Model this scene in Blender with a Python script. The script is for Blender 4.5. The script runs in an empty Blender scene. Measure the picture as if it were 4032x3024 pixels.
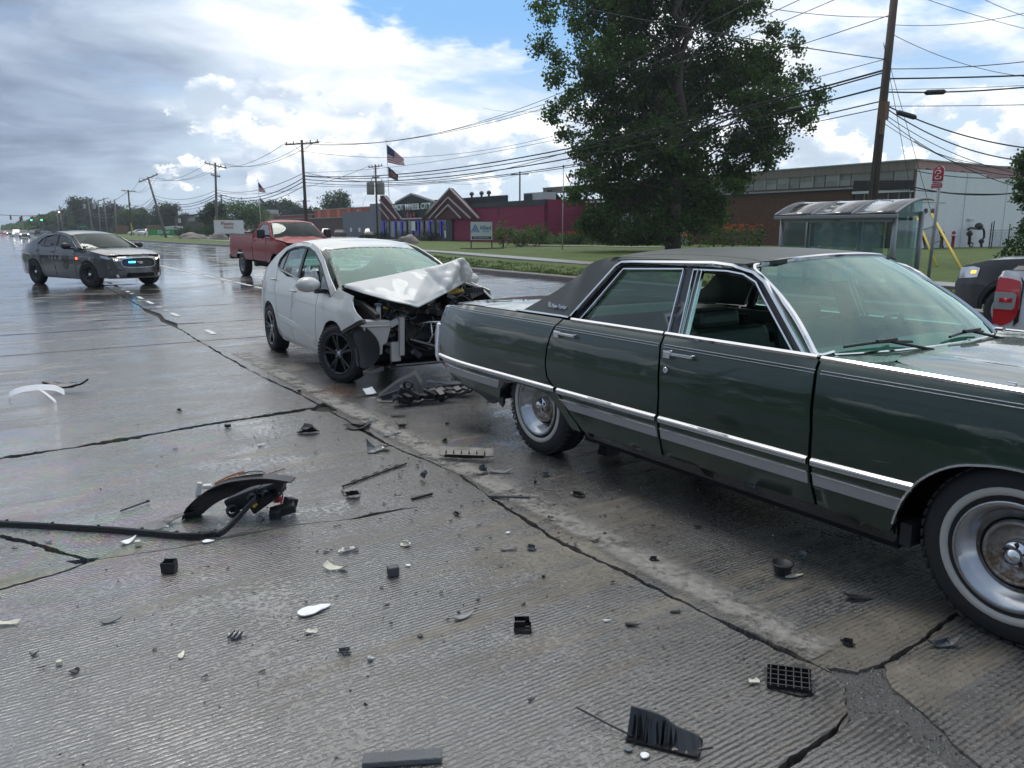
import bpy, bmesh, math, random
from mathutils import Vector, Matrix, noise as mnoise
from mathutils.geometry import delaunay_2d_cdt
R = math.radians
rnd = random.Random(7)
scene = bpy.context.scene
COL = scene.collection
# camera
cam_d = bpy.data.cameras.new('camera')
cam_d.sensor_width = 36.0
cam_d.lens = 36.0 * 3028 / 4032
cam_d.clip_start = 0.05
cam_d.clip_end = 6000
cam = bpy.data.objects.new('camera', cam_d)
COL.objects.link(cam)
CAM_H = 1.6
cam.location = (0, 0, CAM_H)
cam.rotation_euler = (R(90 - 11.335), 0, R(-33.071))
scene.camera = cam
# node helpers
class NT:
 def __init__(s, tree):
  s.t = tree; s.n = tree.nodes; s.l = tree.links
 def node(s, typ, **kw):
  nd = s.n.new(typ)
  for k, v in kw.items(): setattr(nd, k, v)
  return nd
 def put(s, sock, v):
  if v is None: return
  if isinstance(v, bpy.types.NodeSocket): s.l.new(v, sock)
  else:
   try: sock.default_value = v
   except Exception: sock.default_value = (*v, 1.0) if len(v) == 3 else v
 def m(s, op, a, b=None, c=None, clamp=False):
  nd = s.node('ShaderNodeMath', operation=op, use_clamp=clamp)
  s.put(nd.inputs[0], a); s.put(nd.inputs[1], b); s.put(nd.inputs[2], c)
  return nd.outputs[0]
 def v(s, op, a, b=None):
  nd = s.node('ShaderNodeVectorMath', operation=op)
  s.put(nd.inputs[0], a); s.put(nd.inputs[1], b)
  return nd.outputs['Value'] if op in ('DOT_PRODUCT', 'LENGTH', 'DISTANCE') else nd.outputs[0]
 def mix(s, f, a, b, mode='MIX'):
  nd = s.node('ShaderNodeMix', data_type='RGBA', blend_type=mode)
  s.put(nd.inputs[0], f); s.put(nd.inputs[6], a); s.put(nd.inputs[7], b)
  return nd.outputs[2]
 def noise(s, vec, scale, detail=4, rough=.55, dist=0, out='Fac'):
  nd = s.node('ShaderNodeTexNoise')
  s.put(nd.inputs['Vector'], vec); s.put(nd.inputs['Scale'], scale); s.put(nd.inputs['Detail'], detail)
  s.put(nd.inputs['Roughness'], rough); s.put(nd.inputs['Distortion'], dist)
  return nd.outputs[out]
 def ramp(s, f, pts, interp='LINEAR'):
  nd = s.node('ShaderNodeValToRGB')
  e = nd.color_ramp; e.interpolation = interp
  while len(e.elements) < len(pts): e.elements.new(.5)
  for el, (p, c) in zip(e.elements, pts):
   el.position = p
   el.color = (c, c, c, 1) if not hasattr(c, '__len__') else (*c, 1)
  s.put(nd.inputs[0], f)
  return nd.outputs[0]
 def sm(s, x, a, b):          # smoothstep
  nd = s.node('ShaderNodeMapRange', interpolation_type='SMOOTHSTEP')
  s.put(nd.inputs[0], x); s.put(nd.inputs[1], a); s.put(nd.inputs[2], b)
  return nd.outputs[0]
 def xyz(s, vec):
  nd = s.node('ShaderNodeSeparateXYZ'); s.put(nd.inputs[0], vec); return nd.outputs
 def cxyz(s, x, y, z):
  nd = s.node('ShaderNodeCombineXYZ')
  s.put(nd.inputs[0], x); s.put(nd.inputs[1], y); s.put(nd.inputs[2], z)
  return nd.outputs[0]
 def scale(s, vec, sc):
  return s.v('MULTIPLY', vec, sc)
 def bump(s, h, strength=.3, dist=.02, normal=None):
  nd = s.node('ShaderNodeBump')
  s.put(nd.inputs['Height'], h); s.put(nd.inputs['Strength'], strength); s.put(nd.inputs['Distance'], dist)
  if normal: s.put(nd.inputs['Normal'], normal)
  return nd.outputs[0]
# world: sky with broken cloud
SUN_EL, SUN_AZ = R(70), R(6)       # azimuth clockwise from +Y
world = bpy.data.worlds.new('World'); scene.world = world; world.use_nodes = True
wt = NT(world.node_tree)
for nd in list(wt.n): wt.n.remove(nd)
def dirv(az, el):
 az, el = R(az), R(el)
 return (math.sin(az) * math.cos(el), math.cos(az) * math.cos(el), math.sin(el))
d = wt.node('ShaderNodeTexCoord').outputs['Generated']
dx, dy, dz = wt.xyz(d)
zc = wt.m('MAXIMUM', dz, 0.0)
zi = wt.m('ADD', zc, 0.16)
P = wt.cxyz(wt.m('DIVIDE', dx, zi), wt.m('DIVIDE', dy, zi), 0.0)
warp = wt.noise(P, 1.1, 3, .5, out='Color')
P2 = wt.v('ADD', P, wt.scale(wt.v('SUBTRACT', warp, (.5, .5, .5)), (.55, .55, 0)))
def spot(az, el, r0, r1, jitter=.08):   # soft round region of the sky round a direction
 dp = wt.v('DOT_PRODUCT', d, dirv(az, el))
 dp = wt.m('ADD', dp, wt.m('MULTIPLY', wt.m('SUBTRACT', wt.noise(P, 2.3, 5, .6), .5), jitter))
 return wt.sm(dp, math.cos(R(r1)), math.cos(R(r0)))
sunp = Vector(dirv(62, 52)); so = (sunp.x / (sunp.z + .16), sunp.y / (sunp.z + .16), 0)
toS = wt.v('NORMALIZE', wt.v('SUBTRACT', so, P))                  # way to the sun on the cloud sheet
def deck(off):                                                   # cloud thickness, sampled here and a step toward the sun
 q = wt.v('ADD', P2, wt.v('MULTIPLY', toS, (off, off, 0)))
 return wt.m('ADD', wt.m('MULTIPLY', wt.noise(q, .8, 3, .5), .55), wt.m('MULTIPLY', wt.noise(q, 2.1, 9, .57, .2), .45))
t0, t1 = deck(0), deck(.16)
DS = wt.v('MULTIPLY', d, (1, 1, 1.5)); DS1 = wt.v('ADD', DS, (.006, .002, .022))
def heap(q): return wt.m('ADD', wt.noise(q, 10.0, 2, .5), wt.m('MULTIPLY', wt.m('SUBTRACT', wt.noise(q, 30, 8, .66), .5), .42))
h0, h1 = heap(DS), heap(DS1)
sd = wt.v('DOT_PRODUCT', d, dirv(62, 40))
light = wt.m('ADD', wt.m('MULTIPLY', wt.sm(sd, -.7, 1.0), .58), .19)
light = wt.m('SUBTRACT', light, wt.m('MULTIPLY', spot(1, 8, 1, 18, .05), .28))
light = wt.m('SUBTRACT', light, wt.m('MULTIPLY', spot(-60, 25, 20, 75, .05), .08))
light = wt.m('ADD', light, wt.m('MULTIPLY', spot(22, 13, 2, 14, .03), .10))
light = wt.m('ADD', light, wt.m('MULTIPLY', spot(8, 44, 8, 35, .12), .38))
shade = wt.m('MULTIPLY', wt.m('SUBTRACT', t0, t1), 1.7)
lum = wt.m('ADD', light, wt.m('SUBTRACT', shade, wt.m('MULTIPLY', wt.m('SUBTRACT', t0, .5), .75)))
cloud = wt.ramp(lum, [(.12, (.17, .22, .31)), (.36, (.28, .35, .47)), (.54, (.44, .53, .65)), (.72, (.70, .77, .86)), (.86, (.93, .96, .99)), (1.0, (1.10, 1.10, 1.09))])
hole = wt.m('MAXIMUM', spot(29.5, 15.5, .5, 5.5, .012), wt.m('MULTIPLY', spot(36, 12.5, .5, 4, .012), .9))
hole = wt.m('MAXIMUM', hole, wt.m('MULTIPLY', spot(24, 17, .5, 4, .01), .8))
hole = wt.m('MAXIMUM', hole, wt.m('MULTIPLY', spot(33, 6, 1, 11, .05), .52))
hole = wt.m('MAXIMUM', hole, wt.m('MULTIPLY', spot(59, 6.5, 1, 11, .05), .58))
hole = wt.m('MAXIMUM', hole, wt.m('MULTIPLY', spot(8, 5, 1, 8, .03), .25))
gap = wt.sm(wt.m('SUBTRACT', wt.m('MULTIPLY', hole, .52), t0), -.50, -.12)
sky = wt.node('ShaderNodeTexSky', sky_type='NISHITA', sun_disc=False, sun_elevation=SUN_EL, sun_rotation=SUN_AZ, air_density=1.1, dust_density=1.2)
skyc = wt.mix(1.0, sky.outputs[0], (.105, .10, .095, 1), 'MULTIPLY')
bluec = wt.mix(wt.sm(dz, .10, .25), (.55, .70, .86, 1), (.22, .47, .84, 1))
skyc = wt.mix(.85, skyc, bluec)
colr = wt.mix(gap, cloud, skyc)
band = wt.m('MULTIPLY', wt.sm(dz, .015, .05), wt.m('SUBTRACT', 1.0, wt.sm(dz, .13, .20)))
side = wt.m('SUBTRACT', 1.0, wt.m('MULTIPLY', spot(-4, 7, 5, 18, .03), .9))
hm = wt.m('ADD', h0, wt.m('MULTIPLY', wt.m('SUBTRACT', wt.m('MULTIPLY', band, side), 1.0), .30))
hmask = wt.sm(hm, .455, .50)
rim = wt.m('ADD', wt.m('MULTIPLY', wt.m('SUBTRACT', h0, h1), 5.0), wt.m('SUBTRACT', .74, wt.m('MULTIPLY', wt.m('SUBTRACT', h0, .48), 3.4)))
hcolr = wt.ramp(rim, [(.10, (.50, .59, .71)), (.40, (.63, .71, .82)), (.66, (.88, .92, .97)), (.9, (1.15, 1.15, 1.14))])
colr = wt.mix(wt.m('MULTIPLY', hmask, .85), colr, hcolr)
hz = wt.m('SUBTRACT', 1.0, wt.sm(dz, -.02, .07))
hcol = wt.mix(wt.sm(wt.v('DOT_PRODUCT', d, dirv(-2, 3)), .72, 1.0), (.70, .80, .90, 1), (.42, .54, .67, 1))
colr = wt.mix(wt.m('MULTIPLY', hz, .55), colr, hcol)
bg = wt.node('ShaderNodeBackground')
SKY_STR = 0.10
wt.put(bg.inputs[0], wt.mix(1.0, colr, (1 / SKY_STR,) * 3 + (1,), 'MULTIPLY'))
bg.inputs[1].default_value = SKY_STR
wo = wt.node('ShaderNodeOutputWorld'); wt.l.new(bg.outputs[0], wo.inputs[0])
sun_d = bpy.data.lights.new('sun', 'SUN'); sun_d.energy = 1.25; sun_d.angle = R(22); sun_d.color = (1, .96, .9)
sun = bpy.data.objects.new('sun', sun_d); COL.objects.link(sun)
sun.rotation_euler = (math.pi / 2 - SUN_EL, 0, -SUN_AZ + math.pi)
sun.location = (30, 10, 40)
vs = scene.view_settings
vs.view_transform = 'Standard'; vs.look = 'None'; vs.gamma = 1; vs.exposure = 0.30; vs.use_curve_mapping = False
scene.cycles.max_bounces = 8; scene.cycles.transparent_max_bounces = 16
scene.cycles.sample_clamp_indirect = 6
# materials
MATS = {}
def mat_base(name):
 m = bpy.data.materials.new(name); m.use_nodes = True
 t = NT(m.node_tree); b = t.n['Principled BSDF']
 MATS[name] = m
 return m, t, b
def simple(name, col, rough=.5, metal=0, var=.12, vscale=6, bump=0, bscale=40, coat=0, spec=.5, emit=None, estr=1, rvar=.1, trans=0):
 """plain surface with mottling in colour and gloss so that nothing is perfectly flat"""
 m, t, b = mat_base(name)
 oc = t.node('ShaderNodeTexCoord').outputs['Object']
 n1 = t.noise(oc, vscale, 5, .6)
 f = t.m('MULTIPLY', t.m('SUBTRACT', n1, .5), 2 * var)
 c = t.mix(1.0, (*col, 1), t.cxyz(t.m('ADD', 1, f), t.m('ADD', 1, f), t.m('ADD', 1, f)), 'MULTIPLY')
 t.put(b.inputs['Base Color'], c)
 t.put(b.inputs['Roughness'], t.m('ADD', rough, t.m('MULTIPLY', t.m('SUBTRACT', n1, .5), 2 * rvar), clamp=True))
 b.inputs['Metallic'].default_value = metal
 b.inputs['Coat Weight'].default_value = coat; b.inputs['Coat Roughness'].default_value = .03
 b.inputs['Specular IOR Level'].default_value = spec
 if bump: t.put(b.inputs['Normal'], t.bump(t.noise(oc, bscale, 4, .6), bump, .01))
 if emit: b.inputs['Emission Color'].default_value = (*emit, 1); b.inputs['Emission Strength'].default_value = estr
 if trans: b.inputs['Transmission Weight'].default_value = trans
 return m
def paint(name, col, rough=.35, coat=1.0, metal=.0, flake=0.0, dirt=.25, dcol=(.10, .09, .08)):
 m, t, b = mat_base(name)
 tc = t.node('ShaderNodeTexCoord'); oc = tc.outputs['Object']
 z = t.xyz(oc)[2]
 n = t.noise(oc, 3.5, 6, .65)
 low = t.m('SUBTRACT', 1.0, t.sm(z, .15, .62))     # road film thrown up on the sills
 dm = t.m('MULTIPLY', t.m('MULTIPLY', low, t.sm(n, .35, .7)), dirt)
 t.put(b.inputs['Base Color'], t.mix(dm, (*col, 1), (*dcol, 1)))
 t.put(b.inputs['Roughness'], t.m('ADD', rough, t.m('MULTIPLY', dm, .4)))
 b.inputs['Metallic'].default_value = metal
 t.put(b.inputs['Coat Weight'], t.m('SUBTRACT', coat, t.m('MULTIPLY', dm, .8), clamp=True))
 t.put(b.inputs['Coat Roughness'], t.m('ADD', .02, t.m('MULTIPLY', t.noise(oc, 9, 3), .04)))
 wob = t.noise(oc, 1.7, 2, .5)
 t.put(b.inputs['Coat Normal'], t.bump(t.m('ADD', wob, t.m('MULTIPLY', n, .12)), .10, .05))
 return m
def glass(name, tint, gl=.02, gcol=(1, 1, 1), extra=0.0, film=(.5, .55, .55), filmw=.0):
 """single pane: clear tinted transmission plus Fresnel reflection, a little dusty film"""
 m = bpy.data.materials.new(name); m.use_nodes = True; MATS[name] = m
 t = NT(m.node_tree)
 for nd in list(t.n): t.n.remove(nd)
 tr = t.node('ShaderNodeBsdfTransparent'); t.put(tr.inputs[0], (*tint, 1))
 g = t.node('ShaderNodeBsdfGlossy'); g.inputs['Roughness'].default_value = gl; t.put(g.inputs[0], (*gcol, 1))
 lw = t.node('ShaderNodeLayerWeight'); lw.inputs[0].default_value = .5
 bf = t.node('ShaderNodeNewGeometry').outputs['Backfacing']
 sch = t.m('ADD', .06, t.m('MULTIPLY', t.m('POWER', lw.outputs['Facing'], 4.0), .94))
 mx = t.node('ShaderNodeMixShader')
 t.put(mx.inputs[0], t.m('MULTIPLY', t.m('ADD', sch, extra, clamp=True), t.m('SUBTRACT', 1.0, bf)))
 t.l.new(tr.outputs[0], mx.inputs[1]); t.l.new(g.outputs[0], mx.inputs[2])
 last = mx.outputs[0]
 if filmw:
  df = t.node('ShaderNodeBsdfDiffuse'); t.put(df.inputs[0], (*film, 1))
  m2 = t.node('ShaderNodeMixShader')
  oc = t.node('ShaderNodeTexCoord').outputs['Object']
  t.put(m2.inputs[0], t.m('MULTIPLY', t.noise(oc, 2.5, 5, .6), filmw * 2))
  t.l.new(last, m2.inputs[1]); t.l.new(df.outputs[0], m2.inputs[2]); last = m2.outputs[0]
 o = t.node('ShaderNodeOutputMaterial'); t.l.new(last, o.inputs[0])
 return m
simple('chrome', (.75, .76, .78), .10, 1, .05, 8, rvar=.06)
simple('chrome_dull', (.52, .53, .55), .28, 1, .15, 10, rvar=.1)
simple('steel_trim', (.42, .43, .45), .32, .9, .08, 10)
simple('satin_grey', (.40, .41, .43), .40, .35, .06, 5)
simple('rubber', (.022, .022, .024), .68, 0, .3, 20, bump=.15, bscale=90)
simple('rubber_wet', (.018, .018, .02), .42, 0, .3, 20, bump=.15, bscale=90)
simple('whitewall', (.50, .48, .44), .6, 0, .12, 9)
simple('black_plastic', (.018, .019, .021), .42, 0, .3, 12, bump=.1, bscale=70)
simple('black_gloss', (.012, .012, .014), .16, 0, .2, 12, coat=.5)
simple('grey_plastic', (.07, .073, .077), .5, 0, .25, 14, bump=.1, bscale=60)
simple('black_void', (.006, .006, .007), .9, 0, .2, 5)
simple('dark_metal', (.055, .055, .058), .5, .5, .35, 18, bump=.2, bscale=40)
simple('cast_metal', (.23, .23, .23), .5, .7, .35, 22, bump=.3, bscale=60)
simple('rust_metal', (.16, .10, .065), .6, .5, .45, 24, bump=.2, bscale=60)
simple('white_plastic', (.62, .62, .60), .45, 0, .12, 7, trans=.0)
simple('bottle_plastic', (.50, .49, .46), .5, 0, .10, 5)
simple('cream_shard', (.58, .56, .46), .35, 0, .15, 20)
simple('white_shard', (.78, .79, .80), .25, 0, .06, 12, coat=.6)
simple('orange_lens', (.80, .22, .05), .2, 0, .1, 12, coat=.5)
simple('red_lens', (.50, .012, .016), .15, 0, .2, 14, coat=1)
simple('red_lens_dark', (.22, .01, .012), .2, 0, .2, 14, coat=1)
simple('clear_lens', (.60, .62, .64), .10, .55, .15, 12, coat=1)
simple('lamp_lit', (1, .95, .8), .3, 0, 0, 5, emit=(1, .80, .48), estr=2.2)
simple('lamp_lit_white', (1, 1, 1), .3, 0, 0, 5, emit=(1, .97, .9), estr=7.0)
simple('lamp_blue', (.05, .3, 1), .3, 0, 0, 5, emit=(.02, .35, 1.0), estr=9.0)
simple('lamp_cyan', (.1, .6, 1), .3, 0, 0, 5, emit=(.05, .75, 1.0), estr=7.0)
simple('lamp_red', (1, .05, .03), .3, 0, 0, 5, emit=(1.0, .07, .03), estr=7.0)
simple('lamp_amber', (1, .4, .02), .3, 0, 0, 5, emit=(1.0, .35, .03), estr=2.5)
simple('lamp_green', (.1, 1, .5), .3, 0, 0, 5, emit=(.05, 1.0, .42), estr=6.0)
simple('headliner', (.05, .055, .05), .9)
glass('glass_green', (.62, .78, .72), filmw=.03)
glass('glass_screen', (.62, .80, .75), gcol=(.70, .92, .86), extra=.09, filmw=.006, film=(.45, .55, .52))
glass('glass_car', (.42, .50, .48), gcol=(.42, .47, .47), extra=.02, filmw=.004)
glass('glass_dark', (.07, .08, .09), filmw=.03)
glass('glass_tint', (.20, .24, .24), filmw=.05)
glass('glass_shelter', (.72, .84, .84), filmw=.16, film=(.42, .52, .54))
# object helpers
def link(o, parent=None):
 COL.objects.link(o)
 if parent: o.parent = parent
 return o
def mk(name, verts, faces, mat=None, parent=None, smooth=False, mats=None, midx=None):
 me = bpy.data.meshes.new(name)
 me.from_pydata([tuple(v) for v in verts], [], faces)
 if mats:
  for m in mats: me.materials.append(MATS[m])
  if midx: me.polygons.foreach_set('material_index', midx)
 elif mat: me.materials.append(MATS[mat])
 if smooth: me.polygons.foreach_set('use_smooth', [True] * len(me.polygons))
 me.update()
 return link(bpy.data.objects.new(name, me), parent)
def thing(name, label, cat, loc=(0, 0, 0), rotz=0, group=None, rot=None):
 o = bpy.data.objects.new(name, None); o.empty_display_size = .2
 COL.objects.link(o); o.location = loc; o.rotation_euler = rot if rot else (0, 0, rotz)
 o['label'] = label; o['category'] = cat
 if group: o['group'] = group
 return o
def tag(o, label=None, cat=None, group=None, kind=None):
 if label: o['label'] = label
 if cat: o['category'] = cat
 if group: o['group'] = group
 if kind: o['kind'] = kind
 return o
def copy_tree(o, parent=None):
 c = o.copy(); COL.objects.link(c); c.parent = parent
 for ch in [x for x in o.children]: copy_tree(ch, c)
 return c
class MB:
 """collects simple shapes into one mesh"""
 def __init__(s): s.v = []; s.f = []
 def add(s, vs, fs):
  k = len(s.v); s.v += [Vector(v) for v in vs]; s.f += [tuple(i + k for i in f) for f in fs]
 def box(s, c, d, rot=None, taper=None):
  M = rot if rot else Matrix.Identity(3)
  vs = []
  for z in (-.5, .5):
   tp = taper if (taper and z > 0) else (1, 1)
   for x, y in ((-.5, -.5), (.5, -.5), (.5, .5), (-.5, .5)):
    vs.append(Vector(c) + M @ Vector((x * d[0] * tp[0], y * d[1] * tp[1], z * d[2])))
  s.add(vs, [(3, 2, 1, 0), (4, 5, 6, 7), (0, 1, 5, 4), (1, 2, 6, 5), (2, 3, 7, 6), (3, 0, 4, 7)])
 def box2(s, a, b):
  s.box([(a[i] + b[i]) / 2 for i in range(3)], [abs(b[i] - a[i]) for i in range(3)])
 def tube(s, pts, r, seg=8, caps=True, sq=None):
  pts = [Vector(p) for p in pts]; n = len(pts)
  rs = r if hasattr(r, '__len__') else [r] * n
  k = len(s.v); up0 = None
  for i, p in enumerate(pts):
   t = (pts[min(i + 1, n - 1)] - pts[max(i - 1, 0)]).normalized()
   if up0 is None:
    up0 = Vector((0, 0, 1)) if abs(t.z) < .9 else Vector((1, 0, 0))
   a = t.cross(up0)
   if a.length < 1e-4: a = t.cross(Vector((0, 1, .3)))
   a.normalize(); b = a.cross(t).normalized(); up0 = b
   for j in range(seg):
    an = 2 * math.pi * j / seg + (math.pi / 4 if sq else 0)
    s.v.append(p + (a * math.cos(an) + b * math.sin(an)) * rs[i])
  for i in range(n - 1):
   for j in range(seg):
    j2 = (j + 1) % seg
    s.f.append((k + i * seg + j, k + i * seg + j2, k + (i + 1) * seg + j2, k + (i + 1) * seg + j))
  if caps:
   s.f.append(tuple(k + j for j in reversed(range(seg))))
   s.f.append(tuple(k + (n - 1) * seg + j for j in range(seg)))
 def lathe(s, prof, seg=32, axis='Z', c=(0, 0, 0), a0=0, a1=2 * math.pi):
  """prof: (radius, height) list"""
  full = abs(a1 - a0 - 2 * math.pi) < 1e-6
  k = len(s.v); n = len(prof); ns = seg if full else seg + 1
  for j in range(ns):
   an = a0 + (a1 - a0) * j / seg
   ca, sa = math.cos(an), math.sin(an)
   for r, h in prof:
    p = (r * ca, r * sa, h) if axis == 'Z' else ((r * ca, h, r * sa) if axis == 'Y' else (h, r * ca, r * sa))
    s.v.append(Vector(p) + Vector(c))
  for j in range(seg):
   j2 = (j + 1) % ns if full else j + 1
   for i in range(n - 1):
    s.f.append((k + j * n + i, k + j2 * n + i, k + j2 * n + i + 1, k + j * n + i + 1))
 def prism(s, poly, fn, h0, h1):
  """closed polygon (u,v) extruded between h0 and h1; fn(u,v,h)->point"""
  n = len(poly)
  vs = [fn(u, v, h0) for u, v in poly] + [fn(u, v, h1) for u, v in poly]
  s.add(vs, [tuple(reversed(range(n))), tuple(range(n, 2 * n))] + [(i, (i + 1) % n, n + (i + 1) % n, n + i) for i in range(n)])
 def build(s, name, mat, parent=None, smooth=False):
  return mk(name, s.v, s.f, mat, parent, smooth)
def rotm(x=0, y=0, z=0):
 from mathutils import Euler
 return Euler((R(x), R(y), R(z))).to_matrix()
def boxo(name, a, b, mat, parent=None):
 m = MB(); m.box2(a, b); return m.build(name, mat, parent)
def bevel(o, w=.01, seg=2):
 md = o.modifiers.new('bevel', 'BEVEL'); md.width = w; md.segments = seg; md.limit_method = 'ANGLE'
 return o
def inpoly(p, poly):
 x, y = p; c = False; n = len(poly); j = n - 1
 for i in range(n):
  xi, yi = poly[i]; xj, yj = poly[j]
  if (yi > y) != (yj > y) and x < (xj - xi) * (y - yi) / (yj - yi) + xi: c = not c
  j = i
 return c
def dens(poly, step, closed=True):
 out = []; n = len(poly)
 for i in range(n if closed else n - 1):
  a, b = poly[i], poly[(i + 1) % n]
  L = math.hypot(b[0] - a[0], b[1] - a[1]); k = max(1, int(math.ceil(L / step)))
  for j in range(k): out.append((a[0] + (b[0] - a[0]) * j / k, a[1] + (b[1] - a[1]) * j / k))
 if not closed: out.append(tuple(poly[-1]))
 return out
def smoothp(pts, n=6, closed=False):
 """Catmull-Rom through the points"""
 out = []; N = len(pts)
 rng = range(N if closed else N - 1)
 for i in rng:
  g = (lambda k: pts[k % N]) if closed else (lambda k: pts[max(0, min(N - 1, k))])
  p0, p1, p2, p3 = g(i - 1), g(i), g(i + 1), g(i + 2)
  for j in range(n):
   t = j / n
   out.append(tuple(.5 * ((2 * p1[a]) + (-p0[a] + p2[a]) * t + (2 * p0[a] - 5 * p1[a] + 4 * p2[a] - p3[a]) * t * t + (-p0[a] + 3 * p1[a] - 3 * p2[a] + p3[a]) * t ** 3) for a in range(len(p1))))
 if not closed: out.append(tuple(pts[-1]))
 return out
def interp(x, xs, ys):
 if x <= xs[0]: return ys[0]
 for i in range(1, len(xs)):
  if x <= xs[i]:
   t = (x - xs[i - 1]) / (xs[i] - xs[i - 1]); return ys[i - 1] + (ys[i] - ys[i - 1]) * t
 return ys[-1]
def sinterp(x, xs, ys):
 """smooth interpolation"""
 if x <= xs[0]: return ys[0]
 if x >= xs[-1]: return ys[-1]
 n = len(xs)
 def sl(i):
  if i == 0: return (ys[1] - ys[0]) / (xs[1] - xs[0])
  if i == n - 1: return (ys[-1] - ys[-2]) / (xs[-1] - xs[-2])
  return (ys[i + 1] - ys[i - 1]) / (xs[i + 1] - xs[i - 1])
 for i in range(1, n):
  if x <= xs[i]:
   h = xs[i] - xs[i - 1]; t = (x - xs[i - 1]) / h
   m0, m1 = sl(i - 1) * h, sl(i) * h
   return (2 * t ** 3 - 3 * t * t + 1) * ys[i - 1] + (t ** 3 - 2 * t * t + t) * m0 + (-2 * t ** 3 + 3 * t * t) * ys[i] + (t ** 3 - t * t) * m1
def panel(name, outline, fmap, mat, parent=None, step=.08, thick=.012, flip=False, lift=0.0, holes=()):
 """a sheet of metal or glass: 2D outline -> curved surface fmap(u,v), given real thickness and clean edges"""
 ol = dens(outline, step)
 V = list(ol); E = [(i, (i + 1) % len(ol)) for i in range(len(ol))]
 hls = [dens(h, step) for h in holes]
 for h in hls:
  k = len(V); V += h; E += [(k + i, k + (i + 1) % len(h)) for i in range(len(h))]
 us = [p[0] for p in ol]; vs_ = [p[1] for p in ol]
 u = min(us) + step * .5
 while u < max(us):
  v = min(vs_) + step * .5
  while v < max(vs_):
   if inpoly((u, v), ol):
    md = min((p[0] - u) ** 2 + (p[1] - v) ** 2 for p in V[:len(ol) + sum(len(h) for h in hls)])
    if md > (step * .45) ** 2: V.append((u, v))
   v += step
  u += step
 r = delaunay_2d_cdt([Vector(p) for p in V], E, [], 0, 1e-5)
 pv = [(p.x, p.y) for p in r[0]]; tris = []
 for f in r[2]:
  c = (sum(pv[i][0] for i in f) / len(f), sum(pv[i][1] for i in f) / len(f))
  if inpoly(c, ol) and not any(inpoly(c, h) for h in hls): tris.append(tuple(f))
 pts = [Vector(fmap(*p)) for p in pv]
 nrm = [Vector((0, 0, 0)) for _ in pts]
 for f in tris:
  n = (pts[f[1]] - pts[f[0]]).cross(pts[f[2]] - pts[f[0]])
  for i in f: nrm[i] += n
 sgn = -1 if flip else 1
 nrm = [n.normalized() * sgn if n.length > 0 else n for n in nrm]
 if flip: tris = [tuple(reversed(f)) for f in tris]
 if lift: pts = [p + n * lift for p, n in zip(pts, nrm)]
 N = len(pts); back = [p - n * thick for p, n in zip(pts, nrm)]
 cnt = {}
 for f in tris:
  for i in range(len(f)):
   a, b = f[i], f[(i + 1) % len(f)]
   cnt[(a, b)] = cnt.get((a, b), 0) + 1
 bd = [(a, b) for (a, b) in cnt if (b, a) not in cnt]
 verts = pts + back; faces = list(tris) + [tuple(i + N for i in reversed(f)) for f in tris]
 nsm = len(faces)
 for a, b in bd:
  k = len(verts)
  verts += [pts[a], pts[b], back[b], back[a]]; faces.append((k + 1, k, k + 3, k + 2))
 o = mk(name, verts, faces, mat, parent)
 sm = [True] * nsm + [False] * (len(faces) - nsm)
 o.data.polygons.foreach_set('use_smooth', sm)
 return o
def strip(name, line, width, fmap, mat, parent=None, proud=.012, flip=False, step=.1, base=0.0, lineb=None):
 """moulding that follows a line on the surface: raised, rounded"""
 a = dens(line, step, False)
 if lineb: b = dens(lineb, step, False);
 if not lineb or len(b) != len(a):
  L = []
  for i, p in enumerate(a):
   q0, q1 = a[max(i - 1, 0)], a[min(i + 1, len(a) - 1)]
   dx_, dy_ = q1[0] - q0[0], q1[1] - q0[1]; l = math.hypot(dx_, dy_) or 1
   L.append((-dy_ / l, dx_ / l))
  a2 = [(p[0] - n[0] * width / 2, p[1] - n[1] * width / 2) for p, n in zip(a, L)]
  b = [(p[0] + n[0] * width / 2, p[1] + n[1] * width / 2) for p, n in zip(a, L)]; a = a2
 verts = []; faces = []
 for i in range(len(a)):
  A, B = Vector(fmap(*a[i])), Vector(fmap(*b[i]))
  j = min(i + 1, len(a) - 1); k = max(i - 1, 0)
  t = Vector(fmap(*a[j])) - Vector(fmap(*a[k]))
  n = (B - A).cross(t).normalized() * (1 if flip else -1)
  verts += [A + n * base, A * .8 + B * .2 + n * (proud), A * .2 + B * .8 + n * (proud), B + n * base]
 for i in range(len(a) - 1):
  k = i * 4
  for q in range(3): faces.append((k + q, k + q + 1, k + q + 5, k + q + 4) if flip else (k + q + 4, k + q + 5, k + q + 1, k + q))
 faces += [(0, 1, 2, 3), tuple((len(a) - 1) * 4 + i for i in (3, 2, 1, 0))]
 return mk(name, verts, faces, mat, parent)
_txt = {}
def text_mesh(s, size=1.0, extrude=.0):
 key = (s, size, extrude)
 if key in _txt: return _txt[key]
 cu = bpy.data.curves.new('lettering', 'FONT'); cu.body = s; cu.size = size; cu.extrude = extrude
 cu.offset = size * .018; cu.align_x = 'CENTER'; cu.align_y = 'CENTER'; cu.resolution_u = 3
 ob = bpy.data.objects.new('lettering', cu); COL.objects.link(ob)
 dg = bpy.context.evaluated_depsgraph_get()
 me = bpy.data.meshes.new_from_object(ob.evaluated_get(dg))
 bpy.data.objects.remove(ob); bpy.data.curves.remove(cu)
 _txt[key] = me; return me
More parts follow.
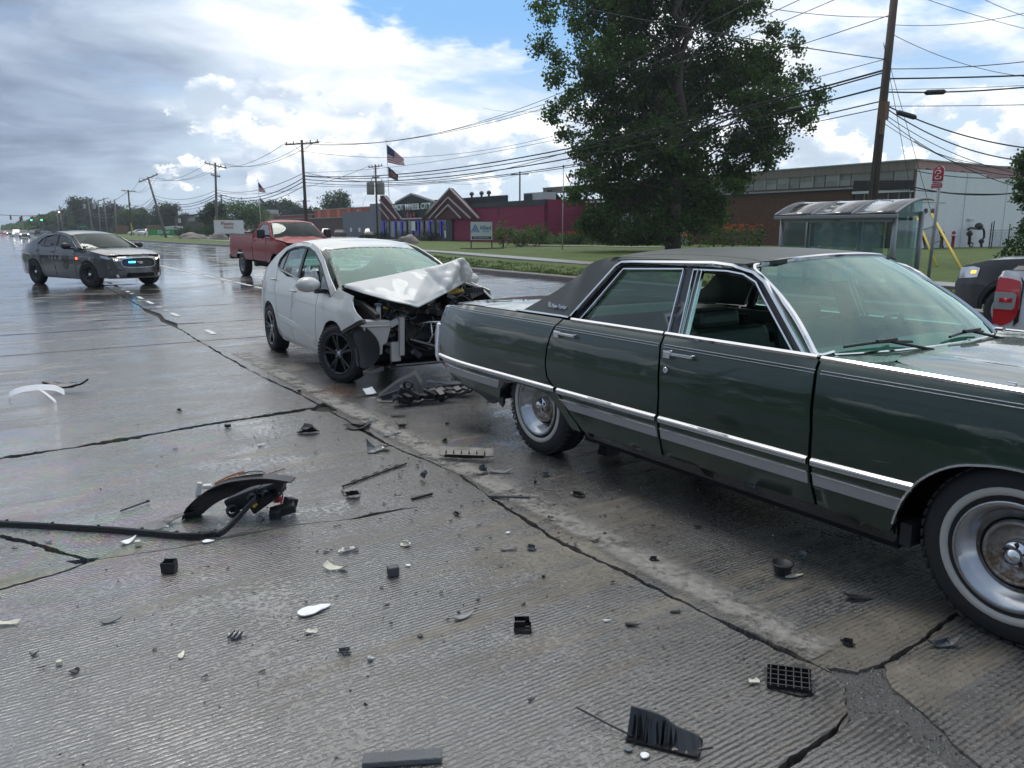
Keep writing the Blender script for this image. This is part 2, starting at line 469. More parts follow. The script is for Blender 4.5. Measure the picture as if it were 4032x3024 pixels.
def lettering(s, mat, parent, M, size, ext=.002, name='lettering', sx=1.0, fit=None, bold=0.0):
 """text: M = 4x4 placing x=reading direction, y=up, z=out; fit = total width"""
 me = text_mesh(s, size, ext).copy()
 xs = [v.co.x for v in me.vertices]
 w = (max(xs) - min(xs)) or 1
 f = (fit / w) if fit else sx
 for v in me.vertices: v.co.x *= f
 me.transform(M)
 me.materials.clear(); me.materials.append(MATS[mat])
 return link(bpy.data.objects.new(name, me), parent)
def frame_m(o, xdir, ydir):
 x = Vector(xdir).normalized(); y = Vector(ydir).normalized(); z = x.cross(y)
 M = Matrix((x, y, z)).transposed().to_4x4(); M.translation = Vector(o)
 return M
# GROUND
def concrete_wet():
 m, t, b = mat_base('concrete_wet')
 geo = t.node('ShaderNodeNewGeometry'); p = geo.outputs['Position']
 X, Y, Z = t.xyz(p)
 n1 = t.noise(p, .55, 5, .6); n2 = t.noise(p, 2.4, 6, .65); n3 = t.noise(p, 38, 5, .7); n4 = t.noise(t.v('MULTIPLY', p, (.35, 3.0, 1)), 1.6, 5, .6)
 agg = t.noise(p, 230, 3, .7)
 base = t.ramp(n2, [(.25, (.080, .075, .068)), (.5, (.138, .129, .116)), (.75, (.225, .213, .194))])
 base = t.mix(t.m('MULTIPLY', t.sm(n1, .40, .66), .6), base, (.150, .122, .095, 1))
 base = t.mix(t.m('MULTIPLY', t.sm(agg, .56, .74), .34), base, (.42, .40, .37, 1))
 base = t.mix(t.m('MULTIPLY', t.sm(n3, .56, .72), .45), base, (.045, .042, .038, 1))
 lane = t.m('ADD', t.m('MULTIPLY', t.noise(t.v('MULTIPLY', p, (1.2, .03, 1)), 1.5, 3), .5), 0)
 base = t.mix(t.m('MULTIPLY', t.sm(lane, .26, .36), .42), base, (.055, .052, .05, 1))
 rs = t.m('SUBTRACT', 1.0, t.sm(t.v('DISTANCE', t.v('ADD', p, t.v('MULTIPLY', t.v('SUBTRACT', t.noise(p, 3, 4, .6, out='Color'), (.5, .5, .5)), (.5, .5, 0))), (2.60, 7.35, 0)), .12, .42))
 base = t.mix(t.m('MULTIPLY', rs, .75), base, (.20, .075, .03, 1))
 oil = t.m('SUBTRACT', 1.0, t.sm(t.v('DISTANCE', t.v('ADD', t.v('MULTIPLY', p, (1, .8, 1)), t.v('MULTIPLY', t.v('SUBTRACT', t.noise(p, 2.2, 5, .6, out='Color'), (.5, .5, .5)), (1.6, 1.3, 0))), (3.9, 5.6, 0)), .5, 1.35))
 base = t.mix(t.m('MULTIPLY', oil, .82), base, (.022, .020, .020, 1))
 wv = t.m('ADD', t.m('MULTIPLY', Y, 1.0), t.m('MULTIPLY', t.m('SUBTRACT', t.noise(p, 1.1, 3), .5), .05))
 ph = t.m('ADD', t.m('MULTIPLY', wv, 2 * math.pi / .0215), t.m('MULTIPLY', t.noise(p, 26, 4, .65), 4.2))
 sn = t.m('SINE', ph)
 ridge = t.m('POWER', t.m('ADD', t.m('MULTIPLY', sn, .5), .5), .42)
 wear = t.sm(t.m('ADD', t.noise(t.v('MULTIPLY', p, (.8, .9, 1)), 1.3, 5, .7), t.m('MULTIPLY', t.m('SUBTRACT', n3, .5), 1.3)), .34, .60)     # where the tining has worn away
 far = t.m('SUBTRACT', 1.0, t.m('MULTIPLY', t.sm(Y, 6.0, 30.0), .93))
 amp = t.m('MULTIPLY', t.m('ADD', .14, t.m('MULTIPLY', wear, .86)), far)
 gr = t.m('MULTIPLY', t.m('SUBTRACT', 1.0, ridge), amp)
 base = t.mix(t.m('MULTIPLY', gr, .86), base, (.030, .027, .024, 1))
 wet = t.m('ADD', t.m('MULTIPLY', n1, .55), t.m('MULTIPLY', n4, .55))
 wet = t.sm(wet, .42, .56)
 base = t.mix(wet, t.mix(1.0, base, (1.24, 1.18, 1.06, 1), 'MULTIPLY'), t.mix(1.0, base, (.74, .79, .87, 1), 'MULTIPLY'))  # wet concrete is darker; its blue cast paints the sky sheen into the colour
 rough = t.m('SUBTRACT', .46, t.m('MULTIPLY', wet, .34))
 rough = t.m('ADD', rough, t.m('MULTIPLY', t.m('SUBTRACT', n3, .5), .30))
 rough = t.m('SUBTRACT', rough, t.m('MULTIPLY', oil, .25))
 t.put(b.inputs['Roughness'], t.m('MAXIMUM', rough, .07))
 t.put(b.inputs['Coat Weight'], t.m('ADD', .22, t.m('MULTIPLY', wet, .78)))
 t.put(b.inputs['Coat Roughness'], t.m('MAXIMUM', t.m('SUBTRACT', .32, t.m('MULTIPLY', wet, .26)), .05))
 b.inputs['Coat IOR'].default_value = 1.72
 of = t.noise(t.v('MULTIPLY', p, (1, 2.0, 1)), .9, 4, .55, .6)
 b.inputs['Thin Film IOR'].default_value = 1.5
 t.put(b.inputs['Thin Film Thickness'], t.m('MULTIPLY', t.sm(of, .50, .72), 620))
 hs = t.node('ShaderNodeCombineColor', mode='HSV'); t.put(hs.inputs[0], t.m('FRACT', t.m('MULTIPLY', of, 9))); hs.inputs[1].default_value = .75; hs.inputs[2].default_value = .75
 reg = t.m('MULTIPLY', t.m('SUBTRACT', 1, t.sm(t.v('DISTANCE', t.v('MULTIPLY', p, (1, .55, 1)), (.2, 3.2, 0)), .5, 1.7)), t.sm(of, .42, .56))
 reg = t.m('MAXIMUM', reg, t.m('SUBTRACT', 1, t.sm(t.v('DISTANCE', p, (2.75, 5.0, 0)), .1, .45)))
 t.put(b.inputs['Base Color'], t.mix(t.m('MULTIPLY', reg, .10), base, hs.outputs[0]))
 h = t.m('ADD', t.m('MULTIPLY', ridge, t.m('MULTIPLY', amp, 1.0)), t.m('ADD', t.m('MULTIPLY', n3, .45), t.m('MULTIPLY', t.noise(p, 120, 3, .6), .22)))
 bstr = t.m('ADD', .07, t.m('MULTIPLY', far, .75))
 nb = t.bump(h, bstr, .0045)
 t.put(b.inputs['Normal'], nb)
 t.put(b.inputs['Coat Normal'], t.bump(h, t.m('ADD', .06, t.m('MULTIPLY', far, .50)), .003))
 return m
concrete_wet()
simple('road_bed', (.022, .020, .018), .9, 0, .4, 14, bump=.6, bscale=30)
simple('asphalt_patch', (.085, .085, .083), .42, 0, 1.0, 130, bump=1.0, bscale=110, rvar=.35)
simple('kerb', (.12, .11, .10), .5, 0, .5, 3, bump=.4, bscale=30)
simple('concrete_walk', (.24, .23, .21), .42, 0, .35, 1.5, bump=.2, bscale=30)
simple('paint_white', (.55, .55, .53), .5, 0, .45, 12, bump=.3, bscale=60)
simple('paint_yellow', (.30, .22, .08), .5, 0, .5, 12)
simple('soil', (.05, .038, .026), .9, 0, .5, 8, bump=.8, bscale=12)
simple('moss_dirt', (.045, .038, .020), .9, 0, .6, 20, bump=.9, bscale=30)
def grass_mat():
 m, t, b = mat_base('grass')
 p = t.node('ShaderNodeNewGeometry').outputs['Position']
 a = t.noise(p, .22, 5, .6); f = t.noise(p, 9, 6, .75); g = t.noise(t.v('MULTIPLY', p, (1, 1, .3)), 1.6, 5, .65)
 c = t.ramp(t.m('ADD', t.m('MULTIPLY', f, .6), t.m('MULTIPLY', g, .4)), [(.28, (.030, .058, .012)), (.46, (.074, .120, .026)), (.60, (.115, .165, .036)), (.78, (.19, .22, .075))])
 c = t.mix(t.m('MULTIPLY', t.sm(a, .48, .7), .5), c, (.16, .20, .05, 1))
 t.put(b.inputs['Base Color'], c); b.inputs['Roughness'].default_value = .75
 b.inputs['Specular IOR Level'].default_value = .25
 t.put(b.inputs['Normal'], t.bump(f, 1.0, .12))
 return m
grass_mat()
def wob(x, s, a=1.0): return (mnoise.noise(Vector((x * s, 3.1 + s, 7.7))) * a)
def crack_line(pts, w, jit=.02, step=.05, seed=0, wv=.6):
 """ragged gap polygon along a polyline"""
 q = dens(pts, step, False); L = []; Rr = []
 for i, p in enumerate(q):
  a, c = q[max(i - 1, 0)], q[min(i + 1, len(q) - 1)]
  dx_, dy_ = c[0] - a[0], c[1] - a[1]; l = math.hypot(dx_, dy_) or 1
  n = (-dy_ / l, dx_ / l); s = i * step
  off = wob(s + seed * 17, 2.3, jit) + wob(s + seed * 5, 9, jit * .5) + wob(s + seed, 31, jit * .25)
  ww = w * (1 + wv * wob(s + 40 + seed, 3.1, 1.6)) * .5
  wl = ww * (1 + .8 * wob(s + 9, 23)); wr = ww * (1 + .8 * wob(s + 77, 27))
  wl = max(wl, .0035); wr = max(wr, .0035)
  L.append((p[0] + n[0] * (off + wl), p[1] + n[1] * (off + wl)))
  Rr.append((p[0] + n[0] * (off - wr), p[1] + n[1] * (off - wr)))
 return L + Rr[::-1]
RX0, RX1, RY0, RY1 = -12.0, 14.85, -3.0, 62.0
JX = [-8.5, -4.9, -1.3, 2.33, 6.12, 9.45, 12.4]
JY = [1.45, 6.75, 11.85, 14.2, 17.5, 22.4, 27.4, 32.7, 38, 43, 48, 53, 58]
cr = []
EXT = .3
for i, x in enumerate(JX):
 if x == 2.33:
  cr.append(crack_line([(2.34, RY0 - EXT), (2.30, .5)], .05, .02, .04, 3))
  cr.append(crack_line([(2.45, 1.36), (2.39, 1.52), (2.33, 2.2), (2.27, 3.1), (2.31, 3.7), (2.38, 4.3), (2.29, 5.3), (2.30, 6.5), (2.31, 6.8), (2.3, 7.4), (2.24, 9), (2.26, 11.9)], .026, .018, .03, 3, .9))
  cr.append(crack_line([(2.26, 11.85), (2.3, 15), (2.32, 22), (2.33, RY1 + EXT)], .03, .03, .08, 5))
 else: cr.append(crack_line([(x, RY0 - EXT), (x, RY1 + EXT)], .02, .012, .12, i))
for j, y in enumerate(JY):
 st = .05 if y < 15 else .15
 if y == 1.45:
  cr.append(crack_line([(2.42, 1.42), (2.62, 1.43), (3.2, 1.49), (5, 1.5), (RX1 + EXT, 1.5)], .022, .016, .03, 8, .8))
  cr.append(crack_line([(2.36, 1.37), (2.1, 1.30), (1.82, 1.27), (1.3, 1.2), (-1, 1.15), (RX0 - EXT, 1.2)], .022, .014, .03, 9, .8))
 elif y == 6.75:
  cr.append(crack_line([(RX0 - EXT, 6.3), (-.2, 6.42), (.6, 6.5), (1.5, 6.66), (2.1, 6.72), (2.34, 6.8)], .075, .022, .03, 11, .8))
  cr.append(crack_line([(2.3, 6.85), (2.62, 6.96), (4, 6.98), (RX1 + EXT, 7.0)], .026, .016, .04, 12, .8))
 else: cr.append(crack_line([(RX0 - EXT, y - .05), (2.33, y), (RX1 + EXT, y + .1)], .028 if y < 13 else .045, .02, st, 20 + j))
cr.append(crack_line([(-1.32, 4.95), (-.18, 4.72), (0.02, 4.40), (.19, 4.12)], .030, .018, .03, 41))
cr.append(crack_line([(-1.32, 3.9), (-.18, 3.98), (.05, 4.02), (.21, 4.10)], .026, .014, .03, 42))
cr.append([(.09, 4.17), (.17, 4.15), (.24, 4.12), (.20, 4.085), (.13, 4.10)])
cr.append(crack_line([(.22, 4.10), (.6, 4.04), (1.18, 4.02), (1.5, 3.93), (1.88, 3.90)], .007, .012, .03, 43, .5))
cr.append([(1.45, 3.935), (1.62, 3.955), (1.84, 3.925), (1.70, 3.912), (1.52, 3.915)])
cr.append([(2.16, 6.66), (2.30, 6.86), (2.46, 6.93), (2.60, 6.84), (2.42, 6.70), (2.36, 6.52), (2.25, 6.55)])
PATCH = [(2.40, 1.545), (2.47, 1.47), (2.56, 1.455), (2.60, 1.43), (2.51, 1.36), (2.47, 1.26), (2.41, 1.14), (2.35, 1.02), (2.31, .88), (2.31, .4), (2.25, .4), (2.24, .88), (2.245, 1.04), (2.27, 1.13), (2.33, 1.215), (2.30, 1.27), (2.22, 1.295), (2.10, 1.295), (2.08, 1.27), (2.26, 1.36), (2.36, 1.44)]
PATCH = smoothp(PATCH, 3, True)
PATCH = [(x + wob(i, .7, .02), y + wob(i + 50, .9, .02)) for i, (x, y) in enumerate(PATCH)]
cr.append(PATCH)
cr.append([(2.27, 13.6), (2.40, 14.4), (2.33, 15.2), (2.42, 16.2), (2.3, 17.8), (2.22, 16.8), (2.28, 15.6), (2.2, 14.8)])
cr.append(crack_line([(1.2, 15.6), (2.3, 15.5)], .05, .06, .06, 71)); cr.append(crack_line([(1.5, 17.3), (2.9, 17.2)], .06, .08, .06, 72)); cr.append(crack_line([(.3, 19.4), (1.2, 18.9), (2.3, 18.8)], .06, .08, .06, 73))
cr.append([(1.6, 15.0), (2.1, 15.02), (2.1, 15.10), (1.7, 15.08)]); cr.append([(1.6, 16.3), (2.2, 16.25), (2.2, 16.33), (1.7, 16.38)])
cr.append([(2.3, 14.3), (2.8, 14.25), (2.85, 14.3), (2.4, 14.38)])
def build_slabs():
 V = []; F = []
 def addp(poly):
  if sum(poly[i - 1][0] * poly[i][1] - poly[i][0] * poly[i - 1][1] for i in range(len(poly))) < 0: poly = poly[::-1]
  k = len(V); V.extend(Vector(p) for p in poly); F.append(list(range(k, k + len(poly))))
 addp([(RX0, RY0), (RX1, RY0), (RX1, RY1), (RX0, RY1)])
 for c in cr: addp(c)
 r = delaunay_2d_cdt(V, [], F, 1, 1e-5)
 pv = r[0]; tris = [tuple(f) for f, o in zip(r[2], r[5]) if list(o) == [0]]
 edge = {}
 for ti, f in enumerate(tris):
  for i in range(3):
   a, b = f[i], f[(i + 1) % 3]; edge.setdefault((min(a, b), max(a, b)), []).append(ti)
 par = list(range(len(tris)))
 def find(a):
  while par[a] != a: par[a] = par[par[a]]; a = par[a]
  return a
 for e, ts in edge.items():
  if len(ts) == 2: par[find(ts[0])] = find(ts[1])
 comp = {}
 for ti in range(len(tris)): comp.setdefault(find(ti), []).append(ti)
 return pv, tris, comp
road = boxo('road', (-60, -60, -.25), (RX1, 1500, -.034), 'road_bed')
tag(road, kind='structure')
pv, tris, comp = build_slabs()
small = MB()
for k, ts in comp.items():
 idx = {}; vs = []; fs = []
 area = 0
 for ti in ts:
  f = []
  for i in tris[ti]:
   if i not in idx: idx[i] = len(vs); vs.append(Vector((pv[i].x, pv[i].y, 0)))
   f.append(idx[i])
  a, b, c = (vs[j] for j in f); area += abs((b - a).cross(c - a).z) / 2
  if (b - a).cross(c - a).z < 0: f.reverse()
  fs.append(tuple(f))
 cx = sum(v.x for v in vs) / len(vs); cy = sum(v.y for v in vs) / len(vs)
 tilt = (wob(cx + cy * 3, .37, .0035), wob(cy + cx, .61, .0035)) if cy < 30 else (0, 0)
 zt = wob(cx * 2 + cy, .9, .002)
 for v in vs: v.z = zt + (v.x - cx) * tilt[0] * .3 + (v.y - cy) * tilt[1] * .3
 cnt = set()
 for f in fs:
  for i in range(3): cnt.add((f[i], f[(i + 1) % 3]))
 N = len(vs); vs += [Vector((v.x, v.y, -.035)) for v in vs]
 for (a, b) in list(cnt):
  if (b, a) not in cnt: fs.append((b, a, a + N, b + N))
 if area < .02: small.add(vs, fs); continue
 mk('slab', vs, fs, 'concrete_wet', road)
if small.v: tag(small.build('crack_rubble', 'concrete_wet', road), kind='stuff')
ys = [62 + 5 * i for i in range(18)]
for xa, xb in zip([-12, -8.5, -4.9, -1.3, 2.33, 6.12, 9.45, 12.4], [-8.5, -4.9, -1.3, 2.33, 6.12, 9.45, 12.4, RX1]):
 for i, y in enumerate(ys):
  m = MB(); m.box2((xa + .01, y + .02, -.034), (xb - .01, y + 4.98, wob(xa + y, .7, .002)))
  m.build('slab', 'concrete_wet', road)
m = MB()
for xa, xb in ((-12, 2.31), (2.35, RX1)):
 for i in range(60):
  y = 152 + i * 20; m.box2((xa, y + .03, -.034), (xb, y + 19.97, 0))
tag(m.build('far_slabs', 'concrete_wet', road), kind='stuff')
m = MB(); m.box2((-60, -60, -.034), (-12.02, 1400, -.004)); m.box2((-12, -60, -.034), (RX1, -3.02, -.004))
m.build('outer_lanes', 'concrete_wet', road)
from mathutils.geometry import tessellate_polygon
V = [Vector(p) for p in dens(PATCH, .02)]
cx0, cx1 = 2.0, 2.7
for i in range(40):
 for j in range(60):
  p = (cx0 + i * .018, .4 + j * .02)
  if inpoly(p, PATCH): V.append(Vector(p))
n0 = len(dens(PATCH, .02))
r = delaunay_2d_cdt(V, [(i, (i + 1) % n0) for i in range(n0)], [], 1, 1e-5)
vs = [(p.x, p.y, -.012 + mnoise.noise(Vector((p.x * 30, p.y * 30, 0))) * .006 + mnoise.noise(Vector((p.x * 90, p.y * 90, 4))) * .004) for p in r[0]]
fs = [tuple(f) for f in r[2] if inpoly((sum(r[0][i].x for i in f) / 3, sum(r[0][i].y for i in f) / 3), PATCH)]
o = mk('asphalt_patch', vs, fs, 'asphalt_patch', road)
rr_ = random.Random(21); st_ = [MB(), MB()]
for _ in range(2600):
 x, y = rr_.uniform(2.05, 2.68), rr_.uniform(.7, 1.56)
 if not inpoly((x, y), PATCH): continue
 r_ = rr_.uniform(.002, .0052); q = [Vector((rr_.uniform(-1, 1), rr_.uniform(-1, 1), 0)) * r_ for _ in range(3)]; b_ = Vector((x, y, -.013)); st_[rr_.random() < .45].add([b_ + q[0], b_ + q[1], b_ + q[2], b_ + Vector((0, 0, r_ * 1.6))], [(0, 2, 1), (0, 1, 3), (1, 2, 3), (2, 0, 3)])
for k_, mt_ in ((0, 'asphalt_patch'), (1, 'paint_white')): st_[k_].build('patch_gravel', mt_, road)['kind'] = 'stuff'
def marking(name, x, w, y0, y1, mat, gapf=.35, seed=0, step=.12):
 vs = []; fs = []
 y = y0; k = 0
 while y < y1:
  L = step * (1 + abs(wob(y, 3, 2)))
  if mnoise.noise(Vector((seed, y * 1.3, 0))) > gapf - .5:
   a = w / 2 * (1 - .25 * abs(wob(y, 7, 2))); b = w / 2 * (1 - .25 * abs(wob(y + 5, 7, 2)))
   k = len(vs); vs += [(x - a, y, .006), (x + b, y, .006), (x + b, y + L, .006), (x - a, y + L, .006)]; fs.append((k, k + 1, k + 2, k + 3))
  y += L
 o = mk(name, vs, fs, mat, road)
 return o
marking('lane_line', 5.93, .15, 12, 60, 'paint_white', .2, 1)
marking('lane_line', 5.93, .12, 60, 300, 'paint_white', -1, 2, 3)
marking('lane_line', 2.62, .10, 12, 60, 'paint_white', .55, 5)
marking('yellow_line', 9.25, .11, 5, 60, 'paint_yellow', .3, 3)
marking('yellow_line', 9.25, .12, 60, 300, 'paint_yellow', -1, 4, 3)
def worn_mat():
 m, t, b = mat_base('worn_strip')
 p = t.node('ShaderNodeNewGeometry').outputs['Position']
 n = t.noise(p, 26, 6, .7); n2 = t.noise(p, 2.2, 4, .6)
 c = t.ramp(n, [(.3, (.12, .112, .10)), (.5, (.22, .212, .195)), (.7, (.31, .30, .285))])
 t.put(b.inputs['Base Color'], c); t.put(b.inputs['Roughness'], t.m('ADD', .3, t.m('MULTIPLY', n, .4)))
 X = t.xyz(p)[0]
 edge = t.m('MULTIPLY', t.sm(X, 2.34, 2.42), t.m('SUBTRACT', 1, t.sm(X, 2.50, 2.66)))
 al = t.sm(t.m('ADD', t.m('MULTIPLY', t.noise(p, 7, 6, .75), .75), t.m('MULTIPLY', n2, .45)), .47, .64)
 t.put(b.inputs['Alpha'], t.m('MULTIPLY', al, edge))
 return m
worn_mat()
vs = []; fs = []
for i in range(0, 60):
 y = 1.6 + i * .15; vs += [(2.35, y, .007), (2.68, y, .007)]
 if i: fs.append((2 * i - 2, 2 * i - 1, 2 * i + 1, 2 * i))
mk('worn_strip', vs, fs, 'worn_strip', road)
KX = [(-60, 14.85), (19, 14.85), (26, 15.0), (45, 17.2), (60, 18.6), (80, 18.7), (95, 17.5), (129, 16.2), (160, 15.2), (1400, 15.2)]
kp = [( interp(y, [a for a, b in KX], [b for a, b in KX]), y) for y in ([-60 + 4 * i for i in range(55)] + [170, 220, 300, 500, 900, 1400])]
vs = []; fs = []
for i, (x, y) in enumerate(kp):
 e = wob(y, .5, .02)
 vs += [(x + e, y, -.03), (x + .02 + e, y, .125), (x + .05 + e, y, .15), (x + .30 + e, y, .155), (x + .34, y, .06)]
 if i:
  k = 5 * i
  for q in range(4): fs.append((k - 5 + q, k - 5 + q + 1, k + q + 1, k + q))
tag(mk('kerb', vs, fs, 'kerb', None), kind='structure')
vs = []; fs = []
for i, (x, y) in enumerate(kp):
 vs += [(RX1 - .02, y, -.030), (max(x, RX1) + .05, y, -.004)]
 if i: fs.append((2 * i - 2, 2 * i - 1, 2 * i + 1, 2 * i))
for i in range(len(vs)):
 if i % 2 == 0: vs[i] = (vs[i][0], vs[i][1], -.004)
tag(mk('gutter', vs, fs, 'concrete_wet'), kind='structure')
def lawn_z(x, y): return .13 + .05 * mnoise.noise(Vector((x * .09, y * .09, 0))) + .02 * mnoise.noise(Vector((x * .6, y * .6, 0)))
cols = [0, .3, .8, 1.6, 2.6, 3.6, 5, 7, 9, 12, 15, 18, 22, 26, 30, 36, 42, 50, 70, 120, 300, 900, 2500]
vs = []; fs = []
for i, (x, y) in enumerate(kp):
 for c in cols:
  vs.append((x + .3 + c, y, lawn_z(x + c, y) if c > 0 else .14))
 if i:
  for q in range(len(cols) - 1):
   a = (i - 1) * len(cols) + q; fs.append((a, a + 1, a + len(cols) + 1, a + len(cols)))
tag(mk('lawn', vs, fs, 'grass', smooth=True), kind='structure')
tag(boxo('ground', (-2500, -2500, -1.2), (2500, 4000, -.26), 'soil'), kind='structure')
tag(boxo('verge', (-900, -900, -.2), (-14.5, 1400, .12), 'grass'), kind='structure')
vs = []
side = thing('sidewalk', 'x', 'x');
for k in ('label', 'category'): del side[k]
side['kind'] = 'structure'
y = 8.0; sx = 20.6
while y < 118:
 x0 = interp(y, [8, 26, 34, 45, 60, 80, 118], [20.0, 20.4, 21.6, 23.4, 24.8, 25, 24])
 x1 = interp(y + 1.8, [8, 26, 34, 45, 60, 80, 118], [20.0, 20.4, 21.6, 23.4, 24.8, 25, 24])
 h = .20 + wob(y, .8, .012)
 m = MB()
 q = [(x0, y + .01), (x0 + 1.5, y + .01), (x1 + 1.5, y + 1.79), (x1, y + 1.79)]
 m.prism(q, lambda u, v, hh: (u, v, hh), .05, h)
 m.build('paving_slab', 'concrete_walk', side); y += 1.8
walk = mk('footpath', [(40.3, 62.6, .2), (42.0, 63.2, .2), (46.6, 47.6, .2), (44.9, 47.0, .2)] + [(40.3, 62.6, .0), (42.0, 63.2, .0), (46.6, 47.6, .0), (44.9, 47.0, .0)], [(0, 3, 2, 1), (0, 1, 5, 4), (1, 2, 6, 5), (2, 3, 7, 6), (3, 0, 4, 7)], 'concrete_walk')
tag(walk, kind='structure')
tag(boxo('parking_lot', (30, 98, .0), (60, 235, .215), 'concrete_walk'), kind='structure')
def tufts(name, spots, n, h, spread, parent=None, mat='grass'):
 vs = []; fs = []
 for (x, y, z) in spots:
  for _ in range(n):
   a = rnd.random() * 6.28; r = spread * rnd.random(); px, py = x + math.cos(a) * r, y + math.sin(a) * r
   hh = h * rnd.uniform(.5, 1.2); an = rnd.random() * 3.14; w = .012
   dx_, dy_ = math.cos(an) * w, math.sin(an) * w; lx, ly = rnd.uniform(-.4, .4) * hh, rnd.uniform(-.4, .4) * hh
   k = len(vs); vs += [(px - dx_, py - dy_, z), (px + dx_, py + dy_, z), (px + lx, py + ly, z + hh)]; fs.append((k, k + 1, k + 2))
 return tag(mk(name, vs, fs, mat, parent), kind='stuff')
sp = []
for i in range(2600):
 y = 8 + 62 * rnd.random() ** 1.6
 x = interp(y, [a for a, b in KX], [b for a, b in KX]) + .34 + rnd.random() ** 2 * 3.5
 sp.append((x, y, .13))
tag(tufts('grass_blades', sp, 9, .10, .16), 'short green grass blades standing along the kerb edge of the lawn', 'grass')
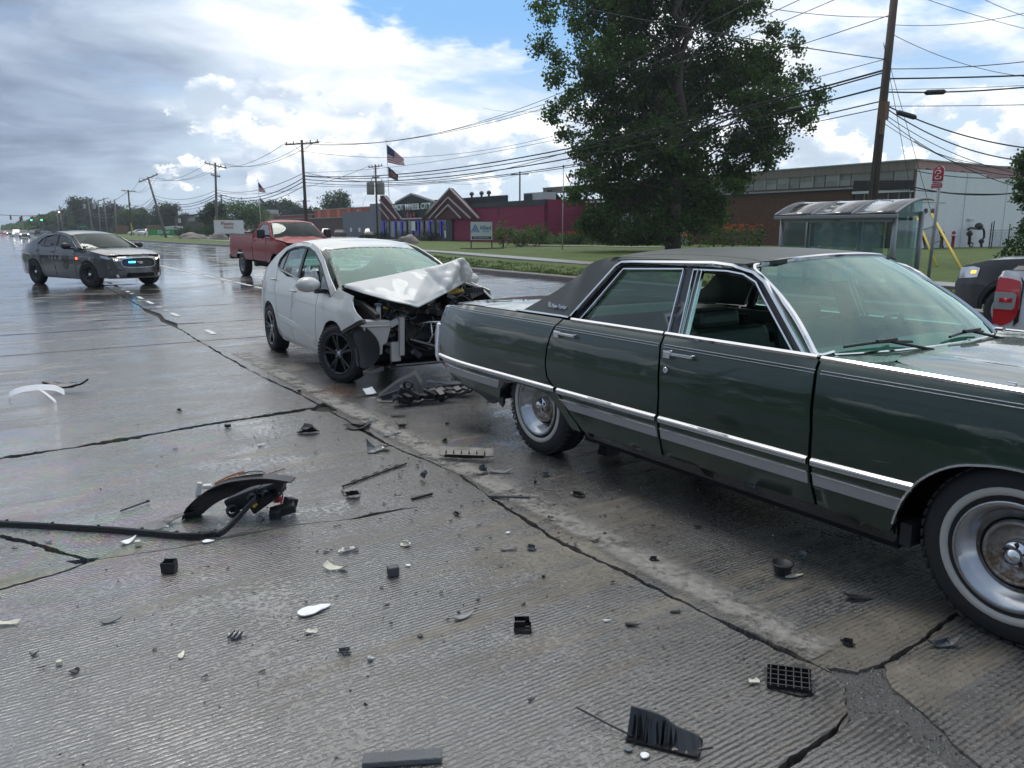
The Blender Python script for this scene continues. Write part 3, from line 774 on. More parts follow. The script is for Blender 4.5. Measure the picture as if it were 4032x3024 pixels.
# VEHICLE TOOLS
def wheel(parent, x, y, side, rad=.33, rimr=.215, w=.21, style='steel', face='dark_metal', tyre='rubber', steer=0, hub='chrome_dull', ww=False, spokes=5):
 """tyre with rim and its parts as children; side -1 is the car's right"""
 seg = 40 if rad * 1000 > 0 else 24
 m = MB(); r0 = rimr; h = w / 2
 m.lathe([(r0 - .01, -h * .75), (r0 + .015, -h * .92), ((r0 + rad) / 2, -h), (rad - .03, -h * .95), (rad - .006, -h * .72), (rad, -h * .35), (rad, h * .35), (rad - .006, h * .72), (rad - .03, h * .95), ((r0 + rad) / 2, h), (r0 + .015, h * .92), (r0 - .01, h * .75)], seg, 'Y')
 for k in range(48):
  a = 2 * math.pi * k / 48
  for q, hh in ((0, -.5), (.5, .5)):
   a2 = a + q * 2 * math.pi / 48
   m.box((math.cos(a2) * (rad - .0052), hh * h, math.sin(a2) * (rad - .0052)), (.010, w * .36, rad * .085), Matrix.Rotation(-a2, 3, 'Y'))
 if side < 0:
  for v in m.v: v.y = -v.y
  m.f = [tuple(reversed(f)) for f in m.f]
 t = m.build('wheel', tyre, parent, False)
 t.data.polygons.foreach_set('use_smooth', [True] * len(t.data.polygons))
 t.location = (x, y, rad - .004); t.rotation_euler = (0, 0, steer)
 def part(mb, name, mat, smooth=True):
  if side < 0:
   for v in mb.v: v.y = -v.y
   mb.f = [tuple(reversed(f)) for f in mb.f]
  return mb.build(name, mat, t, smooth)
 if ww:
  q = MB(); q.lathe([(r0 + .036, h * .95), (r0 + .040, h * .98 + .004), (r0 + .064, h * 1.0 + .004), (r0 + .068, h * .99)], 48, 'Y'); part(q, 'whitewall', 'whitewall')
 b = MB(); b.lathe([(r0 - .012, h * .5), (r0 - .02, -h * .6), (.10, -h * .5), (.02, -h * .5)], 32, 'Y'); part(b, 'brake_well', 'black_void')
 if style == 'rally':       # polished trim ring, slotted steel centre, chrome cap
  b = MB(); b.lathe([(r0 + .014, h * .90), (r0 + .018, h * 1.02), (r0 + .008, h * 1.08), (r0 - .004, h * 1.02), (r0 - .030, h * .72), (r0 - .052, h * .42), (r0 - .060, h * .36)], 56, 'Y'); part(b, 'trim_ring', 'ring_steel')
  b = MB(); b.lathe([(r0 - .060, h * .36), (r0 - .066, h * .30), (r0 - .074, h * .30)], 48, 'Y')
  n = 16
  for k in range(n):
   a = 2 * math.pi * k / n
   b.lathe([(r0 - .073, h * .31), (r0 - .060, h * .35)], 2, 'Y', a0=a, a1=a + .9 * math.pi / n)
  b.lathe([(r0 - .074, h * .34), (r0 - .082, h * .50), (r0 - .090, h * .50)], 48, 'Y'); part(b, 'slot_ring', 'black_void')
  b = MB(); b.lathe([(r0 - .070, h * .35), (r0 - .078, h * .56), (r0 - .085, h * .57), (r0 - .092, h * .48), (r0 - .105, h * .22), (.066, h * .16), (.054, h * .20), (.050, h * .42)], 48, 'Y'); part(b, 'rim', 'rim_rusty')
  b = MB(); b.lathe([(.054, h * .30), (.052, h * .56), (.048, h * .62), (.030, h * .64), (.030, h * .80), (.026, h * .90), (.0, h * .98)], 36, 'Y')
  part(b, 'hubcap', 'chrome')
  b = MB()
  for k in range(5):
   a = 2 * math.pi * k / 5 + .3
   b.lathe([(.009, h * .50), (.009, h * .66), (.005, h * .70), (0, h * .70)], 8, 'Y', (math.cos(a) * .041, 0, math.sin(a) * .041))
  part(b, 'lug_nuts', 'dark_metal')['kind'] = 'stuff'
 elif style == 'spoke':
  b = MB(); b.lathe([(r0 + .010, h * .85), (r0 + .012, h * .95), (r0, h * .97), (r0 - .014, h * .85), (r0 - .02, h * .3)], 44, 'Y')
  part(b, 'rim', face)
  b = MB()
  for k in range(spokes):
   for dd in (-.155, .155):
    a = 2 * math.pi * k / spokes + dd + .45; a0 = 2 * math.pi * k / spokes + dd * .62 + .45
    p0 = Vector((math.cos(a0) * .045, h * .62, math.sin(a0) * .045)); p1 = Vector((math.cos(a) * (r0 - .006), h * .82, math.sin(a) * (r0 - .006)))
    dr = (p1 - p0); L = dr.length; dr.normalize(); up = Vector((0, 1, 0)); sd = dr.cross(up).normalized(); up = sd.cross(dr)
    M = Matrix((dr, sd, up)).transposed()
    b.box((p0 + p1) / 2, (L, .026, .022), M)
  b.lathe([(.062, h * .45), (.060, h * .68), (.045, h * .72), (.0, h * .72)], 20, 'Y')
  part(b, 'spokes', face, False)['kind'] = 'stuff'
  b = MB(); b.lathe([(.028, h * .7), (.026, h * .80), (0, h * .82)], 16, 'Y')
  for k in range(4):
   a = 2 * math.pi * k / 4 + .8
   b.lathe([(.008, h * .7), (.008, h * .82), (0, h * .84)], 6, 'Y', (math.cos(a) * .046, 0, math.sin(a) * .046))
  part(b, 'hubcap', hub)
 else:
  b = MB(); b.lathe([(r0 + .010, h * .85), (r0 + .012, h * .97), (r0, h * .97), (r0 - .02, h * .70), (r0 - .05, h * .35), (.10, h * .30), (.07, h * .55), (.0, h * .55)], 36, 'Y')
  part(b, 'rim', face)
  b = MB()
  for k in range(8 if style == 'steel' else 5):
   n = 8 if style == 'steel' else 5
   a = 2 * math.pi * k / n
   b.lathe([(.024, h * .34), (.020, h * .46), (0, h * .47)], 8, 'Y', (math.cos(a) * (r0 - .055), 0, math.sin(a) * (r0 - .055)))
  part(b, 'rim_holes', 'black_void')['kind'] = 'stuff'
  b = MB(); b.lathe([(.052, h * .5), (.050, h * .70), (.030, h * .80), (0, h * .82)], 20, 'Y'); part(b, 'hubcap', hub)
 return t
def mir(fn):
 return lambda u, v: (lambda p: (p[0], -p[1], p[2]))(fn(u, v))
class Car:
 """panels laid on one continuous side surface; x forward, y left, z up"""
 def __init__(s, root, body, glass): s.r = root; s.b = body; s.g = glass
 def R(s, u, v): return (u, -s.b(u, v), v)
 def RG(s, u, v): return (u, -s.g(u, v), v)
 def both(s, name, outline, mat, g=False, **kw):
  f = s.RG if g else s.R
  a = panel(name, outline, f, mat, s.r, **kw)
  b = panel(name, outline, mir(f), mat, s.r, flip=True, **kw)
  return a, b
 def bstrip(s, name, line, width, mat, g=False, **kw):
  f = s.RG if g else s.R
  return strip(name, line, width, f, mat, s.r, **kw), strip(name, line, width, mir(f), mat, s.r, flip=True, **kw)
def patch(name, bot, top, mat, parent, nu=10, nv=18, bulge=0.0, thick=.006, lift=0.0, inset=0.0, flip=False, bdir=(1, 0, .4)):
 """bilinear sheet between two curves bot(v), top(v), v in -1..1"""
 bd = Vector(bdir).normalized()
 def f(u, v):
  a, b = Vector(bot(v)), Vector(top(v))
  p = a.lerp(b, u); return p + bd * (bulge * 4 * u * (1 - u))
 i = inset
 ol = [(i, -1 + i), (1 - i, -1 + i), (1 - i, 1 - i), (i, 1 - i)]
 return panel(name, ol, f, mat, parent, step=.16, thick=thick, lift=lift, flip=flip)
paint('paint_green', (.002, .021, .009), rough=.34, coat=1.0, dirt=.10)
def vinyl():
 m, t, b = mat_base('vinyl_roof')
 oc = t.node('ShaderNodeTexCoord').outputs['Object']
 n = t.noise(oc, 2.2, 6, .6); g = t.noise(oc, 260, 3, .6)
 t.put(b.inputs['Base Color'], t.ramp(n, [(.3, (.030, .038, .036)), (.7, (.062, .072, .068))]))
 t.put(b.inputs['Roughness'], t.m('ADD', .33, t.m('MULTIPLY', n, .22)))
 t.put(b.inputs['Normal'], t.bump(g, .35, .002))
 m, t, b = mat_base('rim_rusty')
 oc = t.node('ShaderNodeTexCoord').outputs['Object']
 x, y, z = t.xyz(oc)
 n = t.noise(oc, 30, 6, .7)
 dn = t.sm(t.m('SUBTRACT', t.m('MULTIPLY', n, .10), z), .0, .12)
 t.put(b.inputs['Base Color'], t.mix(t.m('MULTIPLY', t.m('ADD', .35, t.m('MULTIPLY', dn, .6)), t.sm(n, .35, .6)), (.42, .41, .40, 1), (.20, .12, .06, 1)))
 b.inputs['Metallic'].default_value = .75; t.put(b.inputs['Roughness'], t.m('ADD', .22, t.m('MULTIPLY', n, .4)))
vinyl()
simple('seat_green', (.030, .042, .030), .38, 0, .2, 8, bump=.15, bscale=50)
simple('seat_grey', (.10, .10, .10), .7, 0, .2, 8)
simple('interior_dark', (.018, .02, .02), .6, 0, .2, 6)
simple('interior_green', (.020, .032, .026), .5, 0, .2, 6)
# the green sedan
def big_sedan():
 root = thing('green_sedan', 'dark green vintage four door sedan with black vinyl roof and whitewall tyres', 'car', (4.06, 4.34, 0), math.atan2(-math.cos(R(.9)), math.sin(R(.9))))
 def bw(u, z):
  w = sinterp(z, [.2, .3, .45, .56, .7, .85, .94, .985, 1.01], [.93, .962, .992, 1.006, 1.0, .978, .958, .930, .90])
  if u < -.9: w -= .07 * ((-.9 - u) / .7) ** 2
  if u > 2.9: w -= .05 * ((u - 2.9) / 1.2) ** 2
  return w
 def gw(u, z):
  w = interp(z, [.98, 1.40, 1.46], [.905, .705, .64])
  if u < .1: w -= .05 * max(0, (z - 1.0) / .4)
  return w
 c = Car(root, bw, gw)
 c.both('quarter_panel', smoothp([(-1.53, .955), (-1.3, .985), (-1.0, 1.0)], 2)[:-1] + [(-1.0, 1.0), (.115, 1.003), (.08, .95), (.05, .87), (.035, .79), (.04, .69), (.065, .60), (.10, .565), (.165, .525), (.24, .455), (.29, .38), (.36, .32), (.39, .27), (.30, .27), (.22, .36), (.13, .44), (.04, .485), (-.10, .497), (-.35, .497), (-.48, .47), (-.55, .41), (-.585, .33), (-1.25, .35), (-1.46, .41), (-1.57, .52), (-1.60, .66), (-1.585, .78), (-1.555, .88)], 'paint_green')
 c.both('rear_door', [(.135, 1.0), (1.083, 1.0), (1.108, .89), (1.12, .79), (1.143, .66), (1.143, .54), (1.148, .41), (1.155, .30), (.42, .285), (.375, .33), (.305, .385), (.257, .465), (.18, .535), (.117, .577), (.082, .605), (.057, .69), (.052, .79), (.067, .87), (.097, .95)], 'paint_green')
 c.both('front_door', [(1.098, 1.0), (2.105, 1.0), (2.122, .9), (2.13, .78), (2.147, .67), (2.15, .55), (2.16, .42), (2.178, .31), (1.172, .30), (1.165, .41), (1.160, .54), (1.160, .66), (1.137, .79), (1.125, .89)], 'paint_green')
 arch = [(3.62, .42), (3.57, .52), (3.48, .62), (3.3, .695), (3.05, .715), (2.91, .70), (2.80, .665), (2.70, .59), (2.635, .50), (2.60, .42), (2.578, .35)]
 archs = smoothp(arch, 3)
 c.both('front_fender', [(2.122, 1.0), (3.0, .99), (3.8, .955), (4.07, .92), (4.10, .6), (4.05, .42)] + archs + [(2.55, .29), (2.196, .31), (2.178, .42), (2.168, .55), (2.165, .67), (2.148, .78), (2.14, .9)], 'paint_green')
 c.bstrip('wheel_arch_trim', archs[::-1], .016, 'chrome', proud=.02, step=.05)
 c.both('rear_wheel_lip', [(-.56, .46), (-.48, .49), (-.1, .515), (.04, .505), (.14, .455), (.23, .37), (.30, .275), (.27, .27), (.2, .35), (.11, .43), (.03, .475), (-.1, .487), (-.36, .487), (-.47, .462), (-.545, .40), (-.575, .33), (-.60, .33)], 'black_gloss', lift=-.012, thick=.05)
 for a, b in ((-1.59, .16), (.195, 1.138), (1.165, 2.148), (2.172, 2.66)):
  c.bstrip('side_moulding', [(a, .525), (b, .527 if b < 2.2 else .535)], .042, 'chrome', proud=.016)
  c.bstrip('moulding_insert', [(a + .004, .525), (b - .012, .527 if b < 2.2 else .535)], .026, 'satin_grey', proud=.0195)
 def band(a0, a1, b0, b1):
  c.both('lower_trim_panel', [(a0, .412), (b0, .412), (b1, .470), (a1, .470)], 'satin_grey', lift=.006, thick=.008)
  c.bstrip('lower_trim_edge', [(a1, .473), (b1, .473)], .009, 'chrome', proud=.012)
 band(-1.34, -1.44, -.58, -.54); band(.30, .215, 1.141, 1.138); band(1.170, 1.167, 2.152, 2.15); band(2.182, 2.176, 2.585, 2.62)
 c.both('side_marker', [(-1.52, .455), (-1.38, .425), (-1.38, .465), (-1.55, .485)], 'red_lens_dark', lift=.008, thick=.01)
 for a, b in ((-1.5, .08), (.10, 1.09), (1.13, 2.12), (2.15, 4.0)):
  for dz in (0, .014):
   ln = [(a, .955 + dz), (b, .955 + dz)] if a < 0 else [(a, .940 + dz), (b, .940 + dz)]
   c.bstrip('pinstripe', ln, .0045, 'steel_trim', proud=.0015)
 c.bstrip('belt_moulding', [(.22, 1.006), (1.085, 1.006)], .018, 'chrome', proud=.015)
 c.bstrip('belt_moulding', [(1.10, 1.006), (2.10, 1.006)], .018, 'chrome', proud=.015)
 c.bstrip('fender_moulding', [(2.12, 1.004), (3.0, .994), (3.8, .959)], .016, 'chrome', proud=.012)
 for u in (.24, 1.275):
  for sd in (-1, 1):
   w = bw(u, .915) * sd
   m = MB(); m.box((u, w + sd * .03, .915), (.21, .012, .018)); m.box((u - .085, w + sd * .018, .908), (.05, .03, .045)); m.box((u + .09, w + sd * .012, .913), (.03, .03, .02))
   bevel(m.build('door_handle', 'chrome', root), .004, 2)
   if u > 1:
    m = MB(); m.lathe([(.017, 0), (.019, sd * .006), (.013, sd * .010), (.006, sd * .007), (0, sd * .007)], 16, 'Y', (u - .09, bw(u, .80) * sd, .815)); m.build('door_lock', 'chrome', root, True)
 outer = [(-.40, 1.015), (-.28, 1.08), (-.10, 1.18), (.08, 1.31), (.20, 1.385), (.30, 1.415), (.45, 1.43), (1.28, 1.43), (1.46, 1.412), (1.60, 1.365), (1.74, 1.27), (1.90, 1.13), (2.055, 1.0)]
 inner = [(1.985, 1.0), (1.70, 1.265), (1.635, 1.325), (1.55, 1.365), (1.40, 1.392), (1.25, 1.398), (.515, 1.388), (.46, 1.36), (.20, 1.02)]
 c.both('roof_pillar', outer + inner, 'vinyl_roof', g=True, thick=.03, step=.06)
 c.bstrip('drip_moulding', [(.195, 1.02), (.455, 1.36), (.50, 1.388), (.60, 1.392), (1.25, 1.404), (1.40, 1.397), (1.555, 1.368), (1.645, 1.325), (1.72, 1.262), (2.03, 1.0)], .022, 'chrome', g=True, proud=.024, step=.05)
 c.bstrip('vinyl_trim', [(-.46, 1.012), (.17, 1.014)], .018, 'chrome', g=True, proud=.014)
 def wframe(loop, wd=.014):
  c.bstrip('window_frame', loop, wd, 'chrome', g=True, proud=.008, base=-.006, step=.05)
 rg = [(.285, 1.012), (.52, 1.352), (1.035, 1.372), (1.095, 1.012)]
 fg = [(1.185, 1.012), (1.115, 1.372), (1.36, 1.374), (1.48, 1.362), (1.58, 1.325), (1.65, 1.262), (1.945, 1.012)]
 c.bstrip('window_frame', rg, .013, 'chrome', g=True, proud=.006, base=-.008, step=.05)
 c.bstrip('window_frame', fg, .013, 'chrome', g=True, proud=.006, base=-.008, step=.05)
 c.both('window_seal', [(.215, 1.0), (.49, 1.395), (1.10, 1.405), (1.09, 1.372), (.515, 1.36), (.272, 1.0)], 'black_plastic', g=True, lift=-.012, thick=.02)
 c.both('centre_pillar', [(1.085, 1.0), (1.03, 1.40), (1.13, 1.40), (1.195, 1.0)], 'black_gloss', g=True, lift=-.010, thick=.05)
 c.both('front_window_seal', [(1.11, 1.37), (1.11, 1.40), (1.45, 1.395), (1.62, 1.34), (1.70, 1.265), (2.02, 1.0), (1.945, 1.0), (1.65, 1.245), (1.58, 1.308), (1.48, 1.35), (1.36, 1.362)], 'black_plastic', g=True, lift=-.012, thick=.02)
 c.bstrip('pillar_trim', [(1.215, 1.012), (1.155, 1.372)], .014, 'steel_trim', g=True, proud=.012, base=-.01)
 c.bstrip('pillar_trim', [(1.245, 1.012), (1.185, 1.372)], .010, 'chrome', g=True, proud=.012, base=-.01)
 c.both('side_window', [(.29, 1.005), (.52, 1.35), (1.035, 1.37), (1.095, 1.005)], 'glass_green', g=True, lift=-.018, thick=.005)
 panel('side_window', [(1.19, 1.005), (1.12, 1.37), (1.36, 1.372), (1.48, 1.36), (1.58, 1.322), (1.65, 1.26), (1.94, 1.005)], mir(c.RG), 'glass_green', root, flip=True, lift=-.018, thick=.005)
 def roofz(x, y):
  e = sinterp(x, [-.1, .2, .5, 1.0, 1.5, 1.72], [1.375, 1.445, 1.478, 1.492, 1.478, 1.452])
  w = .70; k = abs(y) / w
  return e - .065 * k ** 2.6
 def roof_w(x): return .695
 ol = [(.10, -.66), (.2, -.685), (.45, -.70), (1.30, -.70), (1.46, -.69), (1.56, -.55), (1.62, -.3), (1.64, 0)]
 ol = ol + [(x, -y) for x, y in ol[-2::-1]]
 panel('roof', ol, lambda x, y: (x, y, roofz(x, y)), 'vinyl_roof', root, thick=.02, step=.1)
 for sd in (-1, 1):
  ln = [(.16, sd * .60), (.5, sd * .585), (1.0, sd * .58), (1.35, sd * .585), (1.50, sd * .615), (1.535, sd * .66)]
  strip('roof_seam', smoothp(ln, 4), .010, lambda x, y: (x, y, roofz(x, y)), 'vinyl_roof', root, proud=.006, flip=True)
 def wb(v): y = v * .885; return (2.26 - .20 * abs(v) ** 2.4, y, 1.004 + .012 * (1 - v * v))
 def wtp(v): y = v * .672; return (1.625 - .155 * abs(v) ** 2.6, y, 1.452 - .052 * abs(v) ** 2.4)
 patch('windscreen', wb, wtp, 'glass_screen', root, bulge=.045)
 def wsf(u, v):
  a, b = Vector(wb(v)), Vector(wtp(v)); return a.lerp(b, u) + Vector((1, 0, .4)).normalized() * (.045 * 4 * u * (1 - u) + .004)
 loop = smoothp([(.02, -.9), (.0, -.985), (.1, -1.0), (.5, -1.0), (.86, -1.0), (.965, -.985), (1.0, -.90), (1.0, -.5), (1.0, 0), (1.0, .5), (1.0, .90), (.965, .985), (.86, 1.0), (.5, 1.0), (.1, 1.0), (0, .985)], 4)
 strip('windscreen_frame', loop, .03, wsf, 'chrome', root, proud=.016, step=.05, flip=True)
 strip('cowl_trim', [(.0, v / 10) for v in range(-9, 10)], .018, wsf, 'chrome', root, proud=.008, flip=True)
 def rb(v): return (-.30 - .06 * (1 - v * v), v * .70, 1.02)
 def rt(v): return (.13 - .02 * (1 - v * v), v * .56, 1.39 + .03 * (1 - v * v))
 patch('rear_window', rb, rt, 'glass_green', root, flip=True, bdir=(-1, 0, .5), bulge=.0)
 def hz(x, y):
  e = interp(x, [2.0, 3.0, 3.8, 4.1], [1.0, .995, .955, .915]); k = abs(y) / .9
  return e + .035 * (1 - k ** 2) + (.018 * math.exp(-((abs(y) - .62) / .05) ** 2)) * (1 if x > 2.35 else 0)
 hood = smoothp([(2.30, -.50), (2.38, -.72), (2.60, -.81), (2.9, -.845)], 4)[:-1] + [(2.9, -.845), (3.8, -.82), (4.12, -.78), (4.2, 0), (4.12, .78), (3.8, .82)] + [(x, -y) for x, y in smoothp([(2.30, -.50), (2.38, -.72), (2.60, -.81), (2.9, -.845)], 4)[::-1]] + [(2.31, 0)]
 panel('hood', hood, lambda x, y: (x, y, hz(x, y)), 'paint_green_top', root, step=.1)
 cow = [(2.05, -.90), (2.11, -.83), (2.20, -.6), (2.25, -.3), (2.262, 0), (2.25, .3), (2.20, .6), (2.11, .83), (2.05, .90), (4.05, .885), (4.12, .79), (3.8, .83), (2.9, .855), (2.60, .82), (2.37, .73), (2.29, .50), (2.30, 0), (2.29, -.50), (2.37, -.73), (2.60, -.82), (2.9, -.855), (3.8, -.83), (4.12, -.79), (4.05, -.885)]
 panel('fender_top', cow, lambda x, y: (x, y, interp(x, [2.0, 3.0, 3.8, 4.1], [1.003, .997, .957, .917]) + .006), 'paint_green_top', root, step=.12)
 for (x, y) in ((2.93, -.875), (3.4, -.87), (2.93, .875)):
  m = MB(); m.box((x, y, 1.012), (.03, .016, .014)); m.build('washer_nozzle', 'chrome', root)
 dk = [(-1.50, -.80), (-.9, -.88), (-.36, -.88), (-.10, -.87), (-.05, -.70), (-.35, -.70), (-.47, 0), (-.35, .70), (-.05, .70), (-.10, .87), (-.36, .88), (-.9, .88), (-1.50, .80), (-1.58, 0)]
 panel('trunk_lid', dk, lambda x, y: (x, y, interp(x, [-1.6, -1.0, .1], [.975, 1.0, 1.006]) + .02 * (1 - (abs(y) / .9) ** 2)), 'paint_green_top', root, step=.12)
 for sd in (-1, 1):
  m = MB(); m.prism([(-1.66, .52), (-1.60, .50), (-1.585, .78), (-1.53, .955), (-1.57, .96), (-1.655, .80), (-1.68, .66)], lambda u, v, h, sd=sd: (u, sd * (bw(u, v) - .004 - h), v), 0, .10)
  bevel(m.build('tail_end_cap', 'chrome_dull', root), .012, 2)
 m = MB()
 for sd in (-1, 1):
  m.prism([(-1.735, .50), (-1.67, .44), (-1.625, .46), (-1.635, .60), (-1.655, .80), (-1.70, .80), (-1.735, .70)], lambda u, v, h, sd=sd: (u, sd * (bw(u, v) + .012 - h), v), 0, .12)
 m.box((-1.70, 0, .60), (.08, 1.72, .17)); m.box((-1.64, 0, .42), (.05, 1.6, .12), rotm(0, 20, 0))
 bevel(m.build('rear_bumper', 'chrome', root), .02, 3)
 m = MB(); m.box((-1.60, 0, .85), (.04, 1.66, .20), rotm(0, -14, 0)); m.build('tail_panel', 'paint_green', root)
 for sd in (-1, 1):
  m = MB(); m.box((-1.63, sd * .55, .84), (.03, .48, .11), rotm(0, -14, 0)); bevel(m.build('tail_light', 'red_lens', root), .01)
 m = MB(); m.box((-1.63, 0, .80), (.02, .34, .16)); m.build('licence_plate', 'white_plastic', root)
 vs = [(-1.44, .415), (-.60, .405), (-.56, .33), (-.585, .27), (-.62, .235), (-.66, .29), (-.70, .255), (-.75, .24), (-.82, .25), (-.9, .285), (-1.0, .30), (-1.15, .31), (-1.3, .345), (-1.4, .37)]
 c.both('rear_valance', vs, 'black_plastic', lift=-.02, thick=.02)
 m = MB(); m.box((1.46, 0, .26), (2.2, 1.78, .12)); m.box((-1.0, 0, .42), (1.0, 1.5, .2)); m.box((3.1, 0, .50), (1.9, 1.25, .30)); m.build('underbody', 'black_void', root)
 c.both('sill', [(.40, .29), (2.56, .30), (2.56, .235), (.44, .235)], 'black_gloss', lift=-.015, thick=.03)
 for x0, x1 in ((-.62, .42), (2.5, 3.7)):
  for sd in (-1, 1):
   m = MB(); m.box2((x0, sd * .60, .30), (x1, sd * .64, .97)); m.box2((x0, sd * .60, .80), (x1, sd * .93, .86))
   m.box2((x0 - .04, sd * .60, .30), (x0 - .02, sd * .93, .86)); m.box2((x1 - .06, sd * .60, .30), (x1 - .04, sd * .93, .84))
   m.build('wheel_house', 'black_void', root)
 m = MB(); m.box((2.62, -.90, .30), (.05, .10, .10)); m.build('splash_flap', 'rubber', root)
 m = MB(); m.tube([(3.0, -.3, .2), (1.7, -.45, .19), (.6, -.5, .22), (-.4, -.55, .26)], .03, 8); m.box((1.75, -.62, .20), (.12, .10, .12)); m.tube([(1.7, -.62, .16), (1.78, -.70, .13)], .02, 6)
 m.build('exhaust_pipe', 'rust_metal', root)
 for sd in (-1, 1):
  w_ = wheel(root, -.12, sd * .845, sd, .362, .205, .215, 'rally', tyre='rubber', ww=True)
  if sd < 0:
   for i, ch in enumerate('ELITE'):
    a = R(214 - i * 7.5); ra = Vector((math.cos(a), 0, math.sin(a))); tg = Vector((math.sin(a), 0, -math.cos(a)))
    lettering(ch, 'whitewall', w_, frame_m(ra * .315 + Vector((0, -.1085, 0)), tg, ra), .034, .001, 'tyre_letter', fit=.008 if ch == 'I' else .024)
  wheel(root, 3.045, sd * .865, sd, .362, .205, .215, 'rally', tyre='rubber', ww=True, steer=R(-1))
 m = MB()
 for y0, y1 in ((-.72, -.04), (.04, .72)):
  m.box(((1.12), (y0 + y1) / 2, .72), (.22, y1 - y0, .58), rotm(0, -14, 0)); m.box((1.38, (y0 + y1) / 2, .46), (.55, y1 - y0, .18))
 m.box((1.12, 0, .68), (.18, .12, .46), rotm(0, -14, 0))
 bevel(m.build('front_seat', 'seat_green', root), .06, 3)
 for y in (-.42, .42):
  m = MB(); m.box((1.035, y, 1.055), (.11, .36, .13), rotm(0, -12, 0)); bevel(m.build('headrest', 'seat_green', root), .045, 3)
 m = MB(); m.box((.14, 0, .72), (.24, 1.5, .60), rotm(0, -20, 0)); m.box((.42, 0, .46), (.5, 1.5, .2)); bevel(m.build('rear_seat', 'seat_green', root), .07, 3)
 m = MB(); m.box((-.18, 0, .99), (.45, 1.46, .03)); m.build('parcel_shelf', 'interior_green', root)
 m = MB(); m.box((2.05, 0, .86), (.34, 1.62, .22)); m.box((1.98, 0, .955), (.42, 1.60, .035)); bevel(m.build('dashboard', 'dash_green', root), .03, 3)
 m = MB(); m.box((1.0, 0, .33), (2.3, 1.7, .03)); m.box((2.2, 0, .6), (.04, 1.66, .7))
 for sd in (-1, 1): m.box((1.1, sd * .86, .68), (2.2, .03, .60))
 m.build('cabin_lining', 'interior_green', root)
 m = MB(); m.box((.85, 0, 1.40), (1.3, 1.22, .012)); m.build('headliner', 'headliner', root)
 m = MB()
 tc = Vector((1.62, .40, .92)); ax = rotm(0, -62, 0)
 ring = [tc + ax @ Vector((.20 * math.cos(a), .20 * math.sin(a), 0)) for a in [2 * math.pi * i / 28 for i in range(29)]]
 m.tube(ring, .012, 8, caps=False); m.tube([ring[2], tc, ring[12]], .012, 6); m.tube([tc, (1.95, .40, .82)], .03, 8)
 m.build('steering_wheel', 'black_gloss', root)
 m = MB(); m.box((1.60, 0, 1.345), (.03, .24, .07)); m.tube([(1.62, 0, 1.43), (1.6, 0, 1.36)], .008, 6); m.build('rear_view_mirror', 'chrome_dull', root)
 for sd in (-1, 1):
  y0 = -.50 if sd < 0 else .10
  m = MB()
  pts = [wsf(.035 + .02 * math.sin(i / 9 * 3.14), -.86 + .05 * i if sd < 0 else -.05 + .05 * i) for i in range(10)]
  pts = [Vector(p) + Vector((.02, 0, .022)) for p in pts]
  m.tube(pts, .007, 6); m.box(pts[5] + Vector((.015, 0, .01)), (.02, .16, .014)); m.tube([pts[6], Vector(pts[9]) + Vector((.1, .02, -.03))], .008, 6)
  m.build('wiper', 'black_plastic', root)
 m = MB(); m.box((4.10, 0, .74), (.06, 1.20, .22)); bevel(m.build('grille', 'chrome_dull', root), .01)
 m = MB(); m.box((4.19, 0, .50), (.16, 1.94, .17)); bevel(m.build('front_bumper', 'chrome', root), .03, 3)
 for sd in (-1, 1):
  m = MB(); m.box((4.11, sd * .76, .74), (.05, .30, .19)); bevel(m.build('headlamp_cover', 'paint_green', root), .01)
 M = frame_m(c.RG(.02, 1.075), (1, .0, 0), (0, .43, .9)); M.translation += Vector((0, -.012, 0))
 lettering('New Yorker', 'chrome', root, M, .042, .003, 'emblem', fit=.17)
 m = MB(); m.box(Vector(c.RG(-.10, 1.082)) + Vector((0, -.008, 0)), (.035, .006, .035)); m.build('emblem_badge', 'chrome', root)
 m = MB(); m.tube([(1.45, .72, 1.44), (1.48, .78, 1.445), (1.5, .80, 1.447)], .004, 5)
 return root
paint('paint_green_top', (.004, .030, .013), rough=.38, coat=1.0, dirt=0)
simple('ring_steel', (.46, .47, .49), .20, 1, .15, 9, rvar=.1)
simple('dash_green', (.12, .19, .17), .55, 0, .1, 6)
big_sedan()
def yaw_of(az): return math.atan2(-math.cos(R(az)), -math.sin(R(az)))
def arcp(cx, r, z0, zc=None, n=14, flat=1.0):
 """wheel arch from front foot to rear foot (going over the top), (x,z)"""
 zc = r if zc is None else zc
 a0 = math.asin(max(-1, min(1, (z0 - zc) / r)))
 return [(cx + r * math.cos(a0 + (math.pi - 2 * a0) * i / n) * flat, zc + r * math.sin(a0 + (math.pi - 2 * a0) * i / n)) for i in range(n + 1)]
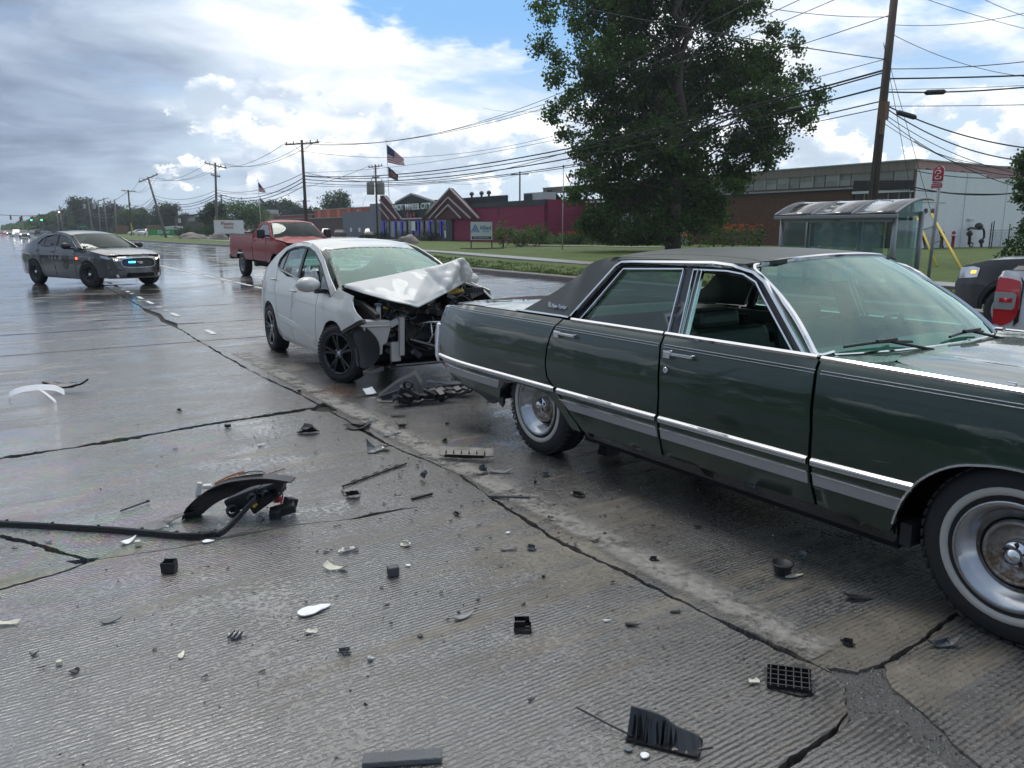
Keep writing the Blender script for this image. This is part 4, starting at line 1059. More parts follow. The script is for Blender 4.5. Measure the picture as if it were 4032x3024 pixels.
def sedan(root, S, detail=2):
 """four door body from a table of lines. S: see the calls"""
 pm = S['paint']; bw = S['bw']; gw = S.get('gw', bw); c = Car(root, bw, gw)
 sill = S['sill']; L1, L2, L3 = S['l1'], S['l2'], S['l3']          # door gaps, top to bottom
 dlo = S['dlo']; nb = S['nbelt']                                    # dlo: over the top rear->front, then nb belt points front->rear
 top = dlo[:len(dlo) - nb]; belt = dlo[len(dlo) - nb:]
 step = S.get('step', .09); g = S.get('gap', .006)
 aR = arcp(S['xr'], S['ar'], sill, S['wr']); aF = arcp(S['xf'], S['ar'], sill, S['wr'])
 def cut(Ln, d): return [(x + d, z) for x, z in Ln]
 def zb(x):
  xs = sorted(belt); return interp(x, [p[0] for p in xs], [p[1] for p in xs])
 q = list(S['tail']) + list(S['rail']) + [top[-1]] + top[::-1][1:] + cut(L1, -g)
 if L1[-1][0] > aR[0][0] + .02: q += [(L1[-1][0] - g, sill), ]
 q += [p for p in aR]
 c.both('quarter_panel', q, pm, step=step)
 c.both('rear_door', cut(L1, g) + cut(L2, -g)[::-1] + [(x, zb(x)) for x in (.5 * (L1[0][0] + L2[0][0]),)], pm, step=step)
 c.both('front_door', cut(L2, g) + cut(L3, -g)[::-1] + [(x, zb(x)) for x in (.5 * (L2[0][0] + L3[0][0]),)], pm, step=step)
 if 'fender' in S: c.both('front_fender', S['fender'], pm, step=step)
 else: c.both('front_fender', cut(L3, g) + [(aF[-1][0] - .02, sill)] + aF[::-1] + list(S['nose']) + list(S['hoodline'])[::-1] + [top[-1]], pm, step=step)
 if S.get('sill_panel', True): c.both('sill', [(aR[0][0], sill - .004), (aF[-1][0], sill - .004), (aF[-1][0] - .02, sill - .075), (aR[0][0] + .03, sill - .06)], S.get('sillmat', pm), step=.12, lift=-.008)
 for a in (aR, aF):
  if not ('fender' in S and a is aF): c.both('arch_lining', a + [(x * .0 + S['xr'] * (a is aR) + S['xf'] * (a is aF) + (x - (S['xr'] if a is aR else S['xf'])) * .93, S['wr'] + (z - S['wr']) * .93) for x, z in a[::-1]], 'black_plastic', lift=-.02, thick=.06, step=.1)
 for L_ in (L1, L2, L3): c.bstrip('door_gap', L_, .05, 'black_void', proud=-.012, base=-.02, step=.1)
 c.both('window_frame', [((x - 1.2) * 1.0 + 1.2, z) for x, z in dlo], S.get('framemat', 'black_plastic'), step=.1, lift=-.012, thick=.012, holes=[])if detail < 1 else None
 if detail >= 1:
  cx = sum(p[0] for p in dlo) / len(dlo); cz = sum(p[1] for p in dlo) / len(dlo)
  c.bstrip('window_frame', list(dlo) + [dlo[0]], .030, S.get('framemat', 'black_plastic'), proud=.004, base=-.012, step=.08)
  if S.get('brightmat'): c.bstrip('window_trim', list(dlo) + [dlo[0]], .012, S['brightmat'], proud=.010, base=-.004, step=.08)
 bx = L2[0][0]; tilt = S.get('btilt', -.10)
 def ztop(x): return interp(x, [p[0] for p in top], [p[1] for p in top])
 c.both('centre_pillar', [(bx - .045, zb(bx)), (bx + .045, zb(bx)), (bx + tilt + .04, ztop(bx + tilt)), (bx + tilt - .04, ztop(bx + tilt))], 'black_plastic', step=.1, lift=-.004, thick=.02)
 rg = [p for p in top if p[0] < bx + tilt - .05]; fg = [p for p in top if p[0] > bx + tilt + .05]
 rw = [(bx - .04, zb(bx - .04))] + [p for p in belt if p[0] < bx - .05] + rg + [(bx + tilt - .04, ztop(bx + tilt - .04))]
 fw = [(bx + tilt + .04, ztop(bx + tilt + .04))] + fg + [p for p in belt if p[0] > bx + .05] + [(bx + .04, zb(bx + .04))]
 gm = S.get('glass', 'glass_tint')
 for nm, o in (('side_window', rw), ('side_window', fw)):
  if nm == 'side_window' and o is fw and S.get('open_front'):
   panel(nm, o, mir(c.R), gm, root, step=.1, lift=-.012, thick=.004, flip=True)
   panel('side_window', S['open_front'], c.R, gm, root, step=.1, lift=-.02, thick=.004)
  else: c.both(nm, o, gm, step=.1, lift=-.012, thick=.004)
 for xq in S.get('divs', []): c.both('window_divider', [(xq - .012, zb(xq)), (xq + .012, zb(xq)), (xq + .012, ztop(xq) - .002), (xq - .012, ztop(xq) - .002)], 'black_plastic', step=.1, lift=-.006, thick=.01)
 rx, rz = S['roofx'], S['roofz']; hw = S['roofw']
 def roofz(x, y): return sinterp(x, rx, rz) - S.get('crown', .05) * (abs(y) / hw(x)) ** 2.8
 xs = [rx[0] + (rx[-1] - rx[0]) * i / 8 for i in range(9)]
 fb = S.get('roofbow', .08)
 ol = [(x, -hw(x)) for x in xs] + [(xs[-1] + fb * (1 - (v / 4) ** 2), v / 4 * hw(xs[-1])) for v in (-3, -2, -1, 0, 1, 2, 3)] + [(x, hw(x)) for x in xs[::-1]] + [(xs[0] - .03, 0)]
 panel('roof', ol, lambda x, y: (x, y, roofz(x, y)), S.get('topmat', pm), root, step=.12)
 WB, WT = S['wb'], S['wt']        # (x_corner, x_centre, halfwidth, z_corner, z_centre)
 def crv(W): return lambda v: (W[1] + (W[0] - W[1]) * abs(v) ** 2.2, v * W[2], W[4] + (W[3] - W[4]) * abs(v) ** 2.2)
 patch('windscreen', crv(WB), crv(WT), S.get('screen', 'glass_car'), root, bulge=.03)
 wsf = lambda u, v: Vector(crv(WB)(v)).lerp(Vector(crv(WT)(v)), u) + Vector((1, 0, .4)).normalized() * (.03 * 4 * u * (1 - u) + .003)
 if detail >= 1:
  loop = [(0, -1), (1, -1), (1, -.5), (1, 0), (1, .5), (1, 1), (0, 1), (0, .5), (0, 0), (0, -.5), (0, -1)]
  strip('windscreen_seal', loop, .05, wsf, 'black_plastic', root, proud=.004, step=.1, flip=True)
  for v0 in (-.8, -.05):
   m = MB(); pts = [Vector(wsf(.03 + .02 * math.sin(i / 6 * 3.1), v0 + .1 * i)) + Vector((.02, 0, .015)) for i in range(7)]
   m.tube(pts, .008, 5); m.build('wiper', 'black_plastic', root)
 RB, RT = S['rb'], S['rt']
 patch('rear_window', crv(RB), crv(RT), S.get('screen', 'glass_car'), root, flip=True, bdir=(-1, 0, .5), bulge=.02)
 if 'hood' in S:
  hx, hzv = S['hood']
  hwf = lambda x: bw(x, sinterp(x, hx, hzv)) - .035
  x0, x1 = S['hx0'], S['hx1']
  xs = [x0 + (x1 - x0) * i / 6 for i in range(7)]
  ol = [(x, -hwf(x)) for x in xs] + [(x1 + S.get('nosebow', .12) * (1 - (v / 4) ** 2), v / 4 * hwf(x1)) for v in (-3, -2, -1, 0, 1, 2, 3)] + [(x, hwf(x)) for x in xs[::-1]] + [(x0 + .10, hwf(x0) * .5), (x0 + .14, 0), (x0 + .10, -hwf(x0) * .5)]
  def hz(x, y):
   k = abs(y) / hwf(x); return sinterp(x, hx, hzv) + S.get('hcrown', .05) * (1 - k ** 2.2) + .012 * math.exp(-((k - .62) / .08) ** 2)
  panel('hood', ol, lambda x, y: (x, y, hz(x, y)), S.get('topmat', pm), root, step=.1)
 dx0, dx1, dzf = S['deck']
 dwf = lambda x: bw(x, dzf(x)) - .03
 ol = [(dx0, -dwf(dx0)), (dx1, -dwf(dx1) * .9), (dx1, dwf(dx1) * .9), (dx0, dwf(dx0)), (dx0 - .05, 0)]
 panel('trunk_lid', ol, lambda x, y: (x, y, dzf(x) + .02 * (1 - (abs(y) / .8) ** 2)), S.get('topmat', pm), root, step=.12)
 def face(name, x0, bow, z0, z1, slope, mat, sgn, hwid, parent=root, y0=-1, y1=1, lift=0, step=.12):
  f = lambda y, z: (x0 + sgn * (bow * (1 - (y / hwid) ** 2) - slope * (z - z0)), y * min(1, (bw(x0, z) - .012) / hwid), z)
  return panel(name, [(y0 * hwid, z0), (y1 * hwid, z0), (y1 * hwid, z1), (y0 * hwid, z1)], f, mat, parent, step=step, flip=(sgn < 0), lift=lift, thick=.02)
 S['face'] = face
 t = S['tailface']; face('rear_bumper', *t, pm, -1, bw(t[0], .6) - .0)
 for sd in (-1, 1):
  if detail >= 1 and 'tl' in S: c_ = S['tl']; panel('tail_light', c_, c.R if sd < 0 else mir(c.R), 'red_lens', root, flip=sd > 0, lift=.004, step=.1)
 m = MB(); zt = S['wr'] + .28; hwid = bw(1, .5)
 m.box2((S['xr'] - .5, -hwid * .9, sill + .02), (S['xr'] - .46, hwid * .9, .7)); m.box2((S['xr'] + S['ar'] + .05, -hwid * .93, sill - .03), (S['xf'] - S['ar'] - .05, hwid * .93, sill + .08)); m.box2((S['xr'] - .9, -.5, sill + .05), (S['xf'] + S.get('ubf', .6), .5, sill + .3))
 for X in (S['xr'], S['xf']): m.box2((X - .36, -.55, sill), (X + .36, .55, .72))
 m.build('underbody', 'black_void', root)
 m = MB(); m.box2((.2, -hwid * .82, sill + .1), (2.3, hwid * .82, sill + .14));
 for sd in (-1, 1): m.box2((.1, sd * hwid * .84, sill + .1), (2.3, sd * hwid * .87, zb(1.2) - .02))
 m.build('cabin_lining', 'interior_dark', root)
 for sd in (-1, 1):
  m = MB(); m.box((1.22, sd * .38, .74), (.16, .46, .55), rotm(0, -14, 0)); m.box((1.12, sd * .38, 1.09), (.10, .26, .16), rotm(0, -10, 0)); m.box((1.45, sd * .38, .50), (.48, .46, .14))
  bevel(m.build('front_seat', S.get('seat', 'seat_grey'), root), .04, 2)
 m = MB(); m.box((.28, 0, .78), (.18, 1.2, .55), rotm(0, -20, 0)); bevel(m.build('rear_seat', S.get('seat', 'seat_grey'), root), .05, 2)
 m = MB(); m.box(((WB[0] - .18), 0, zb(2.2) - .02), (.42, hwid * 1.6, .10)); bevel(m.build('dashboard', S.get('dash', 'interior_dark'), root), .03, 2)
 m = MB(); tc = Vector((WB[0] - .45, .38, .93)); ax = rotm(0, -62, 0)
 ring = [tc + ax @ Vector((.18 * math.cos(a), .18 * math.sin(a), 0)) for a in [2 * math.pi * i / 20 for i in range(21)]]
 m.tube(ring, .014, 6, caps=False); m.tube([ring[1], tc, ring[9]], .012, 6); m.tube([tc, tc + Vector((.3, 0, -.08))], .03, 6); m.build('steering_wheel', 'black_plastic', root)
 return c
def mirror(root, x, y, z, sd, mat, w=.24, h=.15):
 m = MB(); m.lathe([(.0, -.07), (.6, -.055), (.92, -.01), (1.0, .04), (.96, .06), (0, .06)], 20, 'X')
 for v in m.v: v.y *= w / 2; v.z *= h / 2; v.x = -v.x * 1.0
 o = m.build('mirror', mat, root, True); o.location = (x, y + sd * .16, z)
 m = MB(); m.box((.055 * -1, 0, 0), (.012, w * .8, h * .75)); g = m.build('mirror_glass', 'chrome', o)
 m = MB(); m.box((0, -sd * .13, -h * .42), (.06, .14, .045)); m.build('mirror_stalk', 'black_plastic', o)
 return o
def handle(root, c, x, z, mat, L=.17):
 for sd in (-1, 1):
  w = c.b(x, z) * sd
  m = MB(); m.tube([(x - L / 2, w, z), (x - L / 2 + .03, w + sd * .035, z), (x + L / 2 - .03, w + sd * .035, z), (x + L / 2, w, z)], .012, 8)
  m.build('door_handle', mat, root, True)
paint('paint_pearl', (.60, .61, .58), rough=.42, coat=.7, dirt=.30, dcol=(.25, .23, .2))
paint('paint_pearl_in', (.42, .42, .40), rough=.5, coat=.3, dirt=.0)
paint('paint_police', (.066, .070, .074), rough=.38, coat=1.0, dirt=.05, metal=.2)
paint('paint_hood', (.58, .59, .57), rough=.5, coat=.22, dirt=0)
simple('police_graphite', (.008, .008, .009), .3, 0, .1, 8, coat=.4)
# wrecked white compact
def compact():
 root = thing('wrecked_car', 'white compact sedan with crushed front end, buckled hood and black wheels', 'car', (3.77, 10.45, 0), yaw_of(1.3))
 def bw(u, z):
  w = sinterp(z, [.16, .3, .5, .7, .88, 1.05, 1.2, 1.42, 1.47], [.80, .855, .872, .868, .838, .785, .725, .62, .57])
  w += .012 * math.exp(-((z - .80 - .05 * (1.5 - u)) / .03) ** 2)
  if u < 0: w -= .17 * (-u / .9) ** 2.2
  if u > 2.8: w -= .10 * ((u - 2.8) / .6) ** 2
  return w
 S = dict(ubf=.0, gap=.008, paint='paint_pearl', bw=bw, sill=.25, xr=.04, xf=2.65, ar=.355, wr=.315,
    l1=[(.20, 1.105), (.26, .95), (.36, .78), (.42, .62), (.455, .48), (.50, .35), (.56, .25)],
    l2=[(1.175, 1.025), (1.13, .85), (1.085, .65), (1.06, .48), (1.075, .35), (1.10, .25)],
    l3=[(2.06, .93), (2.06, .75), (2.035, .55), (2.02, .4), (2.03, .25)],
    dlo=[(.19, 1.115), (.155, 1.16), (.165, 1.225), (.33, 1.335), (.62, 1.382), (.92, 1.396), (1.2, 1.386), (1.5, 1.335), (1.87, 1.212), (2.2, 1.055), (2.49, .905), (1.97, .940), (1.2, 1.022)], nbelt=2,
    rail=[(-.80, 1.015), (-.55, 1.06), (-.30, 1.15), (-.05, 1.275), (.2, 1.372), (.5, 1.43), (.9, 1.452), (1.25, 1.44), (1.55, 1.39), (1.9, 1.27), (2.25, 1.11), (2.60, .965)],
    tail=[(-.33, .25), (-.80, .27), (-.90, .45), (-.91, .70), (-.90, .93)],
    fender=[(2.066, .93), (2.49, .893), (2.60, .955), (2.66, 1.005), (2.75, .985), (2.93, .965), (3.08, .945), (3.075, .90), (3.12, .84), (3.18, .79), (3.30, .735), (3.10, .655), (2.88, .575), (2.85, .605), (2.76, .645), (2.63, .658), (2.50, .645), (2.37, .60), (2.27, .51), (2.18, .42), (2.12, .33), (2.10, .25), (2.038, .25), (2.03, .4), (2.042, .55), (2.068, .75)],
    roofx=[.05, .3, .7, 1.1, 1.35, 1.55], roofz=[1.395, 1.452, 1.492, 1.49, 1.455, 1.40], roofw=lambda x: .60 if x > .2 else .58, crown=.045, roofbow=.09,
    wb=(2.54, 2.78, .735, .985, .975), wt=(1.60, 1.68, .57, 1.352, 1.388), rb=(-.45, -.62, .62, 1.07, 1.08), rt=(.05, -.02, .54, 1.375, 1.40),
    deck=(-.86, -.48, lambda x: interp(x, [-.9, -.5], [1.02, 1.06])), tailface=(-.84, .08, .28, 1.0, .03), tl=[(-.88, .74), (-.68, .78), (-.62, .90), (-.86, .96)],
    glass='glass_green', screen='glass_screen', framemat='black_plastic', divs=[.40], open_front=[(1.22, 1.02), (1.2, 1.12), (1.35, 1.19), (1.6, 1.18), (1.85, 1.09), (2.02, .94)])
 c = sedan(root, S)
 c.bstrip('body_crease', [(.50, .50), (1.2, .46), (1.95, .34)], .09, 'paint_pearl', proud=.005)
 c.bstrip('belt_trim', [(.20, 1.108), (1.2, 1.018), (1.97, .935), (2.47, .895)], .02, 'steel_trim', proud=.008)
 c.both('front_quarter_window', [(2.12, .945), (2.05, 1.085), (2.10, 1.10), (2.46, .912), (2.40, .905)], 'glass_dark', lift=.001, thick=.006)
 handle(root, c, 1.16, .875, 'paint_pearl'); handle(root, c, .20, .965, 'paint_pearl')
 for sd in (-1, 1): mirror(root, 2.25, sd * .83, 1.015, sd, 'paint_pearl', .27, .17)
 c.both('fuel_door', [(-.25, .78), (-.08, .78), (-.08, .92), (-.25, .92)], 'paint_pearl', lift=.002, thick=.004) if 0 else None
 for sd in (-1, 1):
  wheel(root, .04, sd * .775, sd, .312, .215, .20, 'spoke', face='black_gloss', tyre='rubber')
  wheel(root, 2.655, sd * .775, sd, .312, .215, .20, 'spoke', face='black_gloss', tyre='rubber', steer=R(24))
 colsy = [-.72, -.62, -.45, -.25, -.05, .15, .32, .46, .58, .66]
 ridge = [(2.58, 1.02), (2.66, 1.045), (2.76, 1.085), (2.83, 1.125), (2.89, 1.17), (2.95, 1.205), (2.99, 1.245), (3.0, 1.285), (2.96, 1.24), (2.90, 1.15)]
 lip = [(2.62, 1.005), (2.95, .945), (3.22, .885), (3.42, .825), (3.32, .875), (3.22, .93), (3.12, .975), (3.02, 1.01), (2.93, 1.04), (2.87, 1.07)]
 NX, NU = 72, 34
 vs = []; fs = []
 for i in range(NX + 1):
  y = colsy[0] + (colsy[-1] - colsy[0]) * i / NX
  r = (sinterp(y, colsy, [p[0] for p in ridge]), sinterp(y, colsy, [p[1] for p in ridge]))
  l = (interp(y, colsy, [p[0] for p in lip]), interp(y, colsy, [p[1] for p in lip]))
  belly = ((r[0] + l[0]) / 2 + .05, (r[1] + l[1]) / 2 + .02)
  hg = (2.50, 1.0)
  for j in range(NU + 1):
   u = j / NU
   if u < .3: t = u / .3; x, z = hg[0] + (r[0] - hg[0]) * t, hg[1] + (r[1] - hg[1]) * t
   else:
    t = (u - .3) / .7
    x = (1 - t) ** 2 * r[0] + 2 * t * (1 - t) * belly[0] + t * t * l[0]; z = (1 - t) ** 2 * r[1] + 2 * t * (1 - t) * belly[1] + t * t * l[1]
   cf = max(0, 1 - abs((y - .30 - (z - 1.1) * .9)) / .09); cf2 = max(0, 1 - abs((y - .10 + (z - 1.1) * .6)) / .07); cf3 = max(0, 1 - abs((y + .18 - (z - .95) * 1.3)) / .14); cf4 = max(0, 1 - abs((y - .47 + (z - 1.1) * .35)) / .05)
   k = min(1, max(0, (u - .22) / .15)) * (1 if u < .93 else .5)
   nz = mnoise.noise(Vector((y * 5, z * 7, 1.3))) * .020 + abs(mnoise.noise(Vector((y * 11, z * 13, 5)))) * .014 * (1 if y > 0 else .25)
   dd = k * (.055 * cf - .045 * cf2 + .028 * cf3 - .05 * cf4) + k * nz
   vs.append((x + dd, y + .25 * dd, z + dd * .45))
 for i in range(NX):
  for j in range(NU):
   a = i * (NU + 1) + j; fs.append((a, a + NU + 1, a + NU + 2, a + 1))
 o = mk('hood', vs, fs, 'paint_hood', root, smooth=True)
 md = o.modifiers.new('solid', 'SOLIDIFY'); md.thickness = .010; md.offset = -1
 m = MB(); m.box2((2.45, -.72, .25), (2.55, .72, .97)); m.box((2.75, .05, .42), (.3, .5, .3), rotm(8, 10, 12)); m.build('firewall', 'black_void', root)
 for sd in (-1, 1):
  m = MB(); m.box2((2.4, sd * .50, .35), (3.05, sd * .60, .80)); m.tube([(2.4, sd * .64, .86), (2.9, sd * .63, .84), (3.22, sd * .60, .74)], .035, 4, sq=True); m.build('inner_wing', 'dark_metal', root)
 m = MB(); m.box((2.96, .06, .64), (.05, .66, .40), rotm(0, -8, 6)); bevel(m.build('radiator', 'black_plastic', root), .01)
 m = MB()
 for k in range(22): m.box((2.995, .06 - .31 + .029 * k, .64), (.01, .008, .36), rotm(0, -8, 6))
 m.build('radiator_fins', 'dark_metal', root)['kind'] = 'stuff'
 m = MB(); m.box((2.86, -.05, .72), (.30, .50, .20)); m.box((2.84, .0, .86), (.26, .40, .07)); bevel(m.build('engine_block', 'dark_metal', root), .02)
 m = MB(); m.box((3.02, -.26, .87), (.2, .46, .10), rotm(6, -8, 12)); m.box((3.12, -.2, .83), (.05, .40, .04), rotm(0, 0, 10)); bevel(m.build('air_box', 'black_plastic', root), .02)
 m = MB(); m.box((2.92, .40, .86), (.20, .28, .14), rotm(5, 6, 8)); bevel(m.build('battery', 'black_plastic', root), .01)
 m = MB(); m.box((2.92, .40, .935), (.17, .24, .015), rotm(5, 6, 8)); m.build('battery_label', 'yellow_cap', root)
 m = MB(); m.lathe([(.0, .0), (.065, .0), (.07, .02), (.07, .12), (.055, .14), (0, .14)], 18, 'Y', (3.0, -.34, .70))
 for k in range(6): m.box((3.06, -.30 + .018 * k, .70), (.02, .007, .07))
 m.build('alternator', 'cast_metal', root)
 m = MB(); m.tube([(3.10, -.10, .62), (3.14, .0, .64), (3.16, .30, .62)], .013, 8); m.tube([(3.15, .02, .63), (3.17, .03, .50), (3.15, .0, .42), (3.1, -.08, .40)], .012, 8); m.build('aluminium_pipe', 'chrome_dull', root, True)
 rr = random.Random(3)
 for k in range(20):
  m = MB(); a = Vector((3.06 + rr.random() * .1, rr.uniform(-.45, .5), rr.uniform(.55, .92))); pts = [a]
  for _ in range(5): a = a + Vector((rr.uniform(-.05, .05), rr.uniform(-.12, .12), rr.uniform(-.10, .06))); pts.append(a)
  m.tube(smoothp([tuple(p) for p in pts], 4), rr.choice([.006, .009, .014, .018]), 6)
  m.build('hose', rr.choice(['black_plastic', 'rubber', 'dark_metal', 'black_gloss']), root, True)
 for k in range(60):
  m = MB(); p = (3.03 + rr.uniform(-.05, .10), rr.uniform(-.50, .62), .24 + .66 * rr.random())
  m.box(p, (rr.uniform(.02, .07), rr.uniform(.03, .12), rr.uniform(.02, .09)), rotm(rr.uniform(-40, 40), rr.uniform(-30, 30), rr.uniform(-40, 40)))
  bevel(m.build('engine_part', rr.choice(['black_plastic', 'dark_metal', 'grey_plastic', 'cast_metal', 'black_gloss', 'black_plastic']), root), .005, 1)
 m = MB(); m.lathe([(.03, 0), (.03, .02), (.0, .02)], 14, 'Z', (3.10, -.27, .83)); m.lathe([(.022, .0), (.022, .03)], 10, 'Z', (3.10, -.27, .80)); m.build('oil_cap', 'yellow_cap', root)
 m = MB(); m.tube([(3.12, -.50, .82), (3.12, -.46, .81), (3.1, -.44, .79)], .01, 6); m.build('dipstick', 'yellow_cap', root)
 m = MB(); m.box((3.16, -.40, .66), (.05, .10, .06), rotm(30, 10, -20)); m.build('bracket', 'white_plastic', root)
 m = MB(); m.tube([(3.12, -.45, .20), (3.12, .55, .19)], .018, 6); m.tube([(3.10, -.42, .22), (3.12, -.40, .60)], .016, 6); m.tube([(3.10, .40, .22), (3.10, .42, .66)], .016, 6); m.tube([(3.1, -.2, .46), (3.16, .1, .36)], .02, 5); m.build('radiator_support', 'black_gloss', root)
 m = MB(); m.box2((2.5, -.50, .17), (3.0, .50, .19)); m.build('undertray', 'black_void', root)
 m = MB(); m.box((3.2, -.34, .52), (.05, .05, .40), rotm(0, 4, 0)); m.box((3.17, -.40, .36), (.04, .10, .20)); m.build('bumper_bracket', 'bottle_plastic', root)
 m = MB(); tb = [(-.75, .70), (-.455, .69), (-.455, .60), (-.47, .56), (-.50, .46), (-.545, .44), (-.555, .345), (-.61, .345), (-.69, .39), (-.72, .55), (-.745, .62)]
 m.prism(tb, lambda y, z, h: (h, y, z), 3.02, 3.20); m.prism([(-.76, .655), (-.445, .645), (-.445, .625), (-.76, .635)], lambda y, z, h: (h, y, z), 3.01, 3.21)
 o = m.build('washer_bottle', 'bottle_plastic', root); bevel(o, .015, 3)
 m = MB(); m.tube([(3.11, -.545, .69), (3.11, -.545, .84)], .024, 12); m.build('bottle_neck', 'bottle_plastic', o, True)
 m = MB(); m.tube([(3.11, -.545, .84), (3.11, -.545, .86)], .04, 14); m.build('bottle_cap', 'blue_cap', o)
 lf = lambda x, z: (x, -.76 + .10 * ((x - 3.0) / .3) ** 2 - .02 * math.sin(z * 14), z)
 panel('arch_liner', smoothp([(2.80, .555), (2.98, .64), (3.12, .66), (3.26, .60), (3.33, .50), (3.30, .34), (3.24, .25), (3.15, .21), (3.02, .24), (2.97, .36), (2.93, .48)], 3, True), lf, 'black_plastic', root, thick=.012, step=.06)
 strip('liner_edge', [(2.96, .40), (3.0, .27), (3.06, .215)], .02, lf, 'grey_plastic', root, proud=.02)
 m = MB(); m.box((3.05, -.60, .16), (.12, .20, .05), rotm(10, 0, 20)); bevel(m.build('control_arm', 'cast_metal', root), .01)
 c_ = [(2.86, .57), (3.08, .645), (3.29, .725), (3.31, .70), (3.09, .615), (2.87, .54)]
 panel('wing_flange', c_, c.R, 'black_plastic', root, lift=-.015, thick=.04, step=.05)
 fo = [(2.10, .95), (2.55, .96), (3.0, .90), (3.42, .74), (3.44, .68), (3.2, .64), (3.02, .60), (2.6, .70), (2.1, .7)]
 m = MB(); m.tube([(2.7, .70, 1.0), (3.0, .72, .97), (3.45, .70, .80)], .012, 5); m.build('wing_edge', 'paint_pearl', root)
 panel('far_wing_skin', [(2.7, .985), (3.0, .955), (3.45, .79), (3.46, .70), (3.1, .66), (2.7, .72)], lambda x, z: (x, .715 + .01 * math.sin(x * 18), z), 'black_plastic', root, flip=True, step=.08)
 m = MB(); m.box((3.05, .58, .90), (.16, .20, .06), rotm(12, -10, 18))
 for k in range(5): m.box((3.1, .52 + .03 * k, .95), (.14, .008, .05), rotm(12, -10, 18))
 m.build('fuse_box', 'grey_plastic', root)
 m = MB(); m.box((3.30, .62, .80), (.12, .16, .05), rotm(20, 0, 30)); m.box((3.36, .66, .78), (.14, .05, .06), rotm(0, 20, 10)); m.build('lamp_housing', 'grey_plastic', root)
 m = MB(); m.lathe([(0, -.22), (.10, -.2), (.17, -.08), (.18, .05), (.12, .18), (0, .22)], 14, 'Z')
 for v in m.v: v.x *= 1.0; v.y *= .35; v.z *= 1.1; v += Vector((1.70, -.60, 1.14)) + Vector((0, 0, 0)) + .02 * mnoise.noise_vector(v * 9)
 m.build('airbag', 'airbag_cloth', root, True)
 m = MB(); m.lathe([(0, -.16), (.12, -.12), (.16, 0), (.12, .12), (0, .16)], 12, 'X', (2.12, .38, .98)); m.build('airbag', 'airbag_cloth', root, True)
 m = MB(); m.box((2.46, -.62, 1.005), (.01, .05, .04));
 return root
simple('yellow_cap', (.60, .42, .04), .4); simple('blue_cap', (.08, .11, .16), .5)
simple('airbag_cloth', (.42, .41, .36), .8, 0, .15, 8, bump=.3, bscale=12)
compact()
